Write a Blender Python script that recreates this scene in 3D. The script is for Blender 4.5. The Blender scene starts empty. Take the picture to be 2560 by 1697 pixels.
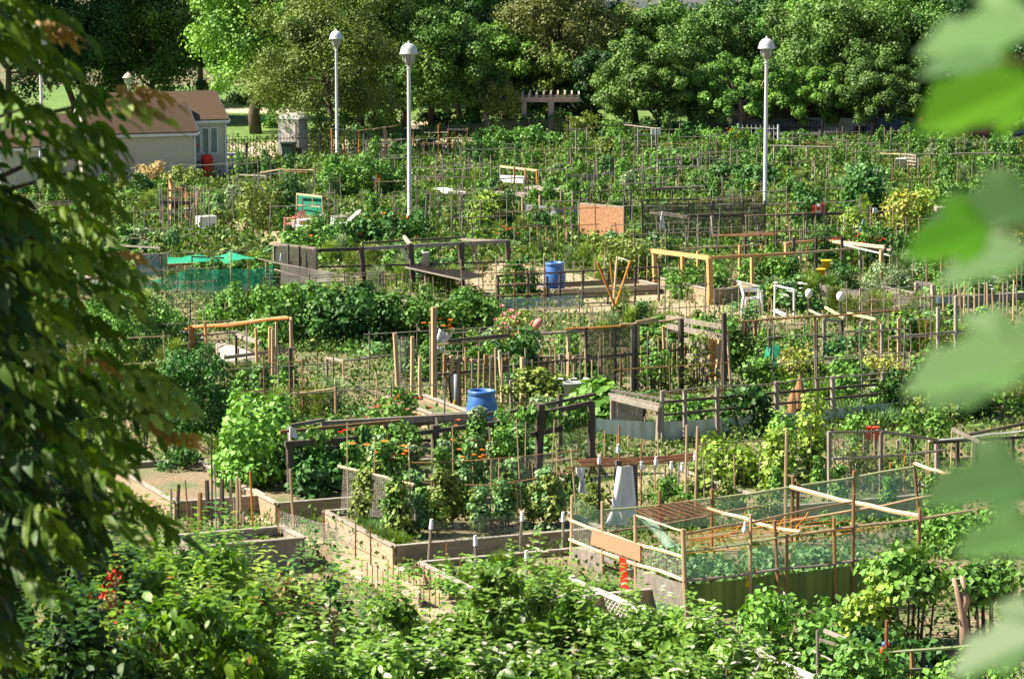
import bpy, math, random
import numpy as np
from mathutils import Vector, Matrix
random.seed(7); RS = np.random.RandomState(11)
S = bpy.context.scene
COL = S.collection
# ------------------------------------------------------------------ camera, sky, sun, exposure
FPX, CX, CY, CAMZ = 7500.0, 1280.0, 848.5, 10.0
PITCH = math.atan(1013.0 / FPX)
cam = bpy.data.objects.new('camera', bpy.data.cameras.new('camera')); COL.objects.link(cam)
cam.location = (0, 0, CAMZ); cam.rotation_euler = (math.pi / 2 - PITCH, 0, 0)
cd = cam.data; cd.sensor_width = 36; cd.lens = 36 * FPX / 2560; cd.clip_start = .3; cd.clip_end = 5000
cd.dof.use_dof = True; cd.dof.focus_distance = 62; cd.dof.aperture_fstop = 10.5
S.camera = cam
SUN_DIR = Vector((-.98, .02, .98)).normalized()
W = bpy.data.worlds.new("World"); S.world = W; W.use_nodes = True
nt = W.node_tree; bg = nt.nodes['Background']
sky = nt.nodes.new('ShaderNodeTexSky'); sky.sky_type = 'NISHITA'; sky.sun_disc = False
sky.sun_elevation = math.asin(SUN_DIR.z); sky.sun_rotation = math.atan2(SUN_DIR.x, SUN_DIR.y)
nt.links.new(sky.outputs[0], bg.inputs[0]); bg.inputs[1].default_value = .05
sl = bpy.data.lights.new('sun', 'SUN'); sl.energy = 5.0; sl.angle = math.radians(.5); sl.color = (1, .91, .74)
so = bpy.data.objects.new('sun', sl); COL.objects.link(so); so.rotation_euler = SUN_DIR.to_track_quat('Z', 'Y').to_euler()
S.view_settings.view_transform = 'Standard'; S.view_settings.look = 'None'
S.view_settings.exposure = 1.5; S.view_settings.gamma = 1
S.cycles.max_bounces = 6; S.cycles.transparent_max_bounces = 24; S.cycles.diffuse_bounces = 2
S.cycles.transmission_bounces = 4; S.cycles.use_denoising = True

# ------------------------------------------------------------------ helpers
Fw = Vector((0, math.cos(PITCH), -math.sin(PITCH))); Up = Vector((0, math.sin(PITCH), math.cos(PITCH)))
def ray(x, y): return Fw + Vector((1, 0, 0)) * ((x - CX) / FPX) + Up * (-(y - CY) / FPX)
def gp(x, y, z=0.0):
    d = ray(x, y); t = (z - CAMZ) / d.z
    return Vector((d.x * t, d.y * t, z))
def dep(g): return gp(CX, g).y
def aty(x, y, Y):
    d = ray(x, y); t = Y / d.y
    return Vector((d.x * t, Y, CAMZ + d.z * t))
def at(x, y, g): return aty(x, y, dep(g))
def pix(p):
    q = Vector(p) - Vector((0, 0, CAMZ)); w = q.dot(Fw)
    return CX + FPX * q.x / w, CY - FPX * q.dot(Up) / w
def ppm(g): return FPX / dep(g)
def bank(Y):
    if Y >= 38: return 0.0
    if Y <= 4: return 8.3
    return 8.3 * (38 - Y) / 34.0
EB = Vector((.915, .40, 0)).normalized(); EA = Vector((-.40, .915, 0)).normalized()

def thing(name, label, cat, loc=(0, 0, 0), group=None):
    o = bpy.data.objects.new(name, None); COL.objects.link(o); o.location = loc; o.empty_display_size = .1
    return tag(o, label, cat, group)
def tag(o, label, cat, group=None):
    o['label'] = label; o['category'] = cat
    if group: o['group'] = group
    return o
def structure(o): o['kind'] = 'structure'; return o

class MB:
    def __init__(s): s.v = []; s.f = []
    def add(s, vs, fs):
        n = len(s.v); s.v += [tuple(x) for x in vs]; s.f += [tuple(i + n for i in f) for f in fs]; return s
    def beam(s, a, b, w, h=None):
        a = Vector(a); b = Vector(b); h = h or w; d = (b - a).normalized()
        sd = d.cross(Vector((0, 0, 1)))
        if sd.length < .15: sd = EB.copy() - d * d.dot(EB)
        sd.normalize(); up = sd.cross(d).normalized()
        vs = [p + sd * (i * w / 2) + up * (j * h / 2) for p in (a, b) for i, j in ((-1, -1), (1, -1), (1, 1), (-1, 1))]
        return s.add(vs, [(3, 2, 1, 0), (4, 5, 6, 7), (0, 1, 5, 4), (1, 2, 6, 5), (2, 3, 7, 6), (3, 0, 4, 7)])
    def path(s, pts, rad, n=7):
        pts = [Vector(p) for p in pts]; vs = []; fs = []
        for i, p in enumerate(pts):
            d = (pts[min(i + 1, len(pts) - 1)] - pts[max(i - 1, 0)]).normalized()
            a = d.cross(Vector((.3, 1, .2))); a.normalize(); b = d.cross(a)
            r = rad[i] if isinstance(rad, (list, tuple)) else rad
            vs += [p + (a * math.cos(k * 2 * math.pi / n) + b * math.sin(k * 2 * math.pi / n)) * r for k in range(n)]
        for i in range(len(pts) - 1):
            fs += [(i * n + k, i * n + (k + 1) % n, (i + 1) * n + (k + 1) % n, (i + 1) * n + k) for k in range(n)]
        fs += [tuple(range(n))[::-1], tuple(range(len(vs) - n, len(vs)))]
        return s.add(vs, fs)
    def box(s, c, sx, sy, sz, ex=EB, ey=EA):
        c = Vector(c); z = Vector((0, 0, 1))
        vs = [c + ex * (i * sx / 2) + ey * (j * sy / 2) + z * (k * sz) for k in (0, 1) for i, j in ((-1, -1), (1, -1), (1, 1), (-1, 1))]
        return s.add(vs, [(3, 2, 1, 0), (4, 5, 6, 7), (0, 1, 5, 4), (1, 2, 6, 5), (2, 3, 7, 6), (3, 0, 4, 7)])
    def prism(s, poly, ext):
        poly = [Vector(p) for p in poly]; n = len(poly); ext = Vector(ext)
        return s.add(poly + [p + ext for p in poly], [tuple(range(n))[::-1], tuple(range(n, 2 * n))] + [(i, (i + 1) % n, n + (i + 1) % n, n + i) for i in range(n)])
    def lathe(s, c, prof, n=16, sx=1, sy=1):
        c = Vector(c); vs = []; fs = []
        for r, z in prof: vs += [c + Vector((r * sx * math.cos(k * 2 * math.pi / n), r * sy * math.sin(k * 2 * math.pi / n), z)) for k in range(n)]
        for i in range(len(prof) - 1): fs += [(i * n + k, i * n + (k + 1) % n, (i + 1) * n + (k + 1) % n, (i + 1) * n + k) for k in range(n)]
        fs += [tuple(range(n))[::-1], tuple(range(len(vs) - n, len(vs)))]
        return s.add(vs, fs)
    def cloth(s, a, b, c, d, nx=8, ny=4, amp=.03, th=.006, seed=1, sag=0):
        """a,b top edge; d,c bottom edge: rippled sheet with thickness"""
        a, b, c, d = map(Vector, (a, b, c, d)); r = random.Random(seed); ph = r.random() * 9
        nrm = (b - a).cross(d - a).normalized(); vs = []
        for side in (0, 1):
            for j in range(ny + 1):
                for i in range(nx + 1):
                    u, w = i / nx, j / ny
                    p = (a.lerp(b, u)).lerp(d.lerp(c, u), w)
                    p = p + nrm * (amp * (math.sin(u * nx * 1.7 + ph + w) + .5 * math.sin(u * nx * 3.1 + w * 2 + ph)) + side * th)
                    p.z -= sag * math.sin(math.pi * u) * (1 - w * .6) if j < ny or True else 0
                    vs.append(p)
        m = (nx + 1) * (ny + 1); fs = []
        for j in range(ny):
            for i in range(nx):
                q = j * (nx + 1) + i
                fs += [(q, q + 1, q + nx + 2, q + nx + 1), (m + q, m + q + nx + 1, m + q + nx + 2, m + q + 1)]
        return s.add(vs, fs)
    def obj(s, name, mat, parent=None, smooth=False, local=False):
        off = Vector((0, 0, 0)) if (parent is None or local) else wloc(parent)
        me = bpy.data.meshes.new(name)
        me.from_pydata([(x - off.x, y - off.y, z - off.z) for x, y, z in s.v], [], s.f)
        me.materials.append(mat)
        if smooth: me.polygons.foreach_set('use_smooth', [True] * len(me.polygons))
        o = bpy.data.objects.new(name, me); COL.objects.link(o)
        if parent is not None: o.parent = parent
        return o
def wloc(o):
    p = Vector(o.location)
    while o.parent: o = o.parent; p += Vector(o.location)
    return p
def mbt(name, label, cat, mb, mat, base, group=None, smooth=False):
    """a thing that is one mesh, origin at its base"""
    base = Vector(base); m = MB(); m.v = [(x - base.x, y - base.y, z - base.z) for x, y, z in mb.v]; m.f = mb.f
    o = m.obj(name, mat, smooth=smooth); o.location = base
    return tag(o, label, cat, group)
def copy_tree(o, parent=None):
    c = o.copy(); COL.objects.link(c)
    if parent is not None: c.parent = parent
    for ch in list(o.children): copy_tree(ch, c)
    return c

# ------------------------------------------------------------------ materials
def newmat(name):
    m = bpy.data.materials.new(name); m.use_nodes = True; return m, m.node_tree, m.node_tree.nodes['Principled BSDF']
def N(nt, t, **k):
    n = nt.nodes.new(t)
    for a, b in k.items():
        if hasattr(n, a): setattr(n, a, b)
        else: n.inputs[a.replace('_', ' ')].default_value = b
    return n
def mat(name, c1, c2=None, scale=8, rough=.8, bump=.0, stretch=None, spec=.3, metal=0):
    m, nt, b = newmat(name); c2 = c2 or tuple(x * .7 for x in c1)
    tc = N(nt, 'ShaderNodeTexCoord'); mp = N(nt, 'ShaderNodeMapping')
    if stretch: mp.inputs['Scale'].default_value = stretch
    no = N(nt, 'ShaderNodeTexNoise'); no.inputs['Scale'].default_value = scale; no.inputs['Detail'].default_value = 5
    oi = N(nt, 'ShaderNodeObjectInfo'); ad = N(nt, 'ShaderNodeMath', operation='MULTIPLY_ADD'); ad.inputs[1].default_value = .22
    mr = N(nt, 'ShaderNodeMapRange'); mr.inputs[1].default_value = .42; mr.inputs[2].default_value = .78
    rp = N(nt, 'ShaderNodeMix', data_type='RGBA')
    L = nt.links.new
    L(tc.outputs['Object'], mp.inputs[0]); L(mp.outputs[0], no.inputs[0]); L(oi.outputs['Random'], ad.inputs[0]); L(no.outputs[0], ad.inputs[2])
    L(ad.outputs[0], mr.inputs[0]); L(mr.outputs[0], rp.inputs[0]); rp.inputs[6].default_value = (*c1, 1); rp.inputs[7].default_value = (*c2, 1)
    L(rp.outputs[2], b.inputs['Base Color']); b.inputs['Roughness'].default_value = rough; b.inputs['Metallic'].default_value = metal
    b.inputs['Specular IOR Level'].default_value = spec
    if bump:
        bp = N(nt, 'ShaderNodeBump'); bp.inputs['Strength'].default_value = bump; L(no.outputs[0], bp.inputs['Height']); L(bp.outputs[0], b.inputs['Normal'])
    return m
def leafmat(name, dark, light_, trans=.35, rough=.5, third=None, p3=.06, spec=.25, white=0):
    if name.split('_')[0] in ('leaf', 'crown', 'weed'): trans = .14
    kb = {'leaf': 1.4, 'crown': 1.3}.get(name.split('_')[0], 1.0); dark = tuple(x * kb for x in dark); light = tuple(min(.8, x * kb) for x in light_)
    m, nt, b = newmat(name); L = nt.links.new
    at_ = N(nt, 'ShaderNodeAttribute'); at_.attribute_name = 'v'
    rp = N(nt, 'ShaderNodeValToRGB'); cr = rp.color_ramp
    cr.elements[0].color = (*dark, 1); cr.elements[1].color = (*light, 1); cr.elements[1].position = 1 - (p3 if third else 0)
    if third:
        cr.elements[1].position = 1 - p3; e = cr.elements.new(min(.999, 1 - p3 + .01)); e.color = (*third, 1)
    oi = N(nt, 'ShaderNodeObjectInfo'); hs = N(nt, 'ShaderNodeHueSaturation')
    mr = N(nt, 'ShaderNodeMapRange'); mr.inputs[3].default_value = .8; mr.inputs[4].default_value = 1.2; L(oi.outputs['Random'], mr.inputs[0]); L(mr.outputs[0], hs.inputs['Value'])
    L(at_.outputs['Fac'], rp.inputs[0]); L(rp.outputs[0], hs.inputs['Color'])
    L(hs.outputs[0], b.inputs['Base Color']); b.inputs['Roughness'].default_value = rough; b.inputs['Specular IOR Level'].default_value = spec
    tr = N(nt, 'ShaderNodeBsdfTranslucent'); mx = N(nt, 'ShaderNodeMixShader'); mx.inputs[0].default_value = trans
    gm = N(nt, 'ShaderNodeMix', data_type='RGBA', blend_type='MULTIPLY'); gm.inputs[0].default_value = 1; gm.inputs[7].default_value = (1.25, 1.3, .45, 1)
    L(hs.outputs[0], gm.inputs[6]); L(gm.outputs[2], tr.inputs[0])
    L(b.outputs[0], mx.inputs[1]); L(tr.outputs[0], mx.inputs[2]); L(mx.outputs[0], nt.nodes['Material Output'].inputs[0])
    return m
def netmat(name, col, fac=.35, wire=0, size=.04, dens=.1):
    m, nt, b = newmat(name); L = nt.links.new
    b.inputs['Base Color'].default_value = (*col, 1); b.inputs['Roughness'].default_value = .5
    tp = N(nt, 'ShaderNodeBsdfTransparent'); mx = N(nt, 'ShaderNodeMixShader')
    ge = N(nt, 'ShaderNodeNewGeometry')
    if wire:
        vo = N(nt, 'ShaderNodeTexVoronoi', feature='DISTANCE_TO_EDGE'); vo.inputs['Scale'].default_value = 1 / size
        vo.inputs['Randomness'].default_value = .55
        L(ge.outputs['Position'], vo.inputs[0])
        lt = N(nt, 'ShaderNodeMath', operation='LESS_THAN'); lt.inputs[1].default_value = dens; L(vo.outputs[0], lt.inputs[0]); L(lt.outputs[0], mx.inputs[0])
    else:
        no = N(nt, 'ShaderNodeTexNoise'); no.inputs['Scale'].default_value = 9; no.inputs['Detail'].default_value = 3; L(ge.outputs['Position'], no.inputs[0])
        mr = N(nt, 'ShaderNodeMapRange'); mr.inputs[1].default_value = .3; mr.inputs[2].default_value = .7; mr.inputs[3].default_value = fac * .6; mr.inputs[4].default_value = min(1, fac * 1.4)
        L(no.outputs[0], mr.inputs[0]); L(mr.outputs[0], mx.inputs[0])
    L(tp.outputs[0], mx.inputs[1]); L(b.outputs[0], mx.inputs[2]); L(mx.outputs[0], nt.nodes['Material Output'].inputs[0])
    return m
ST = (1, 1, .12)
M = dict(
    fresh=mat('new_lumber', (.62, .36, .16), (.48, .25, .10), 14, bump=.2, stretch=ST),
    tan=mat('tan_wood', (.50, .36, .22), (.34, .24, .15), 14, bump=.2, stretch=ST),
    bamboo=mat('bamboo', (.68, .52, .33), (.50, .36, .21), 6, rough=.5, stretch=(9, 9, 9)),
    grey=mat('weathered_wood', (.31, .27, .23), (.19, .16, .13), 14, bump=.3, stretch=ST),
    dark=mat('dark_wood', (.105, .085, .07), (.05, .04, .034), 14, bump=.3, stretch=ST),
    brown=mat('brown_wood', (.33, .18, .08), (.18, .10, .05), 14, bump=.2, stretch=ST),
    orange=mat('orange_stake', (.60, .25, .05), (.42, .16, .04), 8),
    white=mat('white_paint', (.80, .79, .76), (.66, .65, .62), 5, rough=.5),
    plank=mat('bed_plank', (.42, .32, .22), (.25, .19, .13), 10, bump=.3, stretch=(.4, .4, 6)),
    rim=mat('bed_rim', (.37, .33, .28), (.24, .21, .18), 9, bump=.2),
    rim2=mat('faded_white_wood', (.58, .54, .50), (.42, .38, .35), 7, bump=.2),
    pole=mat('pole_metal', (.60, .61, .60), (.52, .53, .53), 3, rough=.45, metal=.2),
    rust=mat('rusty_steel', (.30, .12, .07), (.18, .07, .04), 20),
    iron=mat('black_iron', (.02, .02, .022), (.03, .03, .03), 6, rough=.5),
    blue=mat('blue_plastic', (.035, .13, .42), (.08, .19, .45), 9, rough=.38, spec=.5),
    bluein=mat('barrel_inside', (.02, .06, .18), None, 4),
    redplank=mat('red_paint', (.70, .05, .02), (.60, .04, .02), 6, rough=.6),
    ply=mat('plywood', (.44, .215, .13), (.36, .17, .10), 12, stretch=(.3, .3, 9)),
    terra=mat('terracotta_board', (.27, .075, .05), (.34, .20, .10), 11, rough=.8),
    grn=mat('green_paint', (.02, .22, .13), (.015, .16, .10), 8),
    black=mat('black_plastic', (.015, .015, .016), None, 5, rough=.4),
    greysheet=mat('grey_sheet', (.30, .31, .32), (.22, .23, .25), 4, rough=.5),
    shingle=mat('roof_shingle', (.120, .074, .045), (.07, .045, .028), 30, bump=.6, stretch=(1, 1, 3)),
    pink=mat('pink_plastic', (.62, .24, .20), (.5, .18, .15), 5, rough=.4),
    red=mat('red_plastic', (.62, .06, .03), None, 5, rough=.4),
    yellow=mat('yellow_plastic', (.75, .50, .02), None, 5, rough=.4),
    navy=mat('dark_green_plastic', (.015, .045, .035), None, 5, rough=.4),
    stone=mat('pale_concrete', (.48, .42, .36), (.38, .33, .28), 6, bump=.2),
    bark=mat('bark', (.13, .10, .075), (.06, .045, .035), 12, bump=.7, stretch=(1, 1, .3)),
    palebark=mat('pale_bark', (.40, .27, .20), (.24, .16, .12), 12, bump=.6, stretch=(1, 1, .3)),
    stem=mat('green_stem', (.10, .13, .04), (.14, .10, .04), 12),
    string=mat('orange_twine', (.85, .22, .02), (.80, .38, .03), 3),
    cloth=mat('white_cloth', (.78, .77, .78), (.62, .61, .64), 6, rough=.9),
    glass=mat('window_glass', (.16, .20, .21), (.24, .28, .28), 3, rough=.15, spec=.6),
    lampglass=mat('lamp_glass', (.40, .41, .36), (.28, .29, .25), 4, rough=.3),
    greenpaint=mat('sage_bamboo', (.34, .38, .20), (.26, .28, .16), 5),
    silver=mat('silver_sheet', (.62, .72, .74), (.28, .36, .24), 2.2, rough=.25, spec=.7, stretch=(3, 3, .3)),  # pale bluish and greenish reflections painted into the sheet colour
    darksheet=mat('dark_green_tarp', (.06, .11, .025), (.17, .24, .05), 2.5, rough=.35, spec=.5, stretch=(5, 5, .2)),  # lighter green streaks painted in as plants reflected on the tarp
    net=netmat('black_net', (.07, .065, .055), .45), greennet=netmat('green_net', (.02, .42, .24), .45),
    palenet=netmat('pale_green_net', (.38, .62, .48), .19), wire=netmat('chicken_wire', (.24, .22, .19), wire=1, size=.035, dens=.035),
    greynet=netmat('grey_screen', (.26, .23, .20), .62), bluenet=netmat('blue_grey_net', (.22, .33, .40), .6),
)
# siding
def siding(name, c):
    m, nt, b = newmat(name); L = nt.links.new
    ge = N(nt, 'ShaderNodeNewGeometry'); sx = N(nt, 'ShaderNodeSeparateXYZ'); L(ge.outputs['Position'], sx.inputs[0])
    mu = N(nt, 'ShaderNodeMath', operation='MULTIPLY'); mu.inputs[1].default_value = 8.5; L(sx.outputs[2], mu.inputs[0])
    fr = N(nt, 'ShaderNodeMath', operation='FRACT'); L(mu.outputs[0], fr.inputs[0])
    no = N(nt, 'ShaderNodeTexNoise'); no.inputs['Scale'].default_value = 2.0; L(ge.outputs['Position'], no.inputs[0])
    rp = N(nt, 'ShaderNodeMix', data_type='RGBA'); rp.inputs[6].default_value = (*c, 1); rp.inputs[7].default_value = (*[x * .86 for x in c], 1)
    L(no.outputs[0], rp.inputs[0]); L(rp.outputs[2], b.inputs['Base Color'])
    bp = N(nt, 'ShaderNodeBump'); bp.inputs['Strength'].default_value = 1; bp.inputs['Distance'].default_value = .03
    L(fr.outputs[0], bp.inputs['Height']); L(bp.outputs[0], b.inputs['Normal']); b.inputs['Roughness'].default_value = .6
    return m
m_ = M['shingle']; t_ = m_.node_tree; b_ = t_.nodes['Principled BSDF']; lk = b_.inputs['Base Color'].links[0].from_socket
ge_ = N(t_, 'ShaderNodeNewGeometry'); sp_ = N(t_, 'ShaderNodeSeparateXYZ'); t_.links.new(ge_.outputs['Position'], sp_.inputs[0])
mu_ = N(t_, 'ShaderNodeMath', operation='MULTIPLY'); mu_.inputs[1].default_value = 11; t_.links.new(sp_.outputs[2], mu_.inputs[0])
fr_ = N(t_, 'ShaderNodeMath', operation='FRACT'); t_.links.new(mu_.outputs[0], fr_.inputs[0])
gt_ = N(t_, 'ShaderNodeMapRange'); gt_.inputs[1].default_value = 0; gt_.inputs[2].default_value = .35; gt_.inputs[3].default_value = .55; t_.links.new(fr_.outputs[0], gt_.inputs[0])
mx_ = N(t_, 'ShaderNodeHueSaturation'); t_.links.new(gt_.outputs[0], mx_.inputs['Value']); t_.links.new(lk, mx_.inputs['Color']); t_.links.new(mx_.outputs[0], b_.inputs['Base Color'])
M['siding'] = siding('cream_siding', (.66, .60, .52))
LB = 1.22
G = dict(
    mid=leafmat('leaf_mid', (.035, .10, .018), (.13, .26, .045)),
    dark=leafmat('leaf_dark', (.012, .05, .012), (.06, .15, .03)),
    bright=leafmat('leaf_bright', (.04, .12, .018), (.15, .28, .045)),
    lime=leafmat('leaf_lime', (.07, .15, .018), (.23, .31, .05)),
    yellow=leafmat('leaf_yellow', (.13, .17, .03), (.34, .33, .07)),
    blue=leafmat('leaf_bluish', (.04, .11, .035), (.15, .27, .10)),
    olive=leafmat('leaf_olive', (.06, .10, .02), (.19, .24, .05)),
    sage=leafmat('leaf_sage', (.08, .14, .06), (.22, .29, .15)),
    dry=leafmat('leaf_dry', (.14, .11, .04), (.34, .26, .12)),
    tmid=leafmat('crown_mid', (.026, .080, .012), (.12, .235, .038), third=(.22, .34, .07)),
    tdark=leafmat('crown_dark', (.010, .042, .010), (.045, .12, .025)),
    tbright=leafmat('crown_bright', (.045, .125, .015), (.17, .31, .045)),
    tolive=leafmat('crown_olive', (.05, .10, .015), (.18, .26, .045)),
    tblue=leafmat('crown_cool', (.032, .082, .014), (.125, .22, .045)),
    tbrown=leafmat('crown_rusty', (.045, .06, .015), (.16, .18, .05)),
    shrub=leafmat('shrub_leaf', (.025, .095, .008), (.22, .38, .06), trans=.30, rough=.42, third=(.50, .54, .40), p3=.07, spec=.35),
    sumac=leafmat('sumac_leaf', (.03, .11, .01), (.20, .34, .03), trans=.4, rough=.45, third=(.45, .14, .06), p3=.015, spec=.4),
    near=leafmat('ash_leaf', (.008, .036, .004), (.04, .105, .010), trans=.12, rough=.5, spec=.2),  # ash green darkened, shade of the crown interior put into the colour
    near_paintlit=leafmat('ash_sunlit_leaf', (.02, .085, .006), (.16, .27, .022), trans=.4, rough=.5, spec=.2),  # lit copy of the ash green for outer sprays, sunlight put into the colour
    tip=leafmat('rusty_young_leaf', (.26, .17, .03), (.42, .25, .07), trans=.4),
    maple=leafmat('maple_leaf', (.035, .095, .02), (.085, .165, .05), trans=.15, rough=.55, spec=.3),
    maple_paintlit=leafmat('sunlit_maple_leaf', (.05, .19, .004), (.09, .25, .005), trans=.6, rough=.6),  # brighter copy of the maple green, sun on the leaf painted in
    weed=leafmat('weed_leaf', (.03, .085, .012), (.16, .27, .045), third=(.34, .30, .14), p3=.05),
    grass=leafmat('grass_blade', (.06, .13, .02), (.19, .30, .05)),
)
FL = {k: mat('petal_' + k, c, None, 9, rough=.7) for k, c in dict(orange=(.85, .22, .02), pink=(.80, .28, .28), yellow=(.85, .60, .02), red=(.65, .04, .02), white=(.8, .8, .75), purple=(.25, .05, .3)).items()}

# ------------------------------------------------------------------ foliage
TQ = (np.array([[0, 0, 0], [.5, -.42, .10], [1, 0, -.05], [.5, .42, .10]]), [(0, 1, 2), (0, 2, 3)])
TE = (np.array([[0, 0, 0], [.28, -.26, .08], [.7, -.22, .04], [1, 0, -.16], [.7, .22, .04], [.28, .26, .08], [.3, 0, 0], [.7, 0, -.04]]),
      [(0, 1, 6), (1, 2, 7, 6), (2, 3, 7), (0, 6, 5), (6, 7, 4, 5), (7, 3, 4)])
TN = (np.array([[0, 0, 0], [.25, -.15, .04], [.65, -.14, -.03], [1, 0, -.22], [.65, .14, -.03], [.25, .15, .04], [.3, 0, 0], [.7, 0, -.08]]), TE[1])   # narrow leaflet
TB = (np.array([[0, -.03, 0], [0, .03, 0], [.6, .025, 0], [1, 0, -.05], [.6, -.025, 0]]), [(0, 1, 2, 3, 4)])   # blade
def unit(a): return a / (np.linalg.norm(a, axis=1, keepdims=True) + 1e-9)
def leafmesh(name, tmpl, P, X, Nn, Sz, mats, val=None, width=1.0):
    T, F = tmpl; n = len(P); k = len(T)
    X = unit(X); Y = unit(np.cross(Nn, X)); Z = np.cross(X, Y); Sz = np.broadcast_to(np.asarray(Sz, float), (n,))
    V = P[:, None, :] + Sz[:, None, None] * (T[None, :, 0:1] * X[:, None, :] + width * T[None, :, 1:2] * Y[:, None, :] + T[None, :, 2:3] * Z[:, None, :])
    me = bpy.data.meshes.new(name); me.vertices.add(n * k); me.vertices.foreach_set('co', V.reshape(-1).astype(np.float32))
    fl = np.concatenate([np.array(f) for f in F]); ln = np.array([len(f) for f in F])
    loops = (np.arange(n)[:, None] * k + fl[None, :]).reshape(-1)
    me.loops.add(len(loops)); me.loops.foreach_set('vertex_index', loops.astype(np.int32))
    tot = np.tile(ln, n); st = np.concatenate([[0], np.cumsum(tot)[:-1]])
    me.polygons.add(len(tot)); me.polygons.foreach_set('loop_start', st.astype(np.int32))
    me.update(calc_edges=True)
    if val is None: val = RS.rand(n)
    a = me.attributes.new('v', 'FLOAT', 'FACE'); a.data.foreach_set('value', np.repeat(val, len(F)).astype(np.float32))
    for m in (mats if isinstance(mats, (list, tuple)) else [mats]): me.materials.append(m)
    return me
def rdir(n):
    v = RS.randn(n, 3); return unit(v)
def clumps(cs, per, lo=.7, hi=1.0, upb=.5, rnd=.6, droop=.3):
    """cs: array of (x,y,z,r): points on clump shells, normals outwards and up; returns P,X,N"""
    cs = np.asarray(cs, float); m = len(cs); n = m * per
    c = np.repeat(cs, per, 0); d = rdir(n); rr = (lo + (hi - lo) * RS.rand(n))[:, None]
    P = c[:, :3] + d * c[:, 3:4] * rr * np.array([1, 1, .8])
    Nn = unit(d * .8 + np.array([0, 0, upb]) + rnd * RS.randn(n, 3) * .6)
    X = unit(np.cross(Nn, rdir(n)) + np.array([0, 0, -droop]))
    return P, X, Nn
def fobj(name, me, parent=None, loc=(0, 0, 0), rot=0, sc=1, m=None):
    o = bpy.data.objects.new(name, me); COL.objects.link(o)
    if parent is not None: o.parent = parent
    o.location = loc; o.rotation_euler = (0, 0, rot); o.scale = (sc, sc, sc) if not isinstance(sc, (tuple, list)) else sc
    if m is not None:
        for s in o.material_slots[:1]: s.link = 'OBJECT'; s.material = m
    return o

# ---- auto labels
PEND = []
LM = []     # landmarks: (px, row, name)
def later(o, kindw, look, px, g, group): PEND.append([o, kindw, look, px, g, group])
ORD = ['nearest', 'second', 'third', 'fourth', 'fifth', 'sixth', 'seventh', 'eighth', 'ninth', 'tenth', 'eleventh', 'twelfth']
def finish_labels():
    buck = {}
    for o, kw, look, px, g, group in PEND:
        best = min(LM, key=lambda l: abs(l[0] - px) + 1.6 * abs(l[1] - g)); dx, dy = px - best[0], g - best[1]
        if abs(dx) > 1.3 * abs(dy): rel = 'right of' if dx > 0 else 'left of'
        else: rel = 'in front of' if dy > 0 else 'behind'
        buck.setdefault((look, kw, rel, best[2]), []).append((math.hypot(dx, dy), o, group))
    for (look, kw, rel, lm), l in buck.items():
        l.sort(key=lambda t: t[0])
        for i, (d, o, group) in enumerate(l):
            o['label'] = ((ORD[i] + ' ') if len(l) > 1 and i < len(ORD) else ('farther ' if len(l) > 1 else '')) + f"{look} {kw} {rel} the {lm}"
            o['category'] = kw.split()[-1]; o['group'] = group

# ------------------------------------------------------------------ ground
def sheet(name, pts, z, m, kind='structure'):
    me = bpy.data.meshes.new(name); me.from_pydata([(p[0], p[1], z) for p in pts], [], [tuple(range(len(pts)))]); me.materials.append(m)
    o = bpy.data.objects.new(name, me); COL.objects.link(o); o['kind'] = kind
    return o
def groundmat(name, a, b, c, sc=1.2, sc2=14):
    m, nt, bs = newmat(name); L = nt.links.new
    ge = N(nt, 'ShaderNodeNewGeometry')
    n1 = N(nt, 'ShaderNodeTexNoise'); n1.inputs['Scale'].default_value = sc; n1.inputs['Detail'].default_value = 6
    n2 = N(nt, 'ShaderNodeTexNoise'); n2.inputs['Scale'].default_value = sc2; n2.inputs['Detail'].default_value = 6
    L(ge.outputs['Position'], n1.inputs[0]); L(ge.outputs['Position'], n2.inputs[0])
    r1 = N(nt, 'ShaderNodeMapRange'); r1.inputs[1].default_value = .42; r1.inputs[2].default_value = .62; L(n1.outputs[0], r1.inputs[0])
    m1 = N(nt, 'ShaderNodeMix', data_type='RGBA'); m1.inputs[6].default_value = (*a, 1); m1.inputs[7].default_value = (*b, 1)
    r2 = N(nt, 'ShaderNodeMapRange'); r2.inputs[1].default_value = .35; r2.inputs[2].default_value = .65; L(n2.outputs[0], r2.inputs[0]); L(r2.outputs[0], m1.inputs[0])
    m2 = N(nt, 'ShaderNodeMix', data_type='RGBA'); L(m1.outputs[2], m2.inputs[6]); m2.inputs[7].default_value = (*c, 1); L(r1.outputs[0], m2.inputs[0])
    L(m2.outputs[2], bs.inputs['Base Color']); bs.inputs['Roughness'].default_value = .95
    bp = N(nt, 'ShaderNodeBump'); bp.inputs['Strength'].default_value = .5; bp.inputs['Distance'].default_value = .05; L(n2.outputs[0], bp.inputs['Height']); L(bp.outputs[0], bs.inputs['Normal'])
    return m
M['earth'] = groundmat('garden_earth', (.26, .19, .12), (.16, .12, .07), (.09, .13, .04))
M['gravel'] = groundmat('gravel_path', (.42, .32, .22), (.30, .23, .155), (.26, .24, .12), 2, 25)
M['lawn'] = groundmat('lawn_grass', (.09, .18, .025), (.06, .13, .018), (.13, .21, .04), .8, 20)
M['path'] = groundmat('dirt_path', (.50, .40, .31), (.42, .33, .26), (.36, .31, .2), 1.5, 18)
M['asphalt'] = groundmat('asphalt', (.05, .05, .05), (.04, .04, .04), (.06, .06, .055), 1, 30)
ys = [-60, -10, 0, 4] + list(np.linspace(6, 38, 17)) + [60, 100, 150, 300, 3000]; xs = [-1500, -200, -60, -20, -8, 0, 8, 20, 60, 200, 1500]
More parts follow.
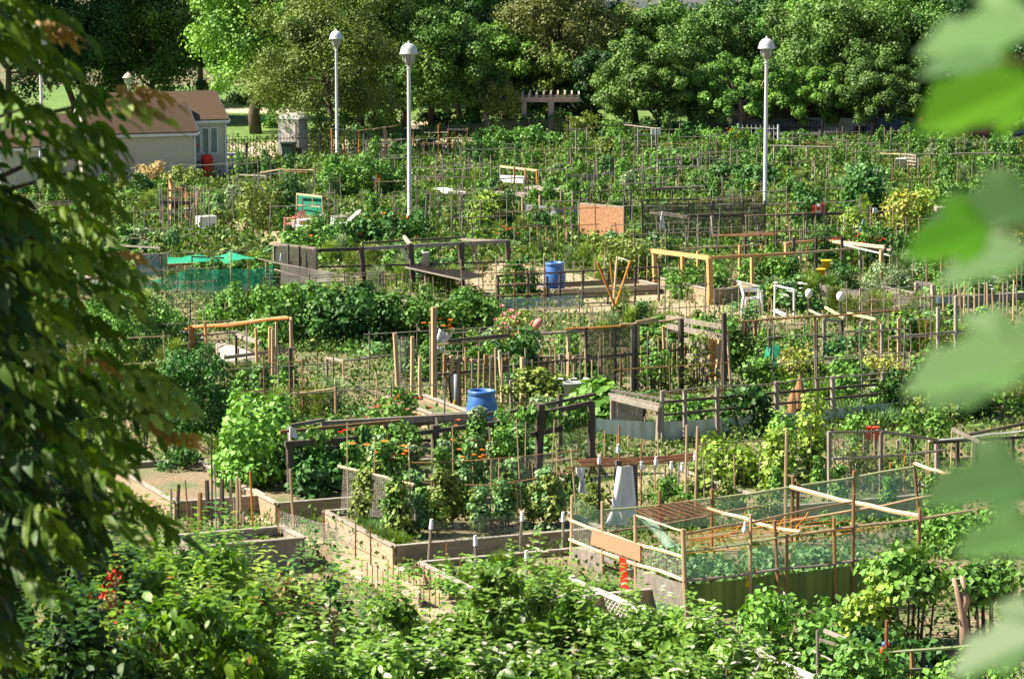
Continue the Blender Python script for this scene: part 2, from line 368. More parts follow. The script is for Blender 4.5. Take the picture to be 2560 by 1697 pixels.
gm = MB(); gm.v = [(x, y, bank(y)) for y in ys for x in xs]; nx = len(xs)
gm.f = [(j * nx + i, j * nx + i + 1, (j + 1) * nx + i + 1, (j + 1) * nx + i) for j in range(len(ys) - 1) for i in range(nx - 1)]
g0 = gm.obj('ground', M['earth']); g0['kind'] = 'structure'
def pxsheet(name, pts, z, m): return sheet(name, [gp(*p) for p in pts], z, m)
pxsheet('lawn', [(-600, 375), (780, 375), (1130, 345), (1500, 335), (2900, 340), (3600, 215), (-1800, 215)], .004, M['lawn'])
pxsheet('path', [(420, 403), (1100, 400), (1420, 358), (1420, 328), (1040, 303), (985, 300), (1080, 345), (700, 352), (420, 368)], .010, M['path'])
pxsheet('far_path', [(480, 282), (760, 285), (760, 273), (480, 270)], .012, M['path'])
pxsheet('car_park', [(1780, 346), (2900, 346), (2900, 292), (1780, 292)], .014, M['asphalt'])
pxsheet('gravel_path', [(1165, 690), (1240, 775), (1650, 790), (1990, 812), (2030, 775), (1700, 742), (1460, 690), (1250, 652)], .006, M['gravel'])
pxsheet('gravel_path', [(545, 535), (700, 560), (715, 640), (600, 600), (540, 575)], .006, M['gravel'])
pxsheet('gravel_path', [(560, 1255), (690, 1330), (830, 1390), (960, 1470), (1120, 1590), (1330, 1590), (985, 1412), (755, 1318), (620, 1240)], .006, M['gravel'])
pxsheet('gravel_path', [(380, 1215), (470, 1290), (560, 1330), (640, 1310), (690, 1310), (520, 1245), (440, 1200)], .008, M['gravel'])
pxsheet('gravel_path', [(1440, 1262), (1560, 1262), (1640, 1215), (1700, 1170), (1620, 1170), (1490, 1190)], .006, M['gravel'])

# ------------------------------------------------------------------ raised beds
UV0 = gp(985, 1412)
def uv(u, v, z=0): p = UV0 + EB * u + EA * v; return Vector((p.x, p.y, z))
def raised_bed(c, lb, la, h, label, group='raised planting beds edged with boards', double=True, soil=True, wm='plank', t=.05, skip=()):
    c = Vector((c.x, c.y, 0)); o = thing('raised_bed', label, 'raised bed', c, group)
    P = [c, c + EB * lb, c + EB * lb + EA * la, c + EA * la]
    for i in range(4):
        if i in skip: continue
        a, b = P[i], P[(i + 1) % 4]; d = (b - a).normalized()
        if i % 2 == 0: a = a + d * t; b = b - d * t
        n = 2 if double else 1
        m = MB()
        for k in range(n):
            z0 = h * k / n + (.004 if k else 0); z1 = h * (k + 1) / n
            m.beam(a + Vector((0, 0, (z0 + z1) / 2)) + d * 0, b + Vector((0, 0, (z0 + z1) / 2)), t, z1 - z0)
        m.obj('side_board', M[wm], o)
        MB().beam(a - d * (t if i % 2 == 0 else 0) + Vector((0, 0, h + .018)), b + d * (t * .98 if i % 2 == 0 else 0) + Vector((0, 0, h + .018 + (i % 2) * .003)), t + .05, .03).obj('rim', M['rim'], o)
    if soil:
        q = [p + (c + EB * lb / 2 + EA * la / 2 - p) * .02 for p in P]
        MB().add([(p.x, p.y, h * .75) for p in q], [(0, 1, 2, 3)]).obj('soil', M['earth'], o)
    return o
raised_bed(gp(985, 1412), 3.7, 3.2, .29, 'long plank bed of pale tomato plants behind the wire mesh fence')
raised_bed(gp(692, 1308), 5.4, 3.0, .33, 'plank bed of dark vines under the black timber pergola')
raised_bed(gp(480, 1449), 1.85, 1.0, .50, 'tall grey plank planter with wire netting beside the gravel path', wm='grey')
raised_bed(gp(1050, 1452) - EA * 3.2, 2.75, 3.2, .28, 'low plank bed behind the leafy shrubs with white tipped posts')
raised_bed(gp(1962, 1312), 3.2, 3.9, .30, 'pale plank bed behind the bamboo netting enclosure')
raised_bed(gp(1084, 1078), .8, 2.6, .33, 'plank bed beside the nearer blue barrel')
raised_bed(gp(1775, 762), 1.6, 3.0, .40, 'plank bed under the new lumber pergola')
raised_bed(gp(1400, 748) - EB * .2, 3.2, 1.2, .25, 'low plank bed behind the farther blue barrel')
raised_bed(gp(440, 1300), 1.6, 4.0, .30, 'plank bed beside the row of brown stakes')
m = MB(); a, b = gp(800, 1402), gp(1050, 1520)
for k in range(2): m.beam(a + Vector((0, 0, .08 + k * .15)), b + Vector((0, 0, .08 + k * .15)), .05, .145)
mbt('timber_edging', 'plank edging running along the gravel path towards the shrubs', 'edging', m, M['plank'], a)

# ------------------------------------------------------------------ sheds
def shed(name, label, O, lb, la, ev, rd, ext0=0.0, winpx=None):
    O = Vector((O.x, O.y, 0)); o = thing(name, label, 'shed', O, 'cream sided garden sheds')
    Z = Vector((0, 0, 1)); a = O; m = MB()
    m.prism([a, a + EA * la, a + EA * la + Z * ev, a + EA * la / 2 + Z * rd, a + Z * ev], EB * lb); m.obj('wall', M['siding'], o)
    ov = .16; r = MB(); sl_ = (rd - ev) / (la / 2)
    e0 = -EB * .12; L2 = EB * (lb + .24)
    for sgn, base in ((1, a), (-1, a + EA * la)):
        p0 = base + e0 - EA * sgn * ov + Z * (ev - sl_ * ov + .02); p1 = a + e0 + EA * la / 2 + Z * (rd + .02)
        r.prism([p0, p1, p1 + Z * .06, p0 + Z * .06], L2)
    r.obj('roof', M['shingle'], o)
    f = MB(); q = a + e0 - EA * (ov + .015) + Z * (ev - sl_ * ov - .03)
    f.beam(q, q + L2, .03, .11)
    f.obj('fascia', M['white'], o)
    for s_ in (0, 1):
        g_ = MB(); base = a + e0 - EB * .02 if s_ == 0 else a + EB * (lb + .14)
        g_.beam(base - EA * ov + Z * (ev - sl_ * ov - .02), base + EA * la / 2 + Z * (rd - .02), .03, .12)
        g_.beam(base + EA * (la + ov) + Z * (ev - sl_ * ov - .02), base + EA * la / 2 + Z * (rd - .025), .028, .12)
        g_.obj('gable_trim', M['white'], o)
    for q in (a, a + EB * lb): MB().beam(q - EA * .012 + Z * .02, q - EA * .012 + Z * (ev - .03), .07).obj('corner_board', M['white'], o)
    if winpx:
        w = None
        for i in range(3):
            x0 = winpx + i * .37; fr = MB(); y_ = -EA * .03
            for (p, q) in (((x0, .98), (x0 + .34, .98)), ((x0, 1.0 + 1.05), (x0 + .34, 2.05)), ((x0 + .02, 1.0), (x0 + .02, 2.03)), ((x0 + .32, 1.0), (x0 + .32, 2.03))):
                fr.beam(a + EB * p[0] + Z * p[1] + y_, a + EB * q[0] + Z * q[1] + y_, .05)
            wo = fr.obj('window', M['white'], o)
            pane = MB().beam(a + EB * (x0 + .17) + Z * 1.0 - EA * .012, a + EB * (x0 + .17) + Z * 2.03 - EA * .012, .27, .02).obj('pane', M['glass'], wo)
            if i == 0: MB().beam(a + EB * (x0 + .06) + Z * 1.34 - EA * .035, a + EB * (x0 + .29) + Z * 1.34 - EA * .035, .02, .07).obj('red_sticker', M['red'], wo)
    return o
shed('garden_shed', 'long cream shed with brown shingle roof and bare grey side wall', gp(225, 458) , 4.45, 2.7, 2.02, 3.02)
shed('garden_shed', 'taller cream shed with three narrow white windows', gp(478, 445) + EA * .12 - EB * 3.0, 4.55, 3.3, 2.42, 3.42, winpx=3.12)
shed('garden_shed', 'small cream shed half hidden behind the ash leaves', gp(112, 470) + EA * .6, 1.5, 2.4, 1.95, 2.75)
shed('garden_shed', 'low cream shed at the end of the shed row', gp(58, 486) + EA * .3 - EB * .8, 1.5, 2.4, 1.85, 2.6)

# ------------------------------------------------------------------ lamps
def lamp(x, g, top, label, sc=1.0, style=0):
    b = gp(x, g); H = at(x, top, g).z
    o = thing('lamp_post', label, 'lamp post', b, 'globe lamp posts'); z = H - .98 * sc
    MB().lathe(b, [(.11, 0), (.11, .35), (.075, .42), (.062, z), (.062, z + .02)], 14).obj('pole', M['pole'], o, True)
    MB().lathe(b + Vector((0, 0, z)), [(.075, 0), (.075, .03), (.055, .06), (.06 * sc, .12 * sc), (.10 * sc, .16 * sc)], 14).obj('neck', M['pole'], o, True)
    c = b + Vector((0, 0, z))
    MB().lathe(c, [(.06 * sc, .165 * sc), (.11 * sc, .20 * sc), (.165 * sc, .32 * sc), (.20 * sc, .50 * sc), (.20 * sc, .54 * sc)], 18).obj('lamp_glass', M['lampglass'], o, True)
    cage = MB()
    for k in range(6):
        t = k * math.pi / 3; d = Vector((math.cos(t), math.sin(t), 0))
        cage.path([c + d * .10 * sc + Vector((0, 0, .15 * sc)), c + d * .19 * sc + Vector((0, 0, .30 * sc)), c + d * .235 * sc + Vector((0, 0, .54 * sc))], .012, 5)
    cage.obj('cage', M['pole'], o, True)
    pr = [(.25, .52), (.315, .525), (.32, .56), (.29, .60), (.285, .66), (.25, .76), (.19, .84), (.10, .895), (.035, .91), (.03, .95), (.02, .98)] if not style else [(.33, .52), (.30, .56), (.22, .68), (.10, .78), (.03, .82), (.02, .86)]
    MB().lathe(c, [(r * sc, zz * sc) for r, zz in pr], 20).obj('cap', M['pole'] if not style else M['stone'], o, True)
    return o
lamp(843, 402, 73, 'farther of the two close white globe lamp posts, before the olive tree')
lamp(1024, 565, 103, 'nearer of the two close white globe lamp posts, its foot by yellow flowers')
lamp(1912, 530, 91, 'white globe lamp post before the locust trees, its foot in the bean plots')
lamp(323, 330, 174, 'small lamp post with pointed cap behind the shed roof', .95, 1)
lamp(107, 430, 86, 'globe lamp post half hidden by ash leaves beside the small shed')
o = thing('street_lamp', 'grey street lamp arm poking out of the far trees', 'street lamp', gp(2216, 320)); b = wloc(o)
Ht = at(2216, 20, 320).z
MB().lathe(b, [(.10, 0), (.07, Ht), (.02, Ht + .02)], 10).obj('pole', M['pole'], o, True)
MB().path([b + Vector((0, 0, Ht - .05)), b + Vector((.4, 0, Ht)), b + Vector((.9, 0, Ht - .05))], [.04, .04, .06], 6).obj('lamp_arm', M['pole'], o)

# ------------------------------------------------------------------ far fences, toilet, bin, pergola, cars, building
def iron_fence(name, label, x0, g0_, x1, g1_, h, gap=.14, gate=False, m='iron', z0=.08):
    a, b = gp(x0, g0_), gp(x1, g1_); o = thing(name, label, 'fence', a); d = b - a; n = int(d.length / gap); Z = Vector((0, 0, 1))
    p = MB()
    for i in range(n + 1):
        q = a + d * (i / n); p.beam(q + Z * z0, q + Z * (h + .08), .018)
    p.obj('pickets', M[m], o)['kind'] = 'stuff'
    for zz in (.15, h - .08): MB().beam(a + Z * zz, b + Z * zz, .035, .03).obj('rail', M[m], o)
    k = max(1, int(d.length / 2.2))
    for i in range(k + 1): MB().beam(a + d * (i / k), a + d * (i / k) + Z * (h + .12), .07).obj('post', M[m], o)
    return o
iron_fence('iron_fence', 'black iron picket fence beside the tall shed', 566, 405, 800, 398, 1.05)
iron_fence('iron_fence', 'black iron picket fence along the dirt path behind the far trellises', 805, 388, 1420, 352, 1.0)
iron_fence('iron_fence', 'black iron picket fence around the shaded car park', 1560, 352, 2560, 362, .9)
iron_fence('picket_fence', 'pale picket fence under the locust trees', 1845, 366, 1945, 368, .95, gap=.2, m='pole')
o = thing('iron_gate', 'short black iron gate post by the tall shed', 'gate', gp(617, 418)); b = wloc(o)
MB().beam(b, b + Vector((0, 0, 1.05)), .09).obj('post', M['iron'], o)
MB().beam(b + Vector((0, 0, .95)), b + EA * 1.4 + Vector((0, 0, .95)), .04).obj('rail', M['iron'], o)
# portable toilet
o = thing('portable_toilet', 'pale grey portable toilet with white roof behind the iron fence', 'portable toilet', gp(733, 395)); b = wloc(o); Z = Vector((0, 0, 1))
ex, ey = Vector((.94, -.34, 0)), Vector((.34, .94, 0))
MB().box(b + Z * .05, 1.0, 1.0, 1.72, ex, ey).obj('cabin', M['greysheet'], o)
r = MB(); r.prism([b + ex * x + ey * -.53 + Z * z for x, z in ((-.53, 1.77), (.53, 1.77), (.51, 1.86), (.3, 1.98), (0, 2.02), (-.3, 1.98), (-.51, 1.86))], ey * 1.06); r.obj('roof', M['white'], o)
MB().box(b + Z * .12 - ey * .515, .70, .03, 1.58, ex, ey).obj('door', M['rim2'], o)
MB().box(b + Z * 0 , 1.16, 1.16, .06, ex, ey).obj('base', M['black'], o)
MB().path([b + ex * .42 - ey * .56 + Z * 1.75, b + ex * .42 - ey * .56 + Z * .5], .02, 5).obj('vent_pipe', M['grey'], o)
def bin_(x, g, label, w, h, m='navy'):
    o = thing('wheelie_bin', label, 'bin', gp(x, g)); b = wloc(o)
    t = MB(); t.add([b + ex * (i * w * k / 2) + ey * (j * w * k / 2) + Z * z for z, k in ((.05, .8), (h, 1)) for i, j in ((-1, -1), (1, -1), (1, 1), (-1, 1))], [(3, 2, 1, 0), (4, 5, 6, 7), (0, 1, 5, 4), (1, 2, 6, 5), (2, 3, 7, 6), (3, 0, 4, 7)])
    t.obj('body', M[m], o)
    MB().box(b + Z * (h + .004), w * 1.12, w * 1.12, .07, ex, ey).obj('lid', M[m], o)
    for s_ in (-1, 1): MB().path([b + ex * (s_ * w * .42 - .03) + ey * w * .4 + Z * .1, b + ex * (s_ * w * .42 + .03) + ey * w * .4 + Z * .1], .1, 10).obj('wheel', M['black'], o)
    return o
bin_(722, 408, 'dark green wheelie bin behind the iron fence', .5, .85)
bin_(744, 404, 'small black bin next to the dark green wheelie bin', .3, .55, 'black')
# pergola
o = thing('pergola', 'cream timber pergola with rafters overgrown by ivy before the far trees', 'pergola', gp(1310, 340)); b = wloc(o)
gY = dep(340)
def PG(x, z, dy=0): p = aty(x, 340, gY); return Vector((p.x, gY + dy, z))
topz = at(1310, 243, 340).z
for dy in (0, 2.4):
    MB().beam(PG(1180, topz - .14, dy), PG(1450, topz - .14, dy), .10, .22).obj('beam', M['stone'], o)
    for x in (1215, 1310, 1378): MB().box(PG(x, 0, dy), .26, .26, topz - .25, Vector((1, 0, 0)), Vector((0, 1, 0))).obj('column', M['stone'], o)
for i in range(16):
    x = 1182 + i * 17.6
    MB().beam(PG(x, topz + .08, -.7), PG(x + 4, topz + .08, 3.1), .08, .20).obj('rafter', M['stone'], o)
for x in (1375, 1410):
    mbt('concrete_pillar', 'pale square pillar rising behind the ivy pergola, ' + ('the one closer to the lamp posts' if x < 1400 else 'the one farther from the lamp posts'), 'pillar', MB().box(PG(x, 0, 6), .42, .42, at(x, 212, 340).z + .55, Vector((1, 0, 0)), Vector((0, 1, 0))), M['stone'], PG(x, 0, 6), 'pillars behind the pergola')
# distant building
o = thing('white_building', 'long white flat roofed building far beyond the trees', 'building', (8, 420, 0)); b = wloc(o)
MB().box(b, 60, 16, 7.5, Vector((1, 0, 0)), Vector((0, 1, 0))).obj('wall', M['white'], o)
for i in range(24): MB().box(b + Vector((-28 + i * 2.45, -8.02, 1.9)), 1.5, .1, .8, Vector((1, 0, 0)), Vector((0, 1, 0))).obj('window', M['glass'], o)
MB().box(b + Z * 7.504, 60.6, 16.6, .3, Vector((1, 0, 0)), Vector((0, 1, 0))).obj('roof', M['stone'], o)
# cars
def car(x, g, label, m, L=4.4, van=False):
    b = gp(x, g); o = thing('parked_car', label, 'car', b, 'cars parked under the locust trees'); ex_, ey_ = Vector((1, 0, 0)), Vector((0, 1, 0))
    h = 1.9 if van else 1.45
    prof = [(-L / 2, .35), (L / 2, .35), (L / 2, .85), (L / 2 - .9, .95), (L / 2 - 1.5, h), (-L / 2 + .5, h), (-L / 2 + .05, 1.0)]
    MB().prism([b + ex_ * p[0] - ey_ * .85 + Z * p[1] for p in prof], ey_ * 1.7).obj('body', m, o)
    w = [(-L / 2 + .5, 1.0), (L / 2 - 1.1, 1.0), (L / 2 - 1.55, h - .1), (-L / 2 + .65, h - .1)]
    MB().prism([b + ex_ * p[0] - ey_ * .87 + Z * p[1] for p in w], ey_ * .015).obj('window', M['black'], o)
    for sx in (-1, 1):
        for sy in (-1, 1):
            wv = MB(); c = b + ex_ * sx * (L / 2 - .8) + ey_ * sy * .8 + Z * .33; wv.path([c - ey_ * .1, c + ey_ * .1], .33, 14); wv.obj('wheel', M['black'], o)
CP = lambda n, c: mat(n, c, c, 2, rough=.25, spec=.6)
car(2060, 342, 'white van parked under the locust trees', CP('white_car', (.6, .6, .62)), 5, True)
car(1935, 345, 'dark blue car parked beside the pale picket fence', CP('navy_car', (.02, .03, .08)), 4.4, True)
car(2270, 343, 'blue car parked under the locust trees right of the white van', CP('blue_car', (.05, .12, .3)))
car(2410, 352, 'dark red car parked at the sunny edge of the car park', CP('maroon_car', (.2, .04, .06)))
car(2505, 350, 'light blue car parked at the sunny edge of the car park', CP('pale_blue_car', (.12, .3, .5)))

# ------------------------------------------------------------------ trees
def limb(m, a, b, r0, r1, sag=.0, n=6, seg=4):
    pts = []; a = Vector(a); b = Vector(b); rr = random.Random(int(abs(a.x * 31 + b.y * 17 + b.z * 7) * 10))
    for i in range(seg + 1):
        t = i / seg; p = a.lerp(b, t); j = .05 * (b - a).length * math.sin(math.pi * t)
        pts.append(p + Vector((rr.uniform(-j, j), rr.uniform(-j, j), rr.uniform(-j, j))))
    m.path(pts, [r0 + (r1 - r0) * i / seg for i in range(seg + 1)], n)
def make_tree(name, label, base, R, zc, RZ, m, leaf=.17, ncl=60, per=330, trunk_r=.2, group=None, cat='tree', depth=None, clr=.2, bark='bark', tmpl=TQ, hi_bias=0, visible_front=True, seed=0):
    rs = np.random.RandomState(seed + int(abs(base[0]) * 7)); base = Vector(base); D = depth or R
    o = thing(name, label, cat, base, group)
    d = unit(rs.randn(ncl, 3)); d[:, 2] = np.where(d[:, 2] < -.75, -d[:, 2], d[:, 2])
    rad = .35 + .72 * rs.rand(ncl) ** .6
    c = d * rad[:, None] * np.array([R, D, RZ]) * (1 - clr * .3) + np.array([0, 0, zc]) + rs.randn(ncl, 3) * .09 * min(R, RZ)
    r = (clr * (.6 + .8 * rs.rand(ncl))) * min(R, RZ)
    c[:, 2] = np.maximum(c[:, 2], r * .9 + .25)
    P, X, Nn = clumps(np.column_stack([c, r]), int(per * 1.35), .3, 1.32, rnd=.5)
    me = leafmesh('crown', tmpl, P, X, Nn, leaf * .88 * (.6 + .6 * RS.rand(len(P))), m, np.clip(np.repeat(rs.rand(ncl), int(per * 1.35)) * .55 + RS.rand(len(P)) * .45, 0, 1))
    fobj('crown', me, o)
    t = MB(); top = Vector((0, 0, zc)); limb(t, (0, 0, -.05), top, trunk_r, trunk_r * .5, n=9, seg=6)
    for i in range(0, ncl, max(1, ncl // 14)):
        s0 = Vector((0, 0, zc * (.35 + .6 * rs.rand()))); limb(t, s0, Vector(c[i]), trunk_r * .38, .015)
    t.obj('trunk', M[bark], o, True, local=True)
    return o
def ctree(x, g, w, ztop, zbot, m, label, leaf=.17, ncl=60, per=300, tr=.2, dp=0, **k):
    b = gp(x, g); R = w * .60 / ppm(g); zbot = zbot * (.5 if w != 310 else .8); ncl = int(ncl * 1.5)
    make_tree(k.pop('name', 'tree'), label, b, R, (ztop + zbot) / 2, (ztop - zbot) / 2, G[m], leaf, ncl, per, tr, seed=int(x), **k)
# native px centre, ground row, width px, top m, bottom m
ctree(640, 335, 310, 11, 1.0, 'tbright', 'bright green maple tree on the lawn behind the iron fence', .20, 90, 330, .33, clr=.2)
ctree(822, 384, 320, 7.4, .9, 'tolive', 'olive green tree directly behind the farther lamp post', .13, 80, 380, .16, clr=.2)
ctree(905, 335, 260, 10, 1.5, 'tolive', 'tall yellowish tree rising behind the olive tree', .17, 60, 300)
ctree(1075, 338, 270, 6.3, .6, 'tmid', 'full green tree behind the nearer lamp post', .17, 80, 380, clr=.2)
ctree(1010, 318, 280, 8.5, 1, 'tmid', 'broad green tree between the two close lamp posts', .17, 60, 300)
ctree(1262, 322, 200, 5.0, .8, 'tbright', 'bright round tree rising behind the ivy covered shrub', .20, 60, 330, clr=.2)
ctree(1150, 305, 240, 9, 1.5, 'tdark', 'dark tree in the gap behind the bright round tree', .2, 50, 260)
ctree(1395, 318, 250, 8.8, 1.2, 'tbrown', 'rusty thin leaved tree behind the pergola', .15, 70, 230, clr=.2)
ctree(1385, 325, 150, 4.2, .6, 'tolive', 'yellow green small tree just above the pergola', .15, 50, 280)
ctree(1485, 330, 130, 4.2, .2, 'tdark', 'dark narrow tree between the pergola and the locust trees', .15, 45, 280)
ctree(1590, 312, 220, 6.1, 1.5, 'tolive', 'yellow tinged tree below the white building', .17, 55, 300)
ctree(1640, 345, 250, 4.9, .3, 'tblue', 'low spreading locust tree behind the white hive box', .15, 90, 340, clr=.18)
ctree(1730, 318, 330, 6.3, 1.0, 'tblue', 'large locust tree between the white building and the lamp post', .17, 90, 320, clr=.18)
ctree(1850, 348, 230, 3.9, 1.0, 'tmid', 'small sunlit locust tree with pale forked trunk', .15, 60, 300, bark='palebark', clr=.18)
ctree(1930, 312, 260, 6.0, 1.0, 'tblue', 'locust tree directly behind the lone lamp post', .17, 70, 300, clr=.18)
ctree(2010, 305, 190, 7.0, 3.0, 'tbright', 'bright leafed tree rising right of the lone lamp post', .22, 45, 280)
ctree(2000, 348, 190, 3.4, .9, 'tbright', 'low bright locust tree above the white van', .14, 55, 280, clr=.18)
ctree(2110, 330, 330, 6.8, 1.1, 'tblue', 'wide dark locust tree above the parked cars', .17, 100, 330, clr=.18)
ctree(2190, 350, 230, 3.8, 1.0, 'tblue', 'low locust tree in front of the blue car', .14, 60, 320, clr=.18, trunk_r=.1) if False else ctree(2190, 350, 230, 3.8, 1.0, 'tblue', 'low locust tree in front of the blue car', .14, 60, 320, .1, clr=.18)
ctree(2300, 325, 330, 7.6, 1.3, 'tmid', 'tall locust tree behind the big blurred maple leaf', .17, 90, 320, clr=.18)
ctree(2470, 330, 330, 7.0, 1.6, 'tdark', 'dark tree behind the maroon and pale blue cars', .17, 80, 320, clr=.18)
ctree(2560, 352, 170, 3.0, .3, 'tblue', 'bushy low tree at the end of the car park', .14, 50, 300)
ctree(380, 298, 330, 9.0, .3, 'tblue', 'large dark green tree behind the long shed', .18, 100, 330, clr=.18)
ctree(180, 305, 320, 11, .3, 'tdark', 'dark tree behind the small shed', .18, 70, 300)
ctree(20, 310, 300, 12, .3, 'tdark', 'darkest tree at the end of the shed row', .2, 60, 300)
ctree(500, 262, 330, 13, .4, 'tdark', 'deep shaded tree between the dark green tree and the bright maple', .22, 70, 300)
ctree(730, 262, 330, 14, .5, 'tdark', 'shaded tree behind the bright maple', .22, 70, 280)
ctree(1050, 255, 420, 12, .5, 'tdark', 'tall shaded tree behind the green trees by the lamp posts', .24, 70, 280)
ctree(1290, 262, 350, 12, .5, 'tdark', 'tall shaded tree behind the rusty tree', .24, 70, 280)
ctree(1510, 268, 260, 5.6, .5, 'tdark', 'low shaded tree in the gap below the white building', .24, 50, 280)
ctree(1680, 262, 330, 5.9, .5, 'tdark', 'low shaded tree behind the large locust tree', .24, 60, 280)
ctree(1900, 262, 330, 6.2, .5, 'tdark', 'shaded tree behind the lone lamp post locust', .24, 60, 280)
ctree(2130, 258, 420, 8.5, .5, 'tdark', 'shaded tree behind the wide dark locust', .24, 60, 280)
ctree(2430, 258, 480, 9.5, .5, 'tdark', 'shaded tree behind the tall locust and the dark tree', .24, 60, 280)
# distant wood as one mass
P, X, Nn = clumps(np.column_stack([RS.uniform(-70, 90, 420), RS.uniform(215, 260, 420), RS.uniform(.5, 4.2, 420), RS.uniform(1.3, 2.3, 420)]), 70)
o = fobj('distant_woods', leafmesh('distant_woods', TQ, P, X, Nn, .42 * (.6 + .8 * RS.rand(len(P))), G['tdark'])); o['kind'] = 'stuff'

# ------------------------------------------------------------------ timber frames, nets and stakes (x, y, ground row) in photo pixels -> true positions
def frame(name, label, cat, posts=(), rails=(), nets=(), boards=(), group=None):
    """posts: (xtop, ytop, xbase, row, width_m, material[, round]); rails: (x, y, row, x, y, row, width_m, material[, round]);
    nets: (material, [(x,y,row)*4], amp, sag); boards: (partname, material, [(x,y,row)*n], thickness)"""
    if posts: b = gp(posts[0][2], posts[0][3])
    elif rails: b = gp(rails[0][0], rails[0][2])
    else: b = gp(nets[0][1][0][0], nets[0][1][0][2])
    o = thing(name, label, cat, b, group)
    for p in posts:
        a, t = gp(p[2], p[3]), at(p[0], p[1], p[3]); a = a - Vector((0, 0, .03)); m = MB()
        m.path([a, t], p[4] / 2, 7) if len(p) > 6 else m.beam(a, t, p[4])
        m.obj('post', M[p[5]], o)
    for r in rails:
        a, t = at(*r[0:3]), at(*r[3:6]); m = MB(); d = (t - a)
        if len(r) > 8 or r[6] < .035:
            rr = random.Random(int(r[0] * 3 + r[1])); j = d.length * .006
            m.path([a + d * (i / 5) + Vector((0, 0, rr.uniform(-j, j) - d.length * .006 * math.sin(math.pi * i / 5))) for i in range(6)], r[6] / 2, 6)
        else: m.beam(a, t, r[6] * .7, r[6])
        m.obj('rail', M[r[7]], o)
    for n in nets:
        q = [at(*p) for p in n[1]]; L = (q[1] - q[0]).length
        MB().cloth(*q, nx=max(6, int(L * 3)), ny=4, amp=n[2] if len(n) > 2 else .03, sag=n[3] if len(n) > 3 else 0, seed=int(n[1][0][0])).obj('netting', M[n[0]], o, True)
    for bd in boards:
        q = [at(*p) for p in bd[2]]; nrm = (q[1] - q[0]).cross(q[-1] - q[0]).normalized()
        MB().prism(q, nrm * bd[3]).obj(bd[0], M[bd[1]], o)
    return o
def gl(x0, g0_, x1, g1_): return lambda x: g0_ + (g1_ - g0_) * (x - x0) / (x1 - x0)

# F1: bamboo netting enclosure
FL_ = gl(1425, 1430, 1716, 1563); FR_ = gl(1716, 1563, 2300, 1508); BK = gl(1500, 1400, 2300, 1335)
post1 = [(1430, 1238, 1427, 1431, .05, 'tan', 1), (1506, 1253, 1506, 1468, .055, 'tan', 1), (1588, 1286, 1590, 1506, .055, 'tan', 1), (1707, 1322, 1716, 1563, .07, 'tan', 1)]
for xt, yt, xb in ((1877, 1285, 1874), (1936, 1300, 1950), (1967, 1333, 1966), (2085, 1293, 2089), (2134, 1235, 2131), (2300, 1268, 2290)): post1.append((xt, yt, xb, FR_(xb), .055, 'brown' if xb != 1874 else 'tan', 1))
for xt, yt, xb in ((1649, 1225, 1650), (1780, 1222, 1779), (1983, 1190, 1978), (2135, 1176, 2134), (2284, 1156, 2303), (1995, 1208, 1993)): post1.append((xt, yt, xb, BK(xb), .06, 'brown', 1))
rail1 = [(1425, 1300, FL_(1425), 1708, 1391, FL_(1708), .055, 'bamboo', 1), (1424, 1345, FL_(1424), 1708, 1447, FL_(1708), .055, 'bamboo', 1),
         (1708, 1448, FR_(1708), 2290, 1380, FR_(2290), .05, 'grey', 1), (1711, 1378, FR_(1711), 2004, 1334, FR_(2004), .035, 'greenpaint', 1),
         (2004, 1334, FR_(2004), 2430, 1276, FR_(2430), .05, 'tan', 1), (1506, 1275, BK(1506), 1860, 1236, BK(1860), .04, 'greenpaint', 1),
         (1860, 1236, BK(1860), 2284, 1166, BK(2284), .05, 'greenpaint', 1), (1977, 1213, BK(1977), 2305, 1290, FR_(2305), .075, 'bamboo', 1),
         (1767, 1266, BK(1767), 2002, 1333, FR_(2002), .06, 'bamboo', 1), (1520, 1327, FL_(1520), 1900, 1263, BK(1900), .035, 'tan', 1),
         (1590, 1287, FL_(1590), 1708, 1327, FL_(1708), .03, 'bamboo', 1), (1708, 1332, FR_(1708), 2134, 1254, 1450, .04, 'tan', 1),
         (1978, 1300, 1460, 2360, 1234, 1440, .045, 'tan', 1), (1630, 1362, 1520, 1990, 1300, 1450, .03, 'bamboo', 1), (2288, 1160, BK(2288), 2380, 1186, 1400, .06, 'bamboo', 1)]
for i in range(7): rail1.append((1712, 1330 + i * 8, FR_(1712), 2010 + i * 40, 1288 + i * 5, 1470 - i * 6, .012, 'string'))
for i in range(5): rail1.append((1740 + i * 60, 1356 - i * 7, FR_(1740), 1800 + i * 55, 1320 - i * 10, 1440, .011, 'string'))
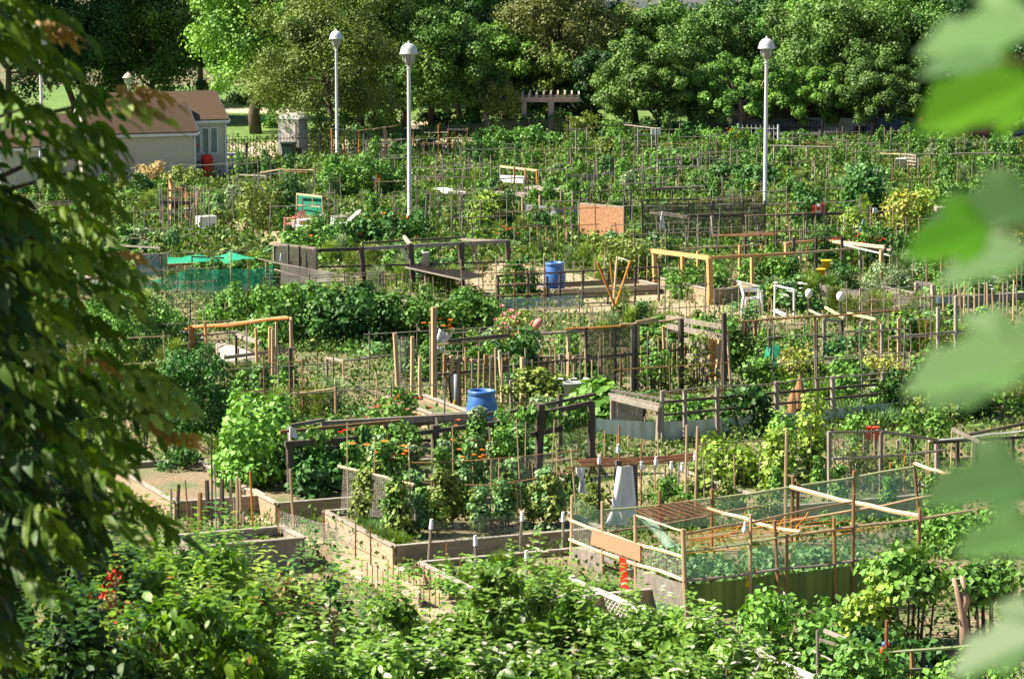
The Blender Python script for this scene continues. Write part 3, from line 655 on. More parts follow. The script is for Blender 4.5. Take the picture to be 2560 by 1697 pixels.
enc = frame('netting_enclosure', 'large bamboo frame hung with green netting, tarp skirt and orange twine', 'plant enclosure', post1, rail1, [
    ('wire', [(1425, 1302, FL_(1425)), (1708, 1392, FL_(1708)), (1708, 1447, FL_(1708)), (1425, 1346, FL_(1425))], .01),
    ('greynet', [(1425, 1364, FL_(1425)), (1506, 1386, FL_(1506)), (1506, 1463, FL_(1506)), (1425, 1418, FL_(1425))], .01),
    ('greynet', [(1592, 1420, FL_(1592)), (1706, 1458, FL_(1706)), (1706, 1524, FL_(1706)), (1592, 1484, FL_(1592))], .015),
    ('palenet', [(1592, 1484, FL_(1592)), (1706, 1524, FL_(1706)), (1712, 1558, FL_(1706)), (1592, 1508, FL_(1592))], .02),
    ('palenet', [(1710, 1392, FR_(1710)), (2285, 1312, FR_(2285)), (2285, 1378, FR_(2285)), (1710, 1446, FR_(1710))], .015),
    ('palenet', [(1432, 1240, FL_(1432)), (1506, 1276, BK(1506)), (1506, 1330, BK(1506)), (1430, 1300, FL_(1430))], .02),
    ('palenet', [(1506, 1276, BK(1506)), (1978, 1222, BK(1978)), (1978, 1300, BK(1978)), (1506, 1330, BK(1506))], .02),
    ('palenet', [(1978, 1220, BK(1978)), (2284, 1168, BK(2284)), (2290, 1290, BK(2284)), (1978, 1310, BK(1978))], .03),
    ('palenet', [(1592, 1290, FL_(1592)), (1640, 1300, 1500), (1706, 1372, FL_(1706)), (1650, 1360, 1540)], .03),
    ('darksheet', [(1722, 1462, FR_(1722)), (2250, 1400, FR_(2250)), (2250, 1500, FR_(2250)), (1722, 1553, FR_(1722))], .025)],
    [('plywood_board', 'ply', [(1483, 1322, FL_(1483) + 3), (1603, 1362, FL_(1603) + 3), (1603, 1403, FL_(1603) + 3), (1479, 1359, FL_(1479) + 3)], -.02),
     ('red_board', 'redplank', [(1548, 1391, FL_(1550) + 16), (1566, 1396, FL_(1566) + 10), (1575, 1503, FL_(1575) + 6), (1555, 1500, FL_(1555) + 13)], -.025)])
# rusty rebar mesh lying on the enclosure
q = [at(1586, 1276, 1480), at(1715, 1250, 1430), at(1812, 1280, 1440), at(1652, 1304, 1490)]; m = MB()
for i in range(12):
    t = i / 11; m.path([q[0].lerp(q[3], t), q[1].lerp(q[2], t)], .006, 5); 
for i in range(9):
    t = i / 8; m.path([q[0].lerp(q[1], t) + Vector((0, 0, .01)), q[3].lerp(q[2], t) + Vector((0, 0, .01))], .006, 5)
mbt('steel_mesh', 'rusty steel grid lying flat over the back of the bamboo enclosure', 'steel mesh', m, M['rust'], q[0])
# lattice
def lattice(label, a, b, h, n):
    o = thing('lattice_fence', label, 'lattice', a, 'white lattice fence panels'); Z = Vector((0, 0, 1)); m = MB(); L = (b - a).length; d = (b - a) / L
    k = int(L / .11)
    for i in range(k):
        p = a + d * (L * i / k); m.beam(p + Z * .02, p + d * min(.3, L * (k - i) / k) + Z * h * min(1, L * (k - i) / k / .3), .035, .012)
        p2 = p + n * .014; m.beam(p2 + d * min(.3, L * (k - i) / k) + Z * .02, p2 + Z * h, .035, .012)
    m.obj('slats', M['rim2'], o); MB().beam(a + Z * h, b + Z * h, .09, .05).obj('rail', M['rim2'], o)
    for p in (a, b): MB().beam(p, p + Z * (h + .06), .08).obj('post', M['rim2'], o)
lattice('white diagonal lattice under the left side of the bamboo enclosure', gp(1430, 1500), gp(1722, 1628), .32, EB)
lattice('white diagonal lattice running out from the bamboo enclosure corner to the grapevine', gp(1726, 1630), gp(2040, 1775), .42, EB)
lattice('white lattice panel at the lower corner facing the shrubs', gp(2040, 1776), gp(1830, 1800), .42, EA)

# F2: black timber pergola over the vines
f2 = lambda x: 1268 - (x - 722) * .113; b2 = lambda x: 1215 - (x - 722) * .113
frame('timber_pergola', 'long black timber pergola draped with bean leaves over a plank bed', 'pergola',
      [(724, 1108, 728, f2(728), .11, 'dark'), (1087, 1062, 1090, f2(1090), .12, 'dark'), (1228, 1058, 1236, f2(1236), .09, 'dark'), (1352, 1010, 1345, f2(1345), .12, 'dark'), (1478, 1005, 1479, f2(1479), .11, 'dark'),
       (808, 1052, 808, b2(808), .07, 'grey'), (967, 1062, 967, b2(967), .10, 'dark'), (1400, 985, 1400, b2(1400), .08, 'dark'), (1180, 1045, 1182, b2(1182), .06, 'grey'), (845, 1100, 847, b2(845), .06, 'brown')],
      [(712, 1110, f2(712), 1010, 1089, f2(1010), .10, 'dark'), (1000, 1088, f2(1000), 1240, 1058, f2(1240), .08, 'dark'), (1236, 1059, f2(1236), 1482, 1006, f2(1482), .09, 'dark'),
       (712, 1066, b2(712), 810, 1049, b2(810), .06, 'grey'), (812, 1060, b2(812), 1175, 1040, b2(1175), .12, 'grey'), (1000, 1067, b2(1000), 1250, 1030, b2(1250), .07, 'dark'),
       (1250, 1035, b2(1250), 1490, 985, b2(1490), .06, 'dark'), (1000, 1101, f2(1000) - 8, 1244, 1099, f2(1244) - 8, .05, 'dark'), (1236, 1105, f2(1236), 1485, 1055, f2(1485), .09, 'dark'),
       (720, 1066, b2(720), 724, 1108, f2(724), .07, 'grey'), (1090, 1046, b2(1090), 1092, 1072, f2(1090), .06, 'dark'), (1350, 1012, b2(1350), 1352, 1030, f2(1350), .06, 'dark'), (800, 1120, f2(800), 870, 1118, f2(870), .05, 'dark'), (700, 1080, 1240, 1000, 1052, 1210, .06, 'brown')],
      [('wire', [(1390, 1060, f2(1390)), (1478, 1045, f2(1478)), (1478, 1140, f2(1478)), (1390, 1160, f2(1390))], .01)])
# F3 netted tomato bed
def stake(xt, yt, xb, g, w, m, label, grp='thin stakes standing in the vegetable beds', z=0, name='garden_stake', tip=False):
    a = gp(xb, g); t = at(xt, yt, g); mb_ = MB().path([a - Vector((0, 0, .02)), a.lerp(t, .5) + Vector((random.uniform(-.01, .01), 0, 0)), t], [w / 2, w / 2 * .95, w / 2 * .85], 6)
    o = mbt(name, label, 'stake', mb_, M[m], a, grp)
    if tip: MB().path([t - (t - a).normalized() * .14, t + Vector((0, 0, .02))], [w * .75, w * .5], 7).obj('white_wrap', M['cloth'], o)
    later(o, 'stake', label, xb, g, grp)
    return o
for xt, yt, xb, g in ((868, 1056, 870, 1325), (937, 1095, 935, 1342), (925, 1225, 921, 1318), (942, 1185, 953, 1338), (965, 1190, 979, 1350), (988, 1205, 1001, 1356), (1022, 1112, 1033, 1372), (1080, 1085, 1078, 1300), (1088, 1160, 1084, 1285), (1099, 1165, 1104, 1300), (1131, 1066, 1137, 1290), (1182, 1165, 1187, 1285), (1228, 1150, 1226, 1345), (1247, 1147, 1245, 1352), (1259, 1155, 1266, 1290), (1291, 1045, 1308, 1352), (1314, 1055, 1312, 1285), (1322, 1155, 1314, 1270), (1330, 1150, 1335, 1255), (1386, 1050, 1374, 1300), (1390, 1095, 1395, 1345), (1430, 1125, 1443, 1290), (1290, 1200, 1297, 1352)):
    stake(xt, yt, xb, g, .022, 'tan', 'thin reddish bamboo')
for xt, yt, xb, g in ((1079, 1300, 1070, 1425), (1188, 1341, 1191, 1465), (1306, 1280, 1300, 1418), (1316, 1378, 1317, 1490), (1408, 1282, 1405, 1400)):
    stake(xt, yt, xb, g, .05, 'grey', 'white topped', 'white tipped posts in the front beds', tip=True)
for xt, yt, xb, g in ((697, 1270, 697, 1398), (806, 1280, 812, 1400), (810, 1270, 812, 1385), (889, 1305, 889, 1445), (925, 1310, 928, 1450), (725, 1172, 737, 1338), (1117, 1357, 1117, 1462), (1040, 1404, 1042, 1480), (1000, 1412, 1005, 1490), (716, 1365, 718, 1425), (1152, 1390, 1152, 1465)):
    stake(xt, yt, xb, g, .028 if xb != 737 else .05, 'rust' if xb != 737 else 'tan', 'rusty metal' if xb != 737 else 'straight grey round', 'rusty rods along the gravel path')
for i in range(16):
    x = 905 + i * 13; stake(x, 1398 + (i % 5) * 7, x + (i % 3) - 1, 1478 + i * 3, .018, 'rust', 'short rusty metal', 'rusty rods along the gravel path')
for xt, yt, xb, g, w, mt in ((447, 1210, 442, 1300, .07, 'dark'), (500, 1230, 502, 1345, .10, 'brown'), (517, 1200, 520, 1300, .09, 'dark'), (555, 1198, 553, 1330, .09, 'dark'), (576, 1198, 578, 1330, .06, 'tan'), (592, 1192, 594, 1322, .07, 'tan'), (609, 1280, 609, 1345, .05, 'grey'), (625, 1178, 632, 1315, .045, 'orange'), (463, 1200, 473, 1330, .03, 'rust'), (600, 1200, 603, 1320, .05, 'tan'), (585, 1240, 587, 1325, .04, 'grey'), (528, 1095, 530, 1330, .035, 'dark'), (535, 1160, 541, 1335, .03, 'grey'), (428, 1220, 428, 1310, .05, 'grey'), (480, 1255, 481, 1330, .06, 'dark')):
    stake(xt, yt, xb, g, w, mt, {'dark': 'blackened wooden', 'brown': 'brown wooden', 'tan': 'tan wooden', 'orange': 'orange brown', 'grey': 'grey wooden', 'rust': 'thin rusty'}[mt], 'row of stakes beside the ash tree')
frame('mesh_fence', 'chicken wire fence on thin canes with a leaning bamboo bar', 'fence', [], [(846, 1163, 1318, 1036, 1209, 1370, .05, 'bamboo', 1), (1030, 1156, 1300, 1225, 1148, 1300, .02, 'brown'), (1225, 1148, 1300, 1450, 1124, 1290, .02, 'brown'), (1055, 1206, 1345, 1215, 1213, 1350, .02, 'brown'), (1215, 1213, 1350, 1395, 1187, 1345, .02, 'brown'), (1395, 1187, 1345, 1460, 1165, 1320, .02, 'brown')],
      [('wire', [(862, 1165, 1325), (1032, 1208, 1370), (1040, 1300, 1385), (850, 1285, 1325)], .02), ('wire', [(1225, 1150, 1345), (1390, 1130, 1340), (1390, 1195, 1340), (1225, 1215, 1345)], .02),
       ('wire', [(1078, 1305, 1425), (1300, 1285, 1418), (1300, 1395, 1418), (1072, 1410, 1425)], .02), ('wire', [(985, 1378, 1414), (1075, 1372, 1408), (1075, 1405, 1408), (985, 1412, 1414)], .02), ('wire', [(695, 1275, 1395), (890, 1330, 1440), (895, 1375, 1445), (700, 1330, 1400)], .03)])
# F4 twig table
def tg(x): return 1330 - (x - 1430) * .12
tw = [(1412, 1168, tg(1412), 1748, 1142, tg(1748), .04, 'brown', 1), (1448, 1148, 1270, 1735, 1134, 1240, .04, 'rust', 1)]
for i in range(9): tw.append((1440 + i * 2, 1150 + i * 2, 1280 + i * 5, 1735, 1136 + i * 1.6, 1250 + i * 4, .028, 'rust' if i % 2 else 'brown', 1))
frame('stick_rack', 'flat rack of reddish brown sticks held up on wrapped legs', 'rack', [(1498, 1160, 1499, 1330, .05, 'dark', 1), (1545, 1150, 1545, 1318, .10, 'dark'), (1584, 1160, 1586, 1312, .10, 'dark'), (1717, 1062, 1712, 1315, .04, 'tan', 1), (1744, 1066, 1737, 1320, .045, 'tan', 1), (1428, 1122, 1445, 1330, .03, 'tan', 1), (1604, 1100, 1602, 1300, .03, 'brown', 1), (1548, 1062, 1548, 1290, .04, 'brown', 1)], tw)
def hang_cloth(label, q, m='cloth', amp=.03, name='hanging_cloth', cat='cloth', seed=3):
    q = [at(*p) for p in q]
    return mbt(name, label, cat, MB().cloth(*q, nx=7, ny=7, amp=amp, seed=seed, th=.02), M[m], q[3], smooth=True)
hang_cloth('long white cloth hanging like a skirt from the stick rack', [(1549, 1166, 1325), (1584, 1166, 1322), (1597, 1292, 1324), (1524, 1300, 1330)], amp=.05)
hang_cloth('white crumpled bag at the foot of the long white cloth', [(1528, 1280, 1345), (1566, 1282, 1345), (1572, 1312, 1345), (1512, 1312, 1345)], amp=.05, name='plastic_bag', cat='bag')
hang_cloth('white rag tied under the end of the stick rack', [(1438, 1168, 1331), (1464, 1168, 1331), (1458, 1196, 1331), (1442, 1190, 1331)])
hang_cloth('narrow white rag hanging from the leg of the stick rack', [(1450, 1196, 1332), (1462, 1196, 1332), (1466, 1235, 1332), (1446, 1230, 1332)])
for i, (x, y) in enumerate(((1545, 1122), (1498, 1150), (1603, 1165), (1640, 1152), (1678, 1165), (1705, 1168), (1738, 1140))):
    p = at(x, y, 1318); o = mbt('white_rag', 'tied', 'rag', MB().lathe(p - Vector((0, 0, .09)), [(.01, 0), (.035, .03), (.04, .08), (.02, .14), (.03, .17)], 7), M['cloth'], p, 'white rags tied along the stick rack'); later(o, 'rag', 'small white knotted', x, 1318, 'white rags tied along the stick rack')
# F5 plank tray and grey trellis with plastic strip
frame('potting_frame', 'weathered plank tray on a grey frame with mesh sides', 'frame', [(1529, 988, 1530, 1100, .05, 'grey'), (1546, 990, 1547, 1085, .06, 'grey'), (1566, 994, 1567, 1085, .05, 'grey'), (1608, 1010, 1609, 1095, .07, 'dark'), (1648, 1015, 1644, 1118, .08, 'grey'), (1660, 975, 1653, 1055, .06, 'grey')],
      [(1522, 985, 1100, 1650, 1012, 1118, .06, 'grey'), (1526, 993, 1102, 1648, 1023, 1120, .09, 'rim'), (1528, 975, 1075, 1700, 1005, 1085, .05, 'grey')] + [(1530 + i * 11, 990 + i * 2.4, 1102 + i * 1.6, 1542 + i * 11, 982 + i * 2.2, 1080 + i * 1.5, .03, 'grey') for i in range(11)],
      [('greynet', [(1532, 1000, 1100), (1605, 1018, 1100), (1605, 1085, 1100), (1532, 1060, 1100)], .01)])
t5 = lambda x: 1112 - (x - 1650) * .10
frame('rail_trellis', 'long grey three rail trellis behind the shiny plastic strip', 'trellis', [(x, y, x + 1, t5(x), w, 'grey') for x, y, w in ((1655, 976, .06), (1712, 973, .07), (1793, 968, .07), (1941, 953, .08), (2042, 945, .06), (2082, 940, .08), (2208, 930, .08))],
      [(1655, 977, t5(1655), 2262, 926, t5(2262), .035, 'grey', 1), (1650, 1006, t5(1650), 2262, 955, t5(2262), .05, 'dark'), (1652, 1038, t5(1652), 2225, 982, t5(2225), .045, 'dark')])
s5 = lambda x: 1122 - (x - 1485) * .085
frame('plastic_strip', 'shiny grey green plastic sheet stretched along the bed behind the twig rack', 'plastic sheet', [(x, y - 8, x, s5(x), .03, 'grey', 1) for x, y in ((1488, 1046), (1612, 1050), (1877, 1040), (2006, 1026), (2150, 1018), (2264, 1003))], [],
      [('silver', [(1486, 1046, s5(1486)), (1640, 1055, s5(1640)), (1640, 1101, s5(1640)), (1486, 1079, s5(1486))], .03), ('silver', [(1640, 1055, s5(1640)), (1900, 1040, s5(1900)), (1900, 1084, s5(1900)), (1640, 1101, s5(1640))], .035), ('silver', [(1900, 1040, s5(1900)), (2266, 1003, s5(2266)), (2266, 1040, s5(2266)), (1900, 1084, s5(1900))], .035)])
# F7 trellis on the right
frame('wire_trellis', 'tall grey post trellis with wire netting behind the bamboo enclosure', 'trellis', [(2073, 1078, 2074, 1290, .06, 'grey'), (2203, 1078, 2201, 1262, .06, 'grey'), (2244, 1100, 2244, 1230, .05, 'grey'), (2342, 1104, 2342, 1240, .07, 'grey'), (2393, 1102, 2394, 1235, .06, 'dark'), (2440, 1095, 2440, 1220, .07, 'dark'), (2530, 1090, 2535, 1210, .06, 'dark'), (2322, 1100, 2321, 1235, .03, 'tan', 1), (2226, 1155, 2228, 1270, .04, 'orange', 1), (2262, 1125, 2260, 1260, .025, 'orange', 1)],
      [(2073, 1079, 1285, 2195, 1078, 1265, .04, 'grey', 1), (2192, 1076, 1262, 2345, 1100, 1245, .05, 'grey'), (2080, 1147, 1285, 2365, 1124, 1240, .05, 'grey', 1), (2322, 1101, 1245, 2575, 1074, 1220, .035, 'white', 1), (2415, 1088, 1235, 2575, 1056, 1210, .05, 'dark'), (2380, 1072, 1230, 2450, 1105, 1245, .06, 'grey'), (2330, 1106, 1245, 2560, 1092, 1215, .05, 'dark')],
      [('wire', [(2074, 1080, 1285), (2200, 1080, 1262), (2200, 1240, 1262), (2074, 1275, 1285)], .02)])
stake(1967, 1070, 1964, 1325, .06, 'tan', 'tall pale square', 'tall poles standing alone', name='wooden_pole')
# F8 middle trellises
f8 = lambda x: 1012 - (x - 1080) * .06
frame('cane_trellis', 'long trellis of pale poles and dark rails behind the nearer blue barrel', 'trellis',
      [(1085, 768, 1085, 1035, .10, 'tan'), (987, 832, 997, 1015, .075, 'tan'), (1031, 841, 1030, 1022, .065, 'tan'), (1050, 893, 1049, 1027, .06, 'tan'), (1006, 963, 1007, 1013, .05, 'tan'), (1249, 876, 1257, 1008, .06, 'bamboo'), (1306, 893, 1303, 1015, .06, 'bamboo'), (1146, 925, 1150, 1035, .07, 'brown'), (1133, 928, 1134, 1035, .07, 'grey'), (1277, 950, 1278, 1020, .06, 'grey'), (1365, 945, 1360, 1010, .07, 'grey'), (1066, 890, 1067, 960, .04, 'grey', 1)] + [(x + (i * 7) % 5 - 2, 868 + (i * 29) % 48, x, f8(x) + (i * 13) % 14, .035, ('tan', 'grey', 'bamboo')[i % 3], 1) for i, x in enumerate(range(1165, 1500, 15))],
      [(1080, 864, f8(1080), 1272, 842, f8(1272), .045, 'tan', 1), (1118, 852, f8(1118), 1270, 837, f8(1270), .06, 'dark'), (1095, 937, f8(1095), 1370, 905, f8(1370), .05, 'dark'), (1370, 905, f8(1370), 1740, 870, f8(1740), .05, 'dark'), (1082, 935, f8(1082), 1180, 930, f8(1180), .04, 'grey')])
g8 = lambda x: 985 - (x - 1465) * .05
frame('bean_trellis', 'tall frame of orange poles and dark posts hung with bean vines', 'trellis',
      [(1465, 818, 1464, g8(1464), .055, 'dark'), (1538, 818, 1537, g8(1537), .05, 'dark'), (1582, 810, 1580, g8(1580), .07, 'grey'), (1588, 812, 1588, g8(1588), .05, 'dark'), (1595, 815, 1594, g8(1594), .06, 'tan'), (1620, 840, 1619, g8(1619) + 10, .04, 'dark', 1), (1658, 815, 1664, g8(1660), .05, 'tan'), (1700, 798, 1704, g8(1700), .07, 'dark'), (1421, 836, 1420, g8(1420), .06, 'tan'), (1502, 828, 1503, g8(1500), .05, 'tan'), (1636, 885, 1637, g8(1636), .05, 'grey')],
      [(1413, 822, g8(1413), 1562, 814, g8(1562), .05, 'orange', 1), (1550, 811, g8(1550), 1700, 797, g8(1700), .05, 'tan', 1), (1590, 806, g8(1590), 1640, 797, g8(1640), .06, 'tan'), (1321, 834, g8(1321), 1470, 826, g8(1470), .07, 'grey', 1), (1440, 828, g8(1440), 1508, 829, g8(1508), .035, 'tan', 1)],
      [('net', [(1467, 822, g8(1467)), (1582, 815, g8(1582)), (1582, 940, g8(1582)), (1467, 950, g8(1467))], .02)])
frame('plank_fence', 'gap toothed grey plank fence with vines running back from the orange pole frame', 'fence',
      [(1703, 796, 1704, 975, .09, 'dark'), (1810, 783, 1812, 990, .09, 'dark'), (1818, 826, 1828, 985, .04, 'tan')],
      [(1668, 793, 950, 1812, 818, 985, .10, 'grey'), (1670, 815, 950, 1815, 844, 985, .11, 'grey'), (1712, 850, 965, 1765, 866, 982, .10, 'grey'), (1720, 890, 968, 1775, 905, 982, .11, 'rim'), (1722, 915, 970, 1772, 932, 985, .10, 'grey'), (1725, 948, 972, 1815, 960, 988, .09, 'grey')])
frame('lumber_stack', 'bright orange planks leaning against the gap toothed fence', 'lumber', [(1781, 846, 1770, 962, .13, 'fresh'), (1790, 848, 1778, 962, .12, 'fresh'), (1800, 845, 1790, 965, .08, 'tan'), (1817, 840, 1808, 962, .05, 'orange'), (1803, 842, 1830, 962, .06, 'tan')])
# back row slats
frame('slat_fence', 'low fence of brown slats behind the cane trellis', 'fence', [(x, 885 + (i * 37) % 17, x + (i % 3), 985 - (x - 1110) * .03, .075, ('brown', 'tan', 'grey')[(i * 7) % 3]) for i, x in enumerate(range(1112, 1470, 17))], [(1105, 905, 985, 1480, 888, 973, .05, 'grey')])
# F9 dark arbor
f9 = lambda x: 742 - (x - 686) * .035
frame('vine_arbor', 'dark weathered arbor netted at one end with a slatted shelf in front', 'arbor',
      [(686, 610, 686, 722, .07, 'grey'), (721, 612, 721, 735, .05, 'dark'), (748, 616, 748, 738, .06, 'dark'), (787, 621, 790, f9(788), .13, 'grey'), (903, 617, 912, f9(905), .12, 'dark'), (1026, 610, 1034, f9(1030), .13, 'dark'), (1152, 606, 1155, f9(1152), .13, 'dark'), (1270, 602, 1270, f9(1270), .11, 'dark')],
      [(684, 611, 722, 790, 622, f9(790), .08, 'grey'), (788, 626, f9(788), 905, 622, f9(905), .09, 'dark'), (900, 622, f9(900), 1272, 603, f9(1272), .10, 'grey'), (790, 668, f9(790), 1270, 655, f9(1270), .05, 'dark'), (905, 608, 700, 1165, 593, 690, .06, 'dark'), (1150, 598, 690, 1270, 604, f9(1270), .07, 'grey'), (1010, 592, 700, 1026, 612, f9(1026), .10, 'rim'), (1000, 615, f9(1000), 1028, 664, f9(1028) - 4, .08, 'white'), (1185, 608, f9(1185), 1192, 650, f9(1192) - 4, .08, 'rim'), (645, 648, 745, 900, 695, 762, .04, 'grey', 1), (686, 674, 738, 860, 715, 758, .04, 'grey', 1), (912, 690, f9(912), 1100, 686, f9(1100), .035, 'grey')],
      [('net', [(686, 612, 722), (789, 623, 742), (789, 700, 742), (686, 690, 722)], .01), ('net', [(686, 612, 722), (789, 623, 742), (789, 700, 742), (686, 690, 722)], .03), ('net', [(700, 660, 750), (830, 680, 758), (835, 735, 762), (700, 720, 752)], .04)],
      [('shelf', 'grey', [(1012, 667, 742), (1085, 664, 724), (1212, 690, 735), (1152, 698, 756)], .03)])
m = MB(); a, b, c, d = at(1014, 668, 741), at(1086, 665, 724), at(1211, 690, 735), at(1152, 698, 755)
for i in range(24): m.beam(a.lerp(d, i / 23) + Vector((0, 0, .03)), b.lerp(c, i / 23) + Vector((0, 0, .03)), .028)
mbt('slatted_tray', 'tray of thin dark slats lying on the arbor shelf', 'tray', m, M['dark'], a)
# F11 new lumber pergola
frame('lumber_pergola', 'open pergola of fresh tan lumber around a plank bed', 'pergola',
      [(1635, 628, 1637, 715, .10, 'fresh'), (1707, 640, 1708, 742, .10, 'fresh'), (1773, 645, 1777, 762, .13, 'fresh'), (1745, 628, 1745, 690, .08, 'fresh'), (1850, 614, 1849, 715, .08, 'fresh'), (1880, 640, 1881, 735, .09, 'fresh'), (1990, 633, 1990, 720, .09, 'fresh'), (1904, 614, 1904, 700, .08, 'fresh'), (2128, 622, 2127, 672, .10, 'fresh')],
      [(1630, 627, 715, 1775, 645, 762, .12, 'fresh'), (1773, 645, 762, 1985, 634, 735, .08, 'fresh'), (1985, 634, 735, 2132, 622, 715, .06, 'tan'), (1700, 622, 700, 1905, 612, 700, .05, 'tan')])
frame('lumber_pergola', 'second open lumber pergola with doubled pale rails behind the first', 'pergola', [(1966, 607, 1965, 690, .10, 'fresh'), (2062, 601, 2061, 670, .09, 'fresh'), (2204, 625, 2202, 700, .10, 'tan'), (2150, 615, 2150, 680, .06, 'grey')],
      [(1960, 609, 690, 2062, 601, 670, .08, 'fresh'), (2060, 601, 670, 2212, 618, 700, .09, 'bamboo'), (2078, 608, 672, 2228, 625, 702, .06, 'grey'), (2110, 612, 690, 2230, 640, 700, .04, 'white'), (2120, 600, 680, 2200, 660, 690, .03, 'grey')])
frame('dark_post_rails', 'row of dark posts with thin rails behind the fresh lumber pergola', 'trellis', [(x, 590 + (x % 7), x, 692 - (x - 1850) * .02, .07, 'dark') for x in (1863, 1917, 1984, 2040, 2105)], [(1850, 603, 690, 2110, 592, 687, .04, 'dark', 1)])
frame('stick_tray', 'flat tray of rusty sticks on low legs behind the lumber pergola', 'rack', [(1790, 588, 1790, 640, .04, 'dark'), (1900, 585, 1901, 640, .04, 'dark'), (1940, 583, 1940, 636, .04, 'dark')], [(1780, 590 - i * .6, 640 - i * 4, 1945, 588 - i * 1.4, 636 - i * 4, .03, 'rust' if i % 2 else 'brown', 1) for i in range(6)])
# F12 tripod
frame('pole_tripod', 'tripod of crossed orange and cream poles tied near the ground', 'tripod', [(1493, 656, 1557, 812, .07, 'orange', 1), (1576, 652, 1525, 800, .06, 'orange', 1), (1543, 641, 1530, 795, .06, 'bamboo', 1), (1525, 655, 1540, 790, .04, 'orange', 1)], [(1493, 655, 806, 1525, 664, 800, .015, 'cloth'), (1545, 643, 796, 1575, 653, 800, .015, 'cloth')])
# F13 dark grid fence
f13 = lambda x: 778 - (x - 1240) * .06
frame('grid_fence', 'open dark stick grid fence across the gravel in front of the farther blue barrel', 'fence', [(x, y, x - 1, f13(x), .05, 'dark') for x, y in ((1245, 688), (1320, 684), (1400, 678), (1457, 674), (1520, 678), (1588, 665), (1648, 665), (1368, 690))] ,
      [(1240, 690, f13(1240), 1650, 667, f13(1650), .045, 'dark'), (1240, 716, f13(1240), 1650, 695, f13(1650), .04, 'dark'), (1240, 743, f13(1240), 1640, 726, f13(1640), .04, 'dark'), (1240, 765, f13(1240), 1640, 753, f13(1640), .04, 'grey')])
frame('blue_net_strip', 'low strip of blue grey netting at the foot of the dark grid fence', 'netting', [(1250, 742, 1250, 782, .03, 'grey', 1), (1455, 735, 1455, 770, .03, 'grey', 1)], [], [('bluenet', [(1248, 748, 782), (1456, 738, 770), (1456, 765, 770), (1248, 775, 782)], .02)])
# F14.. panels
frame('board_screen', 'mottled terracotta board screen with a pale top rail', 'screen', [(1447, 506, 1449, 600, .06, 'grey'), (1560, 515, 1560, 612, .07, 'grey'), (1517, 512, 1517, 608, .03, 'rust')], [(1446, 508, 598, 1561, 518, 612, .05, 'grey')], boards=[('board', 'terra', [(1448, 511, 601), (1559, 521, 614), (1559, 598, 614), (1450, 582, 601)], .03)])
frame('metal_sheet', 'long dull metal sheet edging left of the terracotta screen', 'sheet', [(1313, 508, 1313, 560, .03, 'grey')], boards=[('sheet', 'greysheet', [(1310, 510, 560), (1407, 520, 566), (1407, 541, 566), (1310, 531, 560)], .02), ('sheet', 'greysheet', [(1407, 520, 566), (1447, 518, 564), (1447, 539, 564), (1407, 541, 566)], .02)])
frame('metal_sheet', 'flat grey sheet edging behind the silvery bush', 'sheet', [(1512, 428, 1512, 455, .03, 'grey')], boards=[('sheet', 'greysheet', [(1505, 432, 455), (1610, 424, 452), (1610, 442, 452), (1505, 450, 455)], .02)])
frame('metal_sheet', 'brown grey sheet edging left of the orange lilies', 'sheet', [(1325, 438, 1325, 468, .03, 'grey')], boards=[('sheet', 'greynet', [(1318, 446, 468), (1500, 436, 460), (1500, 452, 460), (1318, 462, 468)], .02)])
c17 = lambda x: 612 - (x - 1600) * .02
frame('net_cage', 'long low cage of black netting and dark beams right of the terracotta screen', 'cage', [(x, 505 - (x - 1605) * .01, x, c17(x), .05, 'dark') for x in (1605, 1721, 1780, 1857, 1912)] + [(1780, 540, 1784, 610, .08, 'rim')],
      [(1560, 517, c17(1560), 2010, 504, c17(2010), .04, 'grey', 1), (1604, 528, c17(1604), 1900, 522, c17(1900), .035, 'dark'), (1730, 541, c17(1730), 2140, 534, c17(2140), .07, 'dark'), (1625, 529, 600, 1722, 543, 608, .12, 'rim'), (1560, 476, 570, 1760, 470, 566, .04, 'dark'), (1600, 500, 590, 1750, 500, 588, .035, 'dark')],
      [('net', [(1605, 510, c17(1605)), (1912, 503, c17(1912)), (1912, 590, c17(1912)), (1605, 598, c17(1605))], .02)])
frame('green_screen', 'upright green mesh screen in a pale wooden frame behind the white garden chair', 'screen', [(743, 484, 741, 570, .05, 'tan'), (805, 490, 812, 582, .04, 'palenet') if False else (805, 490, 812, 582, .04, 'tan')], [(742, 485, 570, 806, 492, 580, .06, 'bamboo'), (743, 513, 570, 802, 517, 580, .03, 'bamboo'), (743, 538, 570, 806, 545, 580, .025, 'bamboo'), (780, 488, 576, 782, 515, 576, .03, 'bamboo')], boards=[('mesh_panel', 'grn', [(744, 487, 568), (804, 494, 578), (811, 572, 578), (743, 562, 568)], .015)])
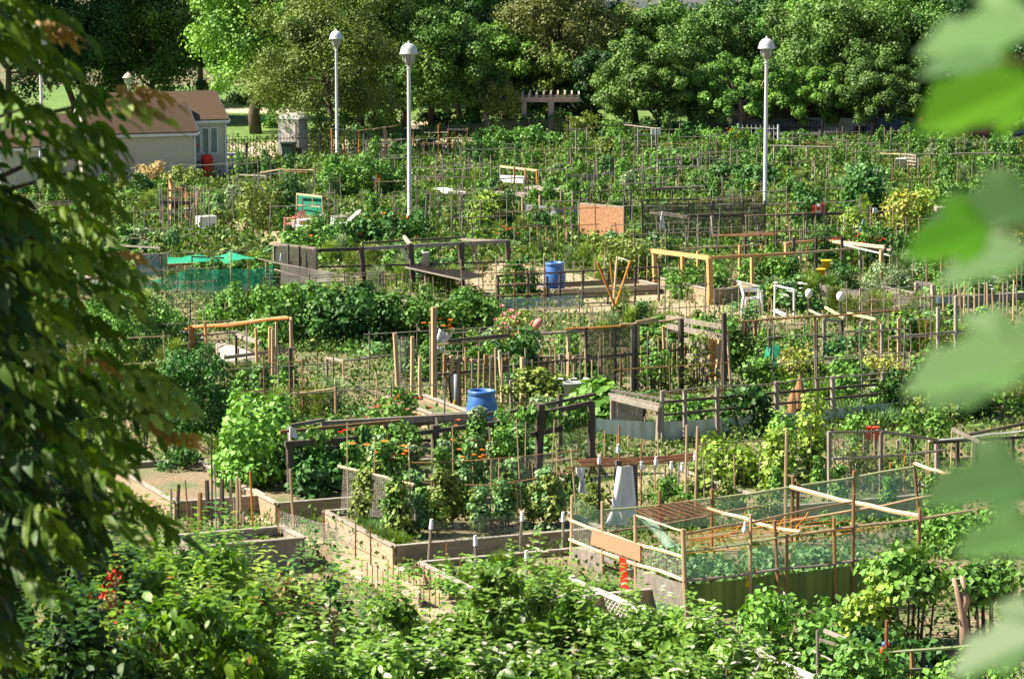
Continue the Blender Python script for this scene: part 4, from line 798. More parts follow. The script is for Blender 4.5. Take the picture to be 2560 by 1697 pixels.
# F18 green nets
frame('net_tunnel', 'sagging bright green netting strung over short poles', 'netting', [(x, y, x, 742, .04, m_, 1) for x, y, m_ in ((463, 665, 'tan'), (541, 690, 'tan'), (493, 700, 'tan'), (620, 668, 'tan'), (665, 655, 'tan'), (480, 640, 'dark'), (577, 632, 'tan'), (659, 692, 'tan'))],
      [(417, 663, 722, 480, 660, 722, .07, 'brown'), (480, 642, 725, 560, 645, 725, .04, 'dark'), (430, 725, 745, 640, 732, 745, .02, 'grey')],
      [('greennet', [(385, 700, 742), (480, 666, 742), (480, 725, 742), (385, 725, 742)], .05, .05), ('greennet', [(480, 668, 742), (580, 668, 742), (580, 722, 742), (480, 728, 742)], .06, .08), ('greennet', [(580, 670, 742), (682, 662, 742), (682, 712, 742), (580, 724, 742)], .06, .08),
       ('greennet', [(420, 640, 715), (575, 634, 712), (640, 648, 720), (420, 660, 722)], .05, .04), ('greennet', [(235, 690, 745), (385, 700, 745), (385, 722, 745), (235, 712, 745)], .05), ('palenet', [(430, 722, 760), (620, 712, 757), (620, 742, 757), (430, 750, 760)], .03)])
frame('net_cage', 'box of blue grey netting next to the bright green netting', 'cage', [(402, 633, 406, 715, .04, 'dark'), (345, 640, 345, 720, .04, 'dark'), (420, 632, 420, 712, .03, 'grey')], [(345, 637, 716, 422, 631, 712, .03, 'grey'), (366, 660, 716, 404, 635, 716, .03, 'dark'), (270, 612, 690, 400, 620, 700, .05, 'rim')], [('bluenet', [(345, 637, 716), (403, 632, 714), (403, 690, 714), (345, 690, 716)], .02), ('palenet', [(403, 632, 714), (422, 632, 712), (422, 690, 712), (403, 690, 714)], .02)])
# F19
frame('stick_pergola', 'pinkish pole frame with loose boards left of the dark vine hedge', 'frame', [(476, 815, 478, 905, .08, 'orange'), (484, 812, 484, 900, .05, 'orange'), (512, 803, 520, 910, .06, 'fresh'), (727, 795, 730, 925, .07, 'tan'), (691, 805, 691, 945, .05, 'tan'), (640, 820, 643, 945, .05, 'fresh'), (675, 818, 675, 935, .07, 'fresh'), (682, 822, 682, 940, .06, 'tan'), (590, 838, 591, 930, .05, 'dark'), (725, 870, 729, 1045, .06, 'dark'), (700, 860, 702, 940, .05, 'grey'), (617, 815, 616, 935, .03, 'grey')],
      [(462, 822, 902, 722, 794, 925, .07, 'orange', 1), (465, 817, 900, 715, 792, 915, .05, 'tan', 1), (560, 894, 935, 738, 872, 935, .08, 'grey'), (482, 838, 905, 594, 829, 905, .06, 'grey', 1), (588, 836, 905, 650, 857, 925, .09, 'rim'), (440, 828, 895, 485, 830, 900, .04, 'white'), (712, 792, 918, 730, 797, 928, .05, 'tan')])
frame('ridge_sheet', 'plain grey board sloping beside the pinkish pole frame', 'board', [(596, 870, 596, 925, .04, 'grey')], boards=[('board', 'stone', [(538, 856, 905), (560, 856, 905), (650, 888, 930), (648, 925, 930), (560, 905, 925), (538, 890, 905)], .03)])
frame('rope_fence', 'thin posts and twine around the feathery herbs', 'fence', [(725, 950, 727, 1052, .04, 'rust'), (839, 965, 839, 1068, .045, 'brown'), (940, 930, 950, 1045, .03, 'tan', 1), (793, 850, 795, 990, .025, 'dark', 1), (858, 900, 860, 1015, .05, 'tan', 1), (817, 893, 818, 965, .05, 'grey'), (962, 1005, 965, 1078, .04, 'rust'), (843, 1035, 845, 1075, .04, 'orange')], [(733, 982, 1050, 838, 970, 1065, .025, 'tan'), (817, 894, 965, 860, 902, 1000, .05, 'grey'), (860, 902, 1000, 945, 893, 985, .035, 'grey')])
frame('wire_basket_fence', 'roll of crumpled chicken wire between two tan posts', 'wire roll', [(1000, 850, 1002, 1005, .03, 'grey', 1)], [], [('wire', [(992, 838, 1008), (1022, 842, 1008), (1026, 1000, 1008), (1000, 1005, 1008)], .05), ('wire', [(1000, 840, 1002), (1022, 846, 1002), (1024, 890, 1002), (1004, 890, 1002)], .05)])
# F20 far frames
frame('stick_trellis', 'far trellis of orange poles with a sagging pale rail near the iron fence', 'trellis', [(829, 323, 832, 408, .06, 'orange'), (859, 326, 862, 392, .06, 'orange'), (897, 327, 898, 388, .05, 'orange'), (960, 316, 965, 395, .07, 'tan'), (966, 325, 968, 395, .04, 'tan')], [(827, 322, 405, 895, 327, 400, .05, 'rim', 1), (895, 327, 400, 992, 314, 398, .04, 'tan', 1), (985, 347, 402, 1180, 345, 398, .035, 'rim', 1)])
frame('pole_trellis', 'far frame of pale rails on orange posts beyond the nearer lamp post', 'trellis', [(x, y, x, 400, .05, 'orange', 1) for x, y in ((1033, 330), (1096, 312), (1120, 322), (1135, 328), (1168, 320))], [(1118, 324, 400, 1170, 325, 400, .06, 'rim'), (1060, 332, 395, 1120, 331, 400, .04, 'rim', 1), (1090, 345, 403, 1190, 347, 403, .04, 'tan', 1)])
frame('brush_fence', 'far fence of brown brushwood rails on crooked posts', 'fence', [(1050, 358, 1068, 395, .06, 'rim', 1)] + [(1060 + i * 12, 352 + (i * 5) % 9, 1061 + i * 12, 412, .035, ('brown', 'grey', 'tan')[i % 3], 1) for i in range(15)], [(1055, 357 + i * 2, 410, 1235, 361 + i * 2, 405, .05, ('brown', 'grey')[i % 2], 1) for i in range(3)] + [(1000, 382, 412, 1215, 385, 410, .04, 'dark', 1)])
frame('rail_fence', 'far grey two rail fence with black netting behind the pink pinwheel', 'fence', [(x, y, x, 470, .04, 'dark', 1) for x, y in ((1100, 422), (1135, 425), (1170, 420), (1206, 376), (1230, 418), (1287, 418))], [(1092, 425, 470, 1250, 417, 465, .045, 'rim', 1), (1250, 415, 462, 1345, 426, 470, .05, 'bamboo'), (1250, 447, 470, 1420, 440, 468, .04, 'dark'), (1034, 440, 470, 1260, 448, 472, .04, 'grey')])
frame('white_planter', 'white boxed planter with pale posts in the far plots', 'planter', [(1251, 415, 1252, 462, .06, 'rim'), (1285, 418, 1286, 468, .05, 'orange'), (1314, 422, 1314, 470, .05, 'orange'), (1342, 425, 1342, 472, .05, 'orange')], [(1250, 417, 462, 1345, 427, 472, .06, 'bamboo')], boards=[('box_side', 'white', [(1248, 438, 466), (1319, 441, 470), (1319, 459, 470), (1248, 456, 466)], .04)])
frame('plank_table', 'low table of pale warped boards in front of the white boxed planter', 'table', [(1320, 465, 1320, 520, .05, 'grey'), (1403, 478, 1403, 530, .06, 'grey'), (1432, 480, 1432, 535, .06, 'grey')], [], boards=[('tabletop', 'rim', [(1312, 468, 500), (1345, 463, 492), (1440, 474, 505), (1405, 481, 516)], .05)])
frame('plank_table', 'low slatted table on tall legs left of the metal sheet edging', 'table', [(1219, 482, 1219, 530, .05, 'grey'), (1307, 492, 1307, 560, .07, 'tan'), (1350, 488, 1350, 555, .07, 'tan')], [(1218, 479, 520, 1310, 490, 530, .05, 'rim'), (1225, 478, 512, 1350, 487, 525, .06, 'rim'), (1240, 477, 508, 1350, 484, 520, .04, 'grey')])
frame('cloth_table', 'small table under a pale sheet right of the nearer lamp post', 'table', [(1090, 478, 1090, 505, .05, 'grey'), (1170, 486, 1170, 512, .05, 'grey')], boards=[('tabletop', 'white', [(1083, 471, 500), (1110, 468, 494), (1175, 482, 506), (1130, 488, 512)], .03)])
frame('stick_arch', 'bent stick arbor over squash leaves left of the dark round bushes', 'arbor', [(700, 425, 700, 480, .04, 'grey', 1), (665, 438, 665, 475, .05, 'grey')], [(650, 432, 470, 700, 424, 474, .05, 'tan', 1), (700, 424, 474, 785, 426, 476, .06, 'tan', 1), (598, 437, 462, 665, 440, 468, .05, 'rim'), (710, 428, 470, 770, 432, 472, .04, 'brown', 1)])
frame('window_frame', 'dark grey window frames standing upright in the far plots', 'frame', [(1645, 400, 1645, 455, .08, 'grey'), (1702, 398, 1702, 452, .08, 'grey'), (1650, 405, 1651, 450, .05, 'rim'), (1697, 410, 1696, 448, .06, 'rim'), (1745, 396, 1747, 455, .06, 'grey'), (1800, 395, 1800, 430, .06, 'grey')], [(1640, 401, 455, 1706, 399, 452, .07, 'grey'), (1648, 413, 454, 1700, 411, 452, .06, 'dark'), (1725, 397, 450, 1822, 400, 448, .05, 'rim'), (1748, 409, 450, 1800, 408, 448, .05, 'dark')], [('net', [(1668, 414, 454), (1690, 412, 452), (1690, 442, 452), (1668, 444, 454)], .01)])
frame('rail_fence', 'far pinkish rail fence before the hive box', 'fence', [(x, y, x, 412, .05, 'grey') for x, y in ((1440, 325), (1468, 318), (1595, 322), (1640, 320))], [(1410, 323, 410, 1470, 325, 410, .05, 'rim'), (1470, 318, 408, 1560, 312, 400, .04, 'brown', 1), (1560, 312, 400, 1650, 322, 405, .06, 'rim', 1), (1590, 338, 408, 1650, 338, 405, .06, 'rim')])
frame('hive_box', 'white square box on the far pinkish rail fence', 'box', [(1630, 338, 1630, 405, .06, 'grey')], boards=[('box_side', 'white', [(1628, 321, 402), (1652, 321, 402), (1652, 338, 402), (1628, 338, 402)], .35)])
frame('rail_fence', 'far pale rail fence right of the lone lamp post', 'fence', [(x, y, x, 415, .05, 'rim') for x, y in ((1935, 366), (2017, 368), (2085, 366))], [(1925, 364, 413, 2110, 368, 413, .07, 'rim', 1), (1940, 374, 413, 1990, 375, 413, .05, 'rim'), (2010, 358, 410, 2100, 362, 410, .05, 'brown', 1)])
frame('crate_frame', 'low slatted crate right of the white bucket', 'crate', [(2265, 385, 2265, 430, .05, 'grey'), (2290, 388, 2290, 430, .05, 'grey'), (2380, 385, 2380, 428, .05, 'grey')], [(2262, 385 + i * 8, 425, 2290, 389 + i * 8, 430, .05, 'rim') for i in range(5)] + [(2262, 385, 425, 2500, 382, 415, .06, 'rim', 1), (2180, 384, 420, 2265, 386, 425, .06, 'tan', 1)])
frame('plank_fence', 'pair of low dark rails right of the terracotta screen behind squash leaves', 'fence', [(x, y, x, 560, .05, 'dark') for x, y in ((1450, 482), (1477, 484), (1500, 486), (1560, 490), (1577, 476), (1680, 474), (1778, 476), (1857, 490))], [(1440, 482, 560, 1700, 468, 552, .035, 'dark', 1), (1500, 505, 565, 1860, 488, 556, .035, 'dark', 1), (1660, 469, 540, 1760, 465, 538, .05, 'grey', 1)])
frame('wood_box', 'small bright wooden box frame beneath the lone lamp post', 'box', [(1802, 480, 1802, 510, .04, 'fresh')], [], boards=[('box_side', 'ply', [(1801, 480, 512), (1822, 480, 512), (1822, 506, 512), (1801, 506, 512)], .3)])
frame('shed_roof_box', 'grey flat roofed tool box half hidden behind the blurred maple leaves', 'box', [(2352, 530, 2352, 590, .06, 'grey')], boards=[('box_side', 'greysheet', [(2350, 530, 590), (2400, 530, 590), (2400, 588, 590), (2350, 588, 590)], .5), ('lid', 'stone', [(2342, 520, 592), (2406, 520, 592), (2406, 530, 592), (2342, 530, 592)], .7)])
frame('white_arch', 'white pipe frame beside the white chair', 'frame', [(1937, 713, 1936, 790, .05, 'white', 1), (1985, 724, 1985, 795, .06, 'white', 1)], [(1936, 713, 788, 1986, 724, 795, .05, 'white', 1)])
frame('white_arch', 'pale wooden door frame standing by the grey screen', 'frame', [(2291, 706, 2290, 775, .09, 'rim'), (2332, 712, 2334, 775, .12, 'rim')], [(2288, 706, 773, 2336, 714, 775, .09, 'rim')])
frame('grey_screen', 'strip of grey screen fabric stretched left of the pale door frame', 'screen', [(2052, 708, 2052, 775, .04, 'grey'), (2290, 735, 2290, 790, .04, 'grey'), (2150, 722, 2150, 785, .04, 'tan')], [], [('greynet', [(2052, 712, 772), (2155, 728, 782), (2155, 758, 782), (2052, 741, 772)], .02), ('greynet', [(2155, 728, 782), (2300, 740, 788), (2300, 762, 788), (2155, 758, 782)], .02), ('bluenet', [(2340, 738, 790), (2395, 735, 790), (2395, 758, 790), (2340, 758, 790)], .02)])
v8 = lambda x: 925 - (x - 1830) * .05
frame('vine_trellis', 'long crooked trellis of brown poles thick with vines right of the orange planks', 'trellis', [(x, y, x, v8(x), w, m_) for x, y, w, m_ in ((1826, 820, .05, 'tan'), (1856, 800, .05, 'tan'), (1888, 800, .07, 'brown'), (1923, 822, .06, 'grey'), (2037, 792, .05, 'brown'), (2060, 800, .07, 'grey'), (2105, 800, .06, 'dark'), (2153, 805, .07, 'grey'), (2205, 810, .07, 'grey'), (2246, 795, .05, 'tan'), (2250, 790, .05, 'tan'), (2345, 768, .07, 'rim'), (2390, 740, .08, 'rim'), (1865, 805, .04, 'rust'))],
      [(1820, 808, v8(1820), 1935, 796, v8(1935), .05, 'brown', 1), (1935, 796, v8(1935), 2250, 775, v8(2250), .05, 'brown', 1), (1830, 850, v8(1830), 2080, 840, v8(2080), .05, 'dark'), (2060, 798, v8(2060), 2110, 805, v8(2110), .06, 'rim'), (2100, 830, v8(2100), 2250, 822, v8(2250), .04, 'dark'), (2225, 843, v8(2225), 2430, 826, v8(2430), .05, 'grey'), (2063, 768, 860, 2110, 795, 905, .06, 'bamboo'), (2023, 775, 870, 2055, 790, 900, .05, 'rim'), (1935, 775, 870, 1965, 788, 880, .07, 'white'), (2120, 783, 880, 2190, 798, 900, .06, 'bamboo')])
frame('net_drape', 'loose green netting draped over yellowing plants', 'netting', [(1923, 830, 1923, 955, .05, 'dark', 1), (2042, 800, 2042, 975, .05, 'dark', 1), (1888, 892, 1890, 960, .06, 'rim')], [(2062, 904, 955, 2200, 928, 965, .05, 'grey'), (2062, 907, 950, 2190, 935, 962, .04, 'rim')], [('greennet', [(1915, 868, 955), (1950, 862, 945), (1950, 950, 955), (1905, 935, 955)], .08), ('greennet', [(1985, 880, 955), (2040, 870, 952), (2040, 955, 955), (1990, 965, 955)], .07), ('greennet', [(2062, 868, 930), (2116, 830, 920), (2116, 880, 920), (2070, 880, 930)], .05)])
frame('rail_trellis', 'low grey rails by the lower corner with a bird ornament on the post', 'trellis', [(2217, 1550, 2214, 1755, .05, 'rust', 1), (2280, 1625, 2283, 1745, .05, 'brown'), (2308, 1625, 2308, 1745, .05, 'dark'), (2043, 1575, 2045, 1745, .04, 'grey', 1), (2118, 1600, 2120, 1740, .04, 'grey', 1)], [(2212, 1632, 1750, 2450, 1611, 1740, .05, 'greenpaint', 1), (2212, 1677, 1750, 2450, 1660, 1740, .05, 'grey', 1), (2040, 1595, 1735, 2210, 1650, 1752, .035, 'grey'), (2060, 1575, 1715, 2125, 1602, 1730, .05, 'rim'), (2030, 1625, 1740, 2080, 1650, 1752, .03, 'rim')])
FAR = MB()
# thin stake rows
LATE = []
LATE.append(lambda: rowstakes(1650, 2100, 560, 620, 16, .03, ['grey', 'tan', 'dark'], 'thin upright', 'stakes around the black net cage', 14))
LATE.append(lambda: rowstakes(2090, 2560, 1090, 1200, 16, .028, ['grey', 'tan', 'bamboo'], 'thin upright', 'canes beyond the plastic strip', 26))
LATE.append(lambda: rowstakes(560, 1100, 940, 1010, 14, .026, ['grey', 'tan'], 'thin upright', 'canes around the feathery herbs', 22))
LATE.append(lambda: rowstakes(1250, 2100, 445, 500, 26, .035, ['grey', 'tan', 'dark'], 'far upright', 'stakes across the far plots', 10))
LATE.append(lambda: rowstakes(1200, 1700, 645, 720, 20, .03, ['grey', 'tan'], 'short cane', 'canes above the gravel', 14))
LATE.append(lambda: rowstakes(1830, 2330, 800, 900, 30, .028, ['tan', 'grey', 'brown'], 'thin cane', 'canes among the right hand vines', 26))
LATE.append(lambda: rowstakes(1480, 1800, 850, 950, 22, .028, ['tan', 'grey', 'bamboo'], 'thin cane', 'canes among the middle vines', 24))
LATE.append(lambda: rowstakes(1110, 1470, 875, 960, 20, .03, ['tan', 'brown', 'grey'], 'thin crooked', 'canes behind the nearer blue barrel', 22))
def rowstakes(x0, x1, ytop, row, n, w, mats_, look, grp, jit=12):
    if row < 625 and 'terracotta' not in grp and 'lamp foot' not in grp:
        for i in range(n):
            x = x0 + (x1 - x0) * (i + random.uniform(-.25, .25)) / max(1, n - 1); g = row + random.uniform(-6, 6)
            FAR.path([gp(x, g), at(x + random.uniform(-4, 4), ytop + random.uniform(-jit, jit), g)], w / 2, 5)
        return
    for i in range(n):
        x = x0 + (x1 - x0) * (i + random.uniform(-.25, .25)) / max(1, n - 1); g = row + random.uniform(-6, 6)
        stake(x + random.uniform(-4, 4), ytop + random.uniform(-jit, jit), x, g, w, random.choice(mats_), look, grp)
rowstakes(1655, 1930, 735, 800, 20, .03, ['grey', 'tan', 'brown'], 'thin grey', 'stakes by the white chair', 14)
rowstakes(2360, 2545, 715, 800, 16, .045, ['rim', 'tan', 'bamboo'], 'pale wooden', 'pale stakes behind the maple leaves', 18)
rowstakes(2150, 2560, 640, 730, 13, .03, ['grey', 'tan'], 'thin tan', 'stakes behind the grey screen', 16)
rowstakes(1320, 1500, 775, 835, 14, .028, ['grey', 'tan'], 'thin grey', 'stakes in front of the dark grid fence', 20)
rowstakes(1290, 1450, 560, 630, 10, .035, ['grey', 'dark', 'tan'], 'thin weathered', 'stakes left of the terracotta screen', 14)
rowstakes(900, 1130, 688, 745, 12, .03, ['tan', 'grey'], 'thin pale', 'stakes along the dark arbor', 12)
rowstakes(1350, 1700, 600, 660, 12, .03, ['grey', 'dark'], 'thin dark', 'stakes below the terracotta screen', 12)
rowstakes(1110, 1300, 500, 570, 10, .035, ['orange', 'tan', 'grey'], 'thin orange', 'stakes right of the lamp foot', 14)
rowstakes(1980, 2400, 555, 620, 14, .035, ['grey', 'tan'], 'thin grey', 'stakes beyond the lumber pergolas', 18)
rowstakes(1640, 1900, 1150, 1250, 14, .03, ['tan', 'grey', 'rim'], 'pale thin', 'stakes behind the bamboo enclosure', 16)
rowstakes(2080, 2330, 1190, 1260, 8, .05, ['grey', 'tan'], 'weathered', 'stakes inside the wire trellis', 16)
rowstakes(1480, 1640, 1090, 1150, 6, .03, ['tan'], 'thin tan', 'stakes before the plastic strip', 16)
rowstakes(2380, 2540, 900, 1010, 8, .035, ['grey', 'tan'], 'thin grey', 'stakes behind the blurred leaves', 20)
rowstakes(380, 620, 745, 820, 12, .03, ['tan', 'grey'], 'thin tan', 'stakes in front of the green netting', 14)
rowstakes(840, 1230, 392, 450, 14, .04, ['tan', 'orange', 'dark'], 'far thin', 'stakes in the far plots', 8)
rowstakes(1400, 1900, 385, 440, 16, .04, ['tan', 'grey', 'dark'], 'far grey', 'stakes in the far plots', 8)
rowstakes(1950, 2540, 400, 450, 16, .04, ['tan', 'grey', 'rim'], 'far pale', 'stakes in the far plots', 8)
rowstakes(400, 520, 470, 575, 14, .04, ['dark', 'brown', 'tan'], 'rough brown', 'stakes by the orange wood pieces', 10)

for f_ in LATE: f_()
for i in range(170):
    g = random.uniform(392, 620); x = random.uniform(560 if g < 480 else 400, 2540); h = random.uniform(.6, 1.5)
    if 1440 < x < 1565 and g > 560: continue
    b = gp(x, g); FAR.path([b, b + Vector((random.uniform(-.08, .08), 0, h))], .018, 5)
    if i % 3 == 0:
        d = EB * random.uniform(1.2, 2.6); FAR.path([b + Vector((0, 0, h * .9)), b + d * .5 + Vector((0, 0, h * .87)), b + d + Vector((0, 0, h * .9))], .018, 5); FAR.path([b + d, b + d + Vector((0, 0, h))], .018, 5)
fs_ = FAR.obj('far_stakes', M['rim']); fs_['kind'] = 'stuff'

# ------------------------------------------------------------------ plants: prototypes
def stemmesh(name, h, n=3, r=.012, spread=.1, m='stem'):
    b = MB(); rr = random.Random(n)
    for i in range(n):
        a = i * 2.4; b.path([(0, 0, 0), (math.cos(a) * spread * .5, math.sin(a) * spread * .5, h * .5), (math.cos(a) * spread, math.sin(a) * spread, h)], [r, r * .8, r * .4], 5)
    me = bpy.data.meshes.new(name); me.from_pydata(b.v, [], b.f); me.materials.append(M[m]); return me
def pl(cs, per, leaf, m, tmpl=TQ, lo=.35, hi=1.05, name='foliage', **k):
    P, X, Nn = clumps(cs, per, lo, hi, **k); return leafmesh(name, tmpl, P, X, Nn, leaf * (.65 + .7 * RS.rand(len(P))), m)
def jit(n, rx, z0, z1, r0, r1): return np.column_stack([RS.uniform(-rx, rx, n), RS.uniform(-rx, rx, n), RS.uniform(z0, z1, n), RS.uniform(r0, r1, n)])
PROTO = {}
for v in range(3):
    PROTO['tomato', v] = (pl(np.vstack([jit(4, .10, .28, .7, .19, .26), [[0, 0, .3, .2], [0, 0, .55, .2], [.02, 0, .78, .16]], jit(2, .06, .82, .95, .12, .16)]), 75, .085, G['mid']), stemmesh('stem', .9, 3))
    PROTO['bean', v] = (pl(np.vstack([[math.cos(i * 2.1) * .12, math.sin(i * 2.1) * .12, .12 + i * .1, .15 + .05 * random.random()] for i in range(9)]), 45, .085, G['mid']), stemmesh('stem', 1.0, 2, .01, .05))
    PROTO['squash', v] = (pl(jit(9, .55, .1, .28, .2, .32), 16, .24, G['bright'], lo=.8, hi=1.0, upb=1.6, rnd=.35), stemmesh('stem', .3, 4, .015, .3))
    PROTO['bush', v] = (pl(np.vstack([jit(14, .34, .2, .6, .17, .27), jit(4, .15, .7, .8, .12, .2)]), 75, .075, G['mid']), stemmesh('stem', .6, 4, .015, .2))
    n = 420; a = RS.rand(n) * 6.28; rr = RS.rand(n) * .16; P = np.column_stack([np.cos(a) * rr, np.sin(a) * rr, RS.rand(n) * .85]); X = unit(np.column_stack([np.cos(a) * .6, np.sin(a) * .6, np.full(n, .9)]) + .45 * RS.randn(n, 3))
    PROTO['feather', v] = (leafmesh('foliage', TB, P + 0 * X, X, rdir(n), .26, G['sage'], width=.9), stemmesh('stem', .8, 5, .008, .12))
    PROTO['leafy', v] = (pl(jit(7, .30, .06, .22, .12, .2), 26, .15, G['bright'], lo=.6, hi=1, upb=1.0), stemmesh('stem', .2, 3))
    n = 260; a = RS.rand(n) * 6.28; rr = RS.rand(n) ** .5 * .3; P = np.column_stack([np.cos(a) * rr, np.sin(a) * rr, RS.rand(n) * .2]); X = unit(np.column_stack([np.cos(a) * .4, np.sin(a) * .4, np.full(n, 1.)]) + .35 * RS.randn(n, 3))
    PROTO['onion', v] = (leafmesh('foliage', TB, P, X, rdir(n), .4, G['grass'], width=.9), None)
def petals(n, R, z0, z1, size, m):
    P = np.column_stack([RS.uniform(-R, R, n), RS.uniform(-R, R, n), RS.uniform(z0, z1, n)]); P = np.repeat(P, 6, 0); a = np.tile(np.arange(6) * 1.047, n)
    X = np.column_stack([np.cos(a), np.sin(a), np.full(len(a), .25)]); Nn = np.tile([0, -.3, 1.], (len(a), 1))
    return leafmesh('blossoms', TQ, P, X, Nn, size, m, width=1.3)
PET = {c: petals(16, .36, .5, .95, .07, FL[c]) for c in FL}
SHOWN = {'tomato': 'tomato plant', 'bean': 'climbing bean vine', 'squash': 'squash plant', 'bush': 'bush', 'feather': 'feathery herb', 'leafy': 'leafy greens', 'onion': 'onion clump'}
CATN = dict(tomato='tomato_plant', bean='bean_vine', squash='squash_plant', bush='bush', feather='feathery_herb', leafy='leafy_vegetable', onion='onion_plant')
LOOK = dict(mid='green', dark='dark green', bright='bright green', lime='lime green', yellow='yellowing', blue='bluish green', olive='olive green', sage='grey green', dry='dry brown', grass='grassy green', weed='weedy')
GRP = {k: v + 's growing in the vegetable plots' for k, v in dict(tomato='tomato plant', bean='climbing bean', squash='squash plant', bush='bushe', feather='feathery herb', leafy='leafy vegetable', onion='onion clump').items()}
VIS = [(1168, 316, 1410, 372, 384), (1595, 370, 1762, 430, 440), (1765, 405, 1968, 465, 476), (785, 390, 980, 495, 504), (1172, 465, 1300, 570, 584), (2112, 415, 2350, 580, 592), (1980, 460, 2072, 580, 592), (870, 525, 1085, 615, 626), (1548, 415, 1592, 480, 488), (490, 455, 705, 570, 582), (2078, 655, 2290, 735, 752), (2420, 390, 2560, 445, 454), (1250, 400, 1350, 460, 474), (1200, 470, 1450, 540, 560), (1490, 590, 1650, 700, 712), (640, 710, 1000, 875, 884), (1000, 725, 1250, 870, 880), (525, 1040, 730, 1240, 1245), (700, 1100, 880, 1240, 1250), (460, 790, 740, 925, 945), (1745, 1090, 2080, 1240, 1262), (730, 960, 950, 1050, 1085), (1420, 945, 1570, 1060, 1075), (1640, 935, 1940, 1080, 1110), (1160, 975, 1250, 1090, 1083), (1355, 655, 1418, 735, 735), (1440, 505, 1565, 600, 600), (700, 475, 830, 570, 590), (1630, 620, 1790, 715, 700), (1790, 730, 1960, 800, 790), (1625, 730, 1830, 800, 740), (1485, 1045, 2270, 1100, 1100), (1350, 790, 1370, 850, 880),
       (485, 390, 560, 440, 440), (568, 350, 760, 400, 395), (2240, 390, 2290, 430, 430), (1300, 700, 1620, 790, 790), (555, 535, 700, 610, 590), (1410, 1130, 1760, 1240, 1300), (2030, 505, 2070, 560, 560), (1365, 690, 1500, 720, 720), (990, 770, 1110, 1000, 1000), (1810, 1390, 1820, 1400, 1400), (400, 455, 520, 570, 570), (225, 330, 575, 415, 420), (1160, 620, 1290, 690, 700), (930, 430, 960, 470, 480), (1085, 430, 1120, 460, 480), (1240, 430, 1330, 462, 470), (380, 640, 690, 740, 745), (686, 605, 1000, 700, 700)]
def blocked(x, g, w, h):
    s = ppm(g); y0, x0, x1 = g - h * s, x - w * s / 2, x + w * s / 2
    for a, b, c, d, gr in VIS:
        if g > gr - 3 and x1 > a and x0 < c and y0 < d and g > b:
            ov = (min(x1, c) - max(x0, a)) * (min(g, d) - max(y0, b))
            if ov > .12 * (c - a) * (d - b) or ov > .5 * (x1 - x0) * (g - y0): return True
    return False
counts = {}
def plant(kind, p, h, m, w=None, flower=None, z=0, force=False):
    x, g = pix(Vector((p.x, p.y, 0))); w = w or h
    wide = dict(tomato=.6, bean=.45, squash=1.7, bush=1.2, feather=.7, leafy=.9, onion=.8)[kind] * w
    if not force and blocked(x, g, wide, h): return None
    if x < -80 or x > 2640 or g > 1730: return None
    v = random.randrange(3); me, st = PROTO[kind, v]; nm = CATN[kind]
    o = fobj(nm, me, None, (p.x, p.y, z), random.random() * 6.28, (w, w, h), G[m])
    near = g > 700
    if near and st: fobj('stem', st, o)
    if kind not in ('tomato', 'bush', 'bean'): flower = None
    if flower: fobj('blossoms', PET[flower], o)
    sz = 'tall' if h > 1.25 else ('low' if h < .75 else 'middling')
    look = f"{sz} {LOOK.get(m, m)}"
    if flower: look += f' {flower} flowered'
    later(o, SHOWN[kind], look, x, g, GRP[kind]); counts[kind] = counts.get(kind, 0) + 1
    return o
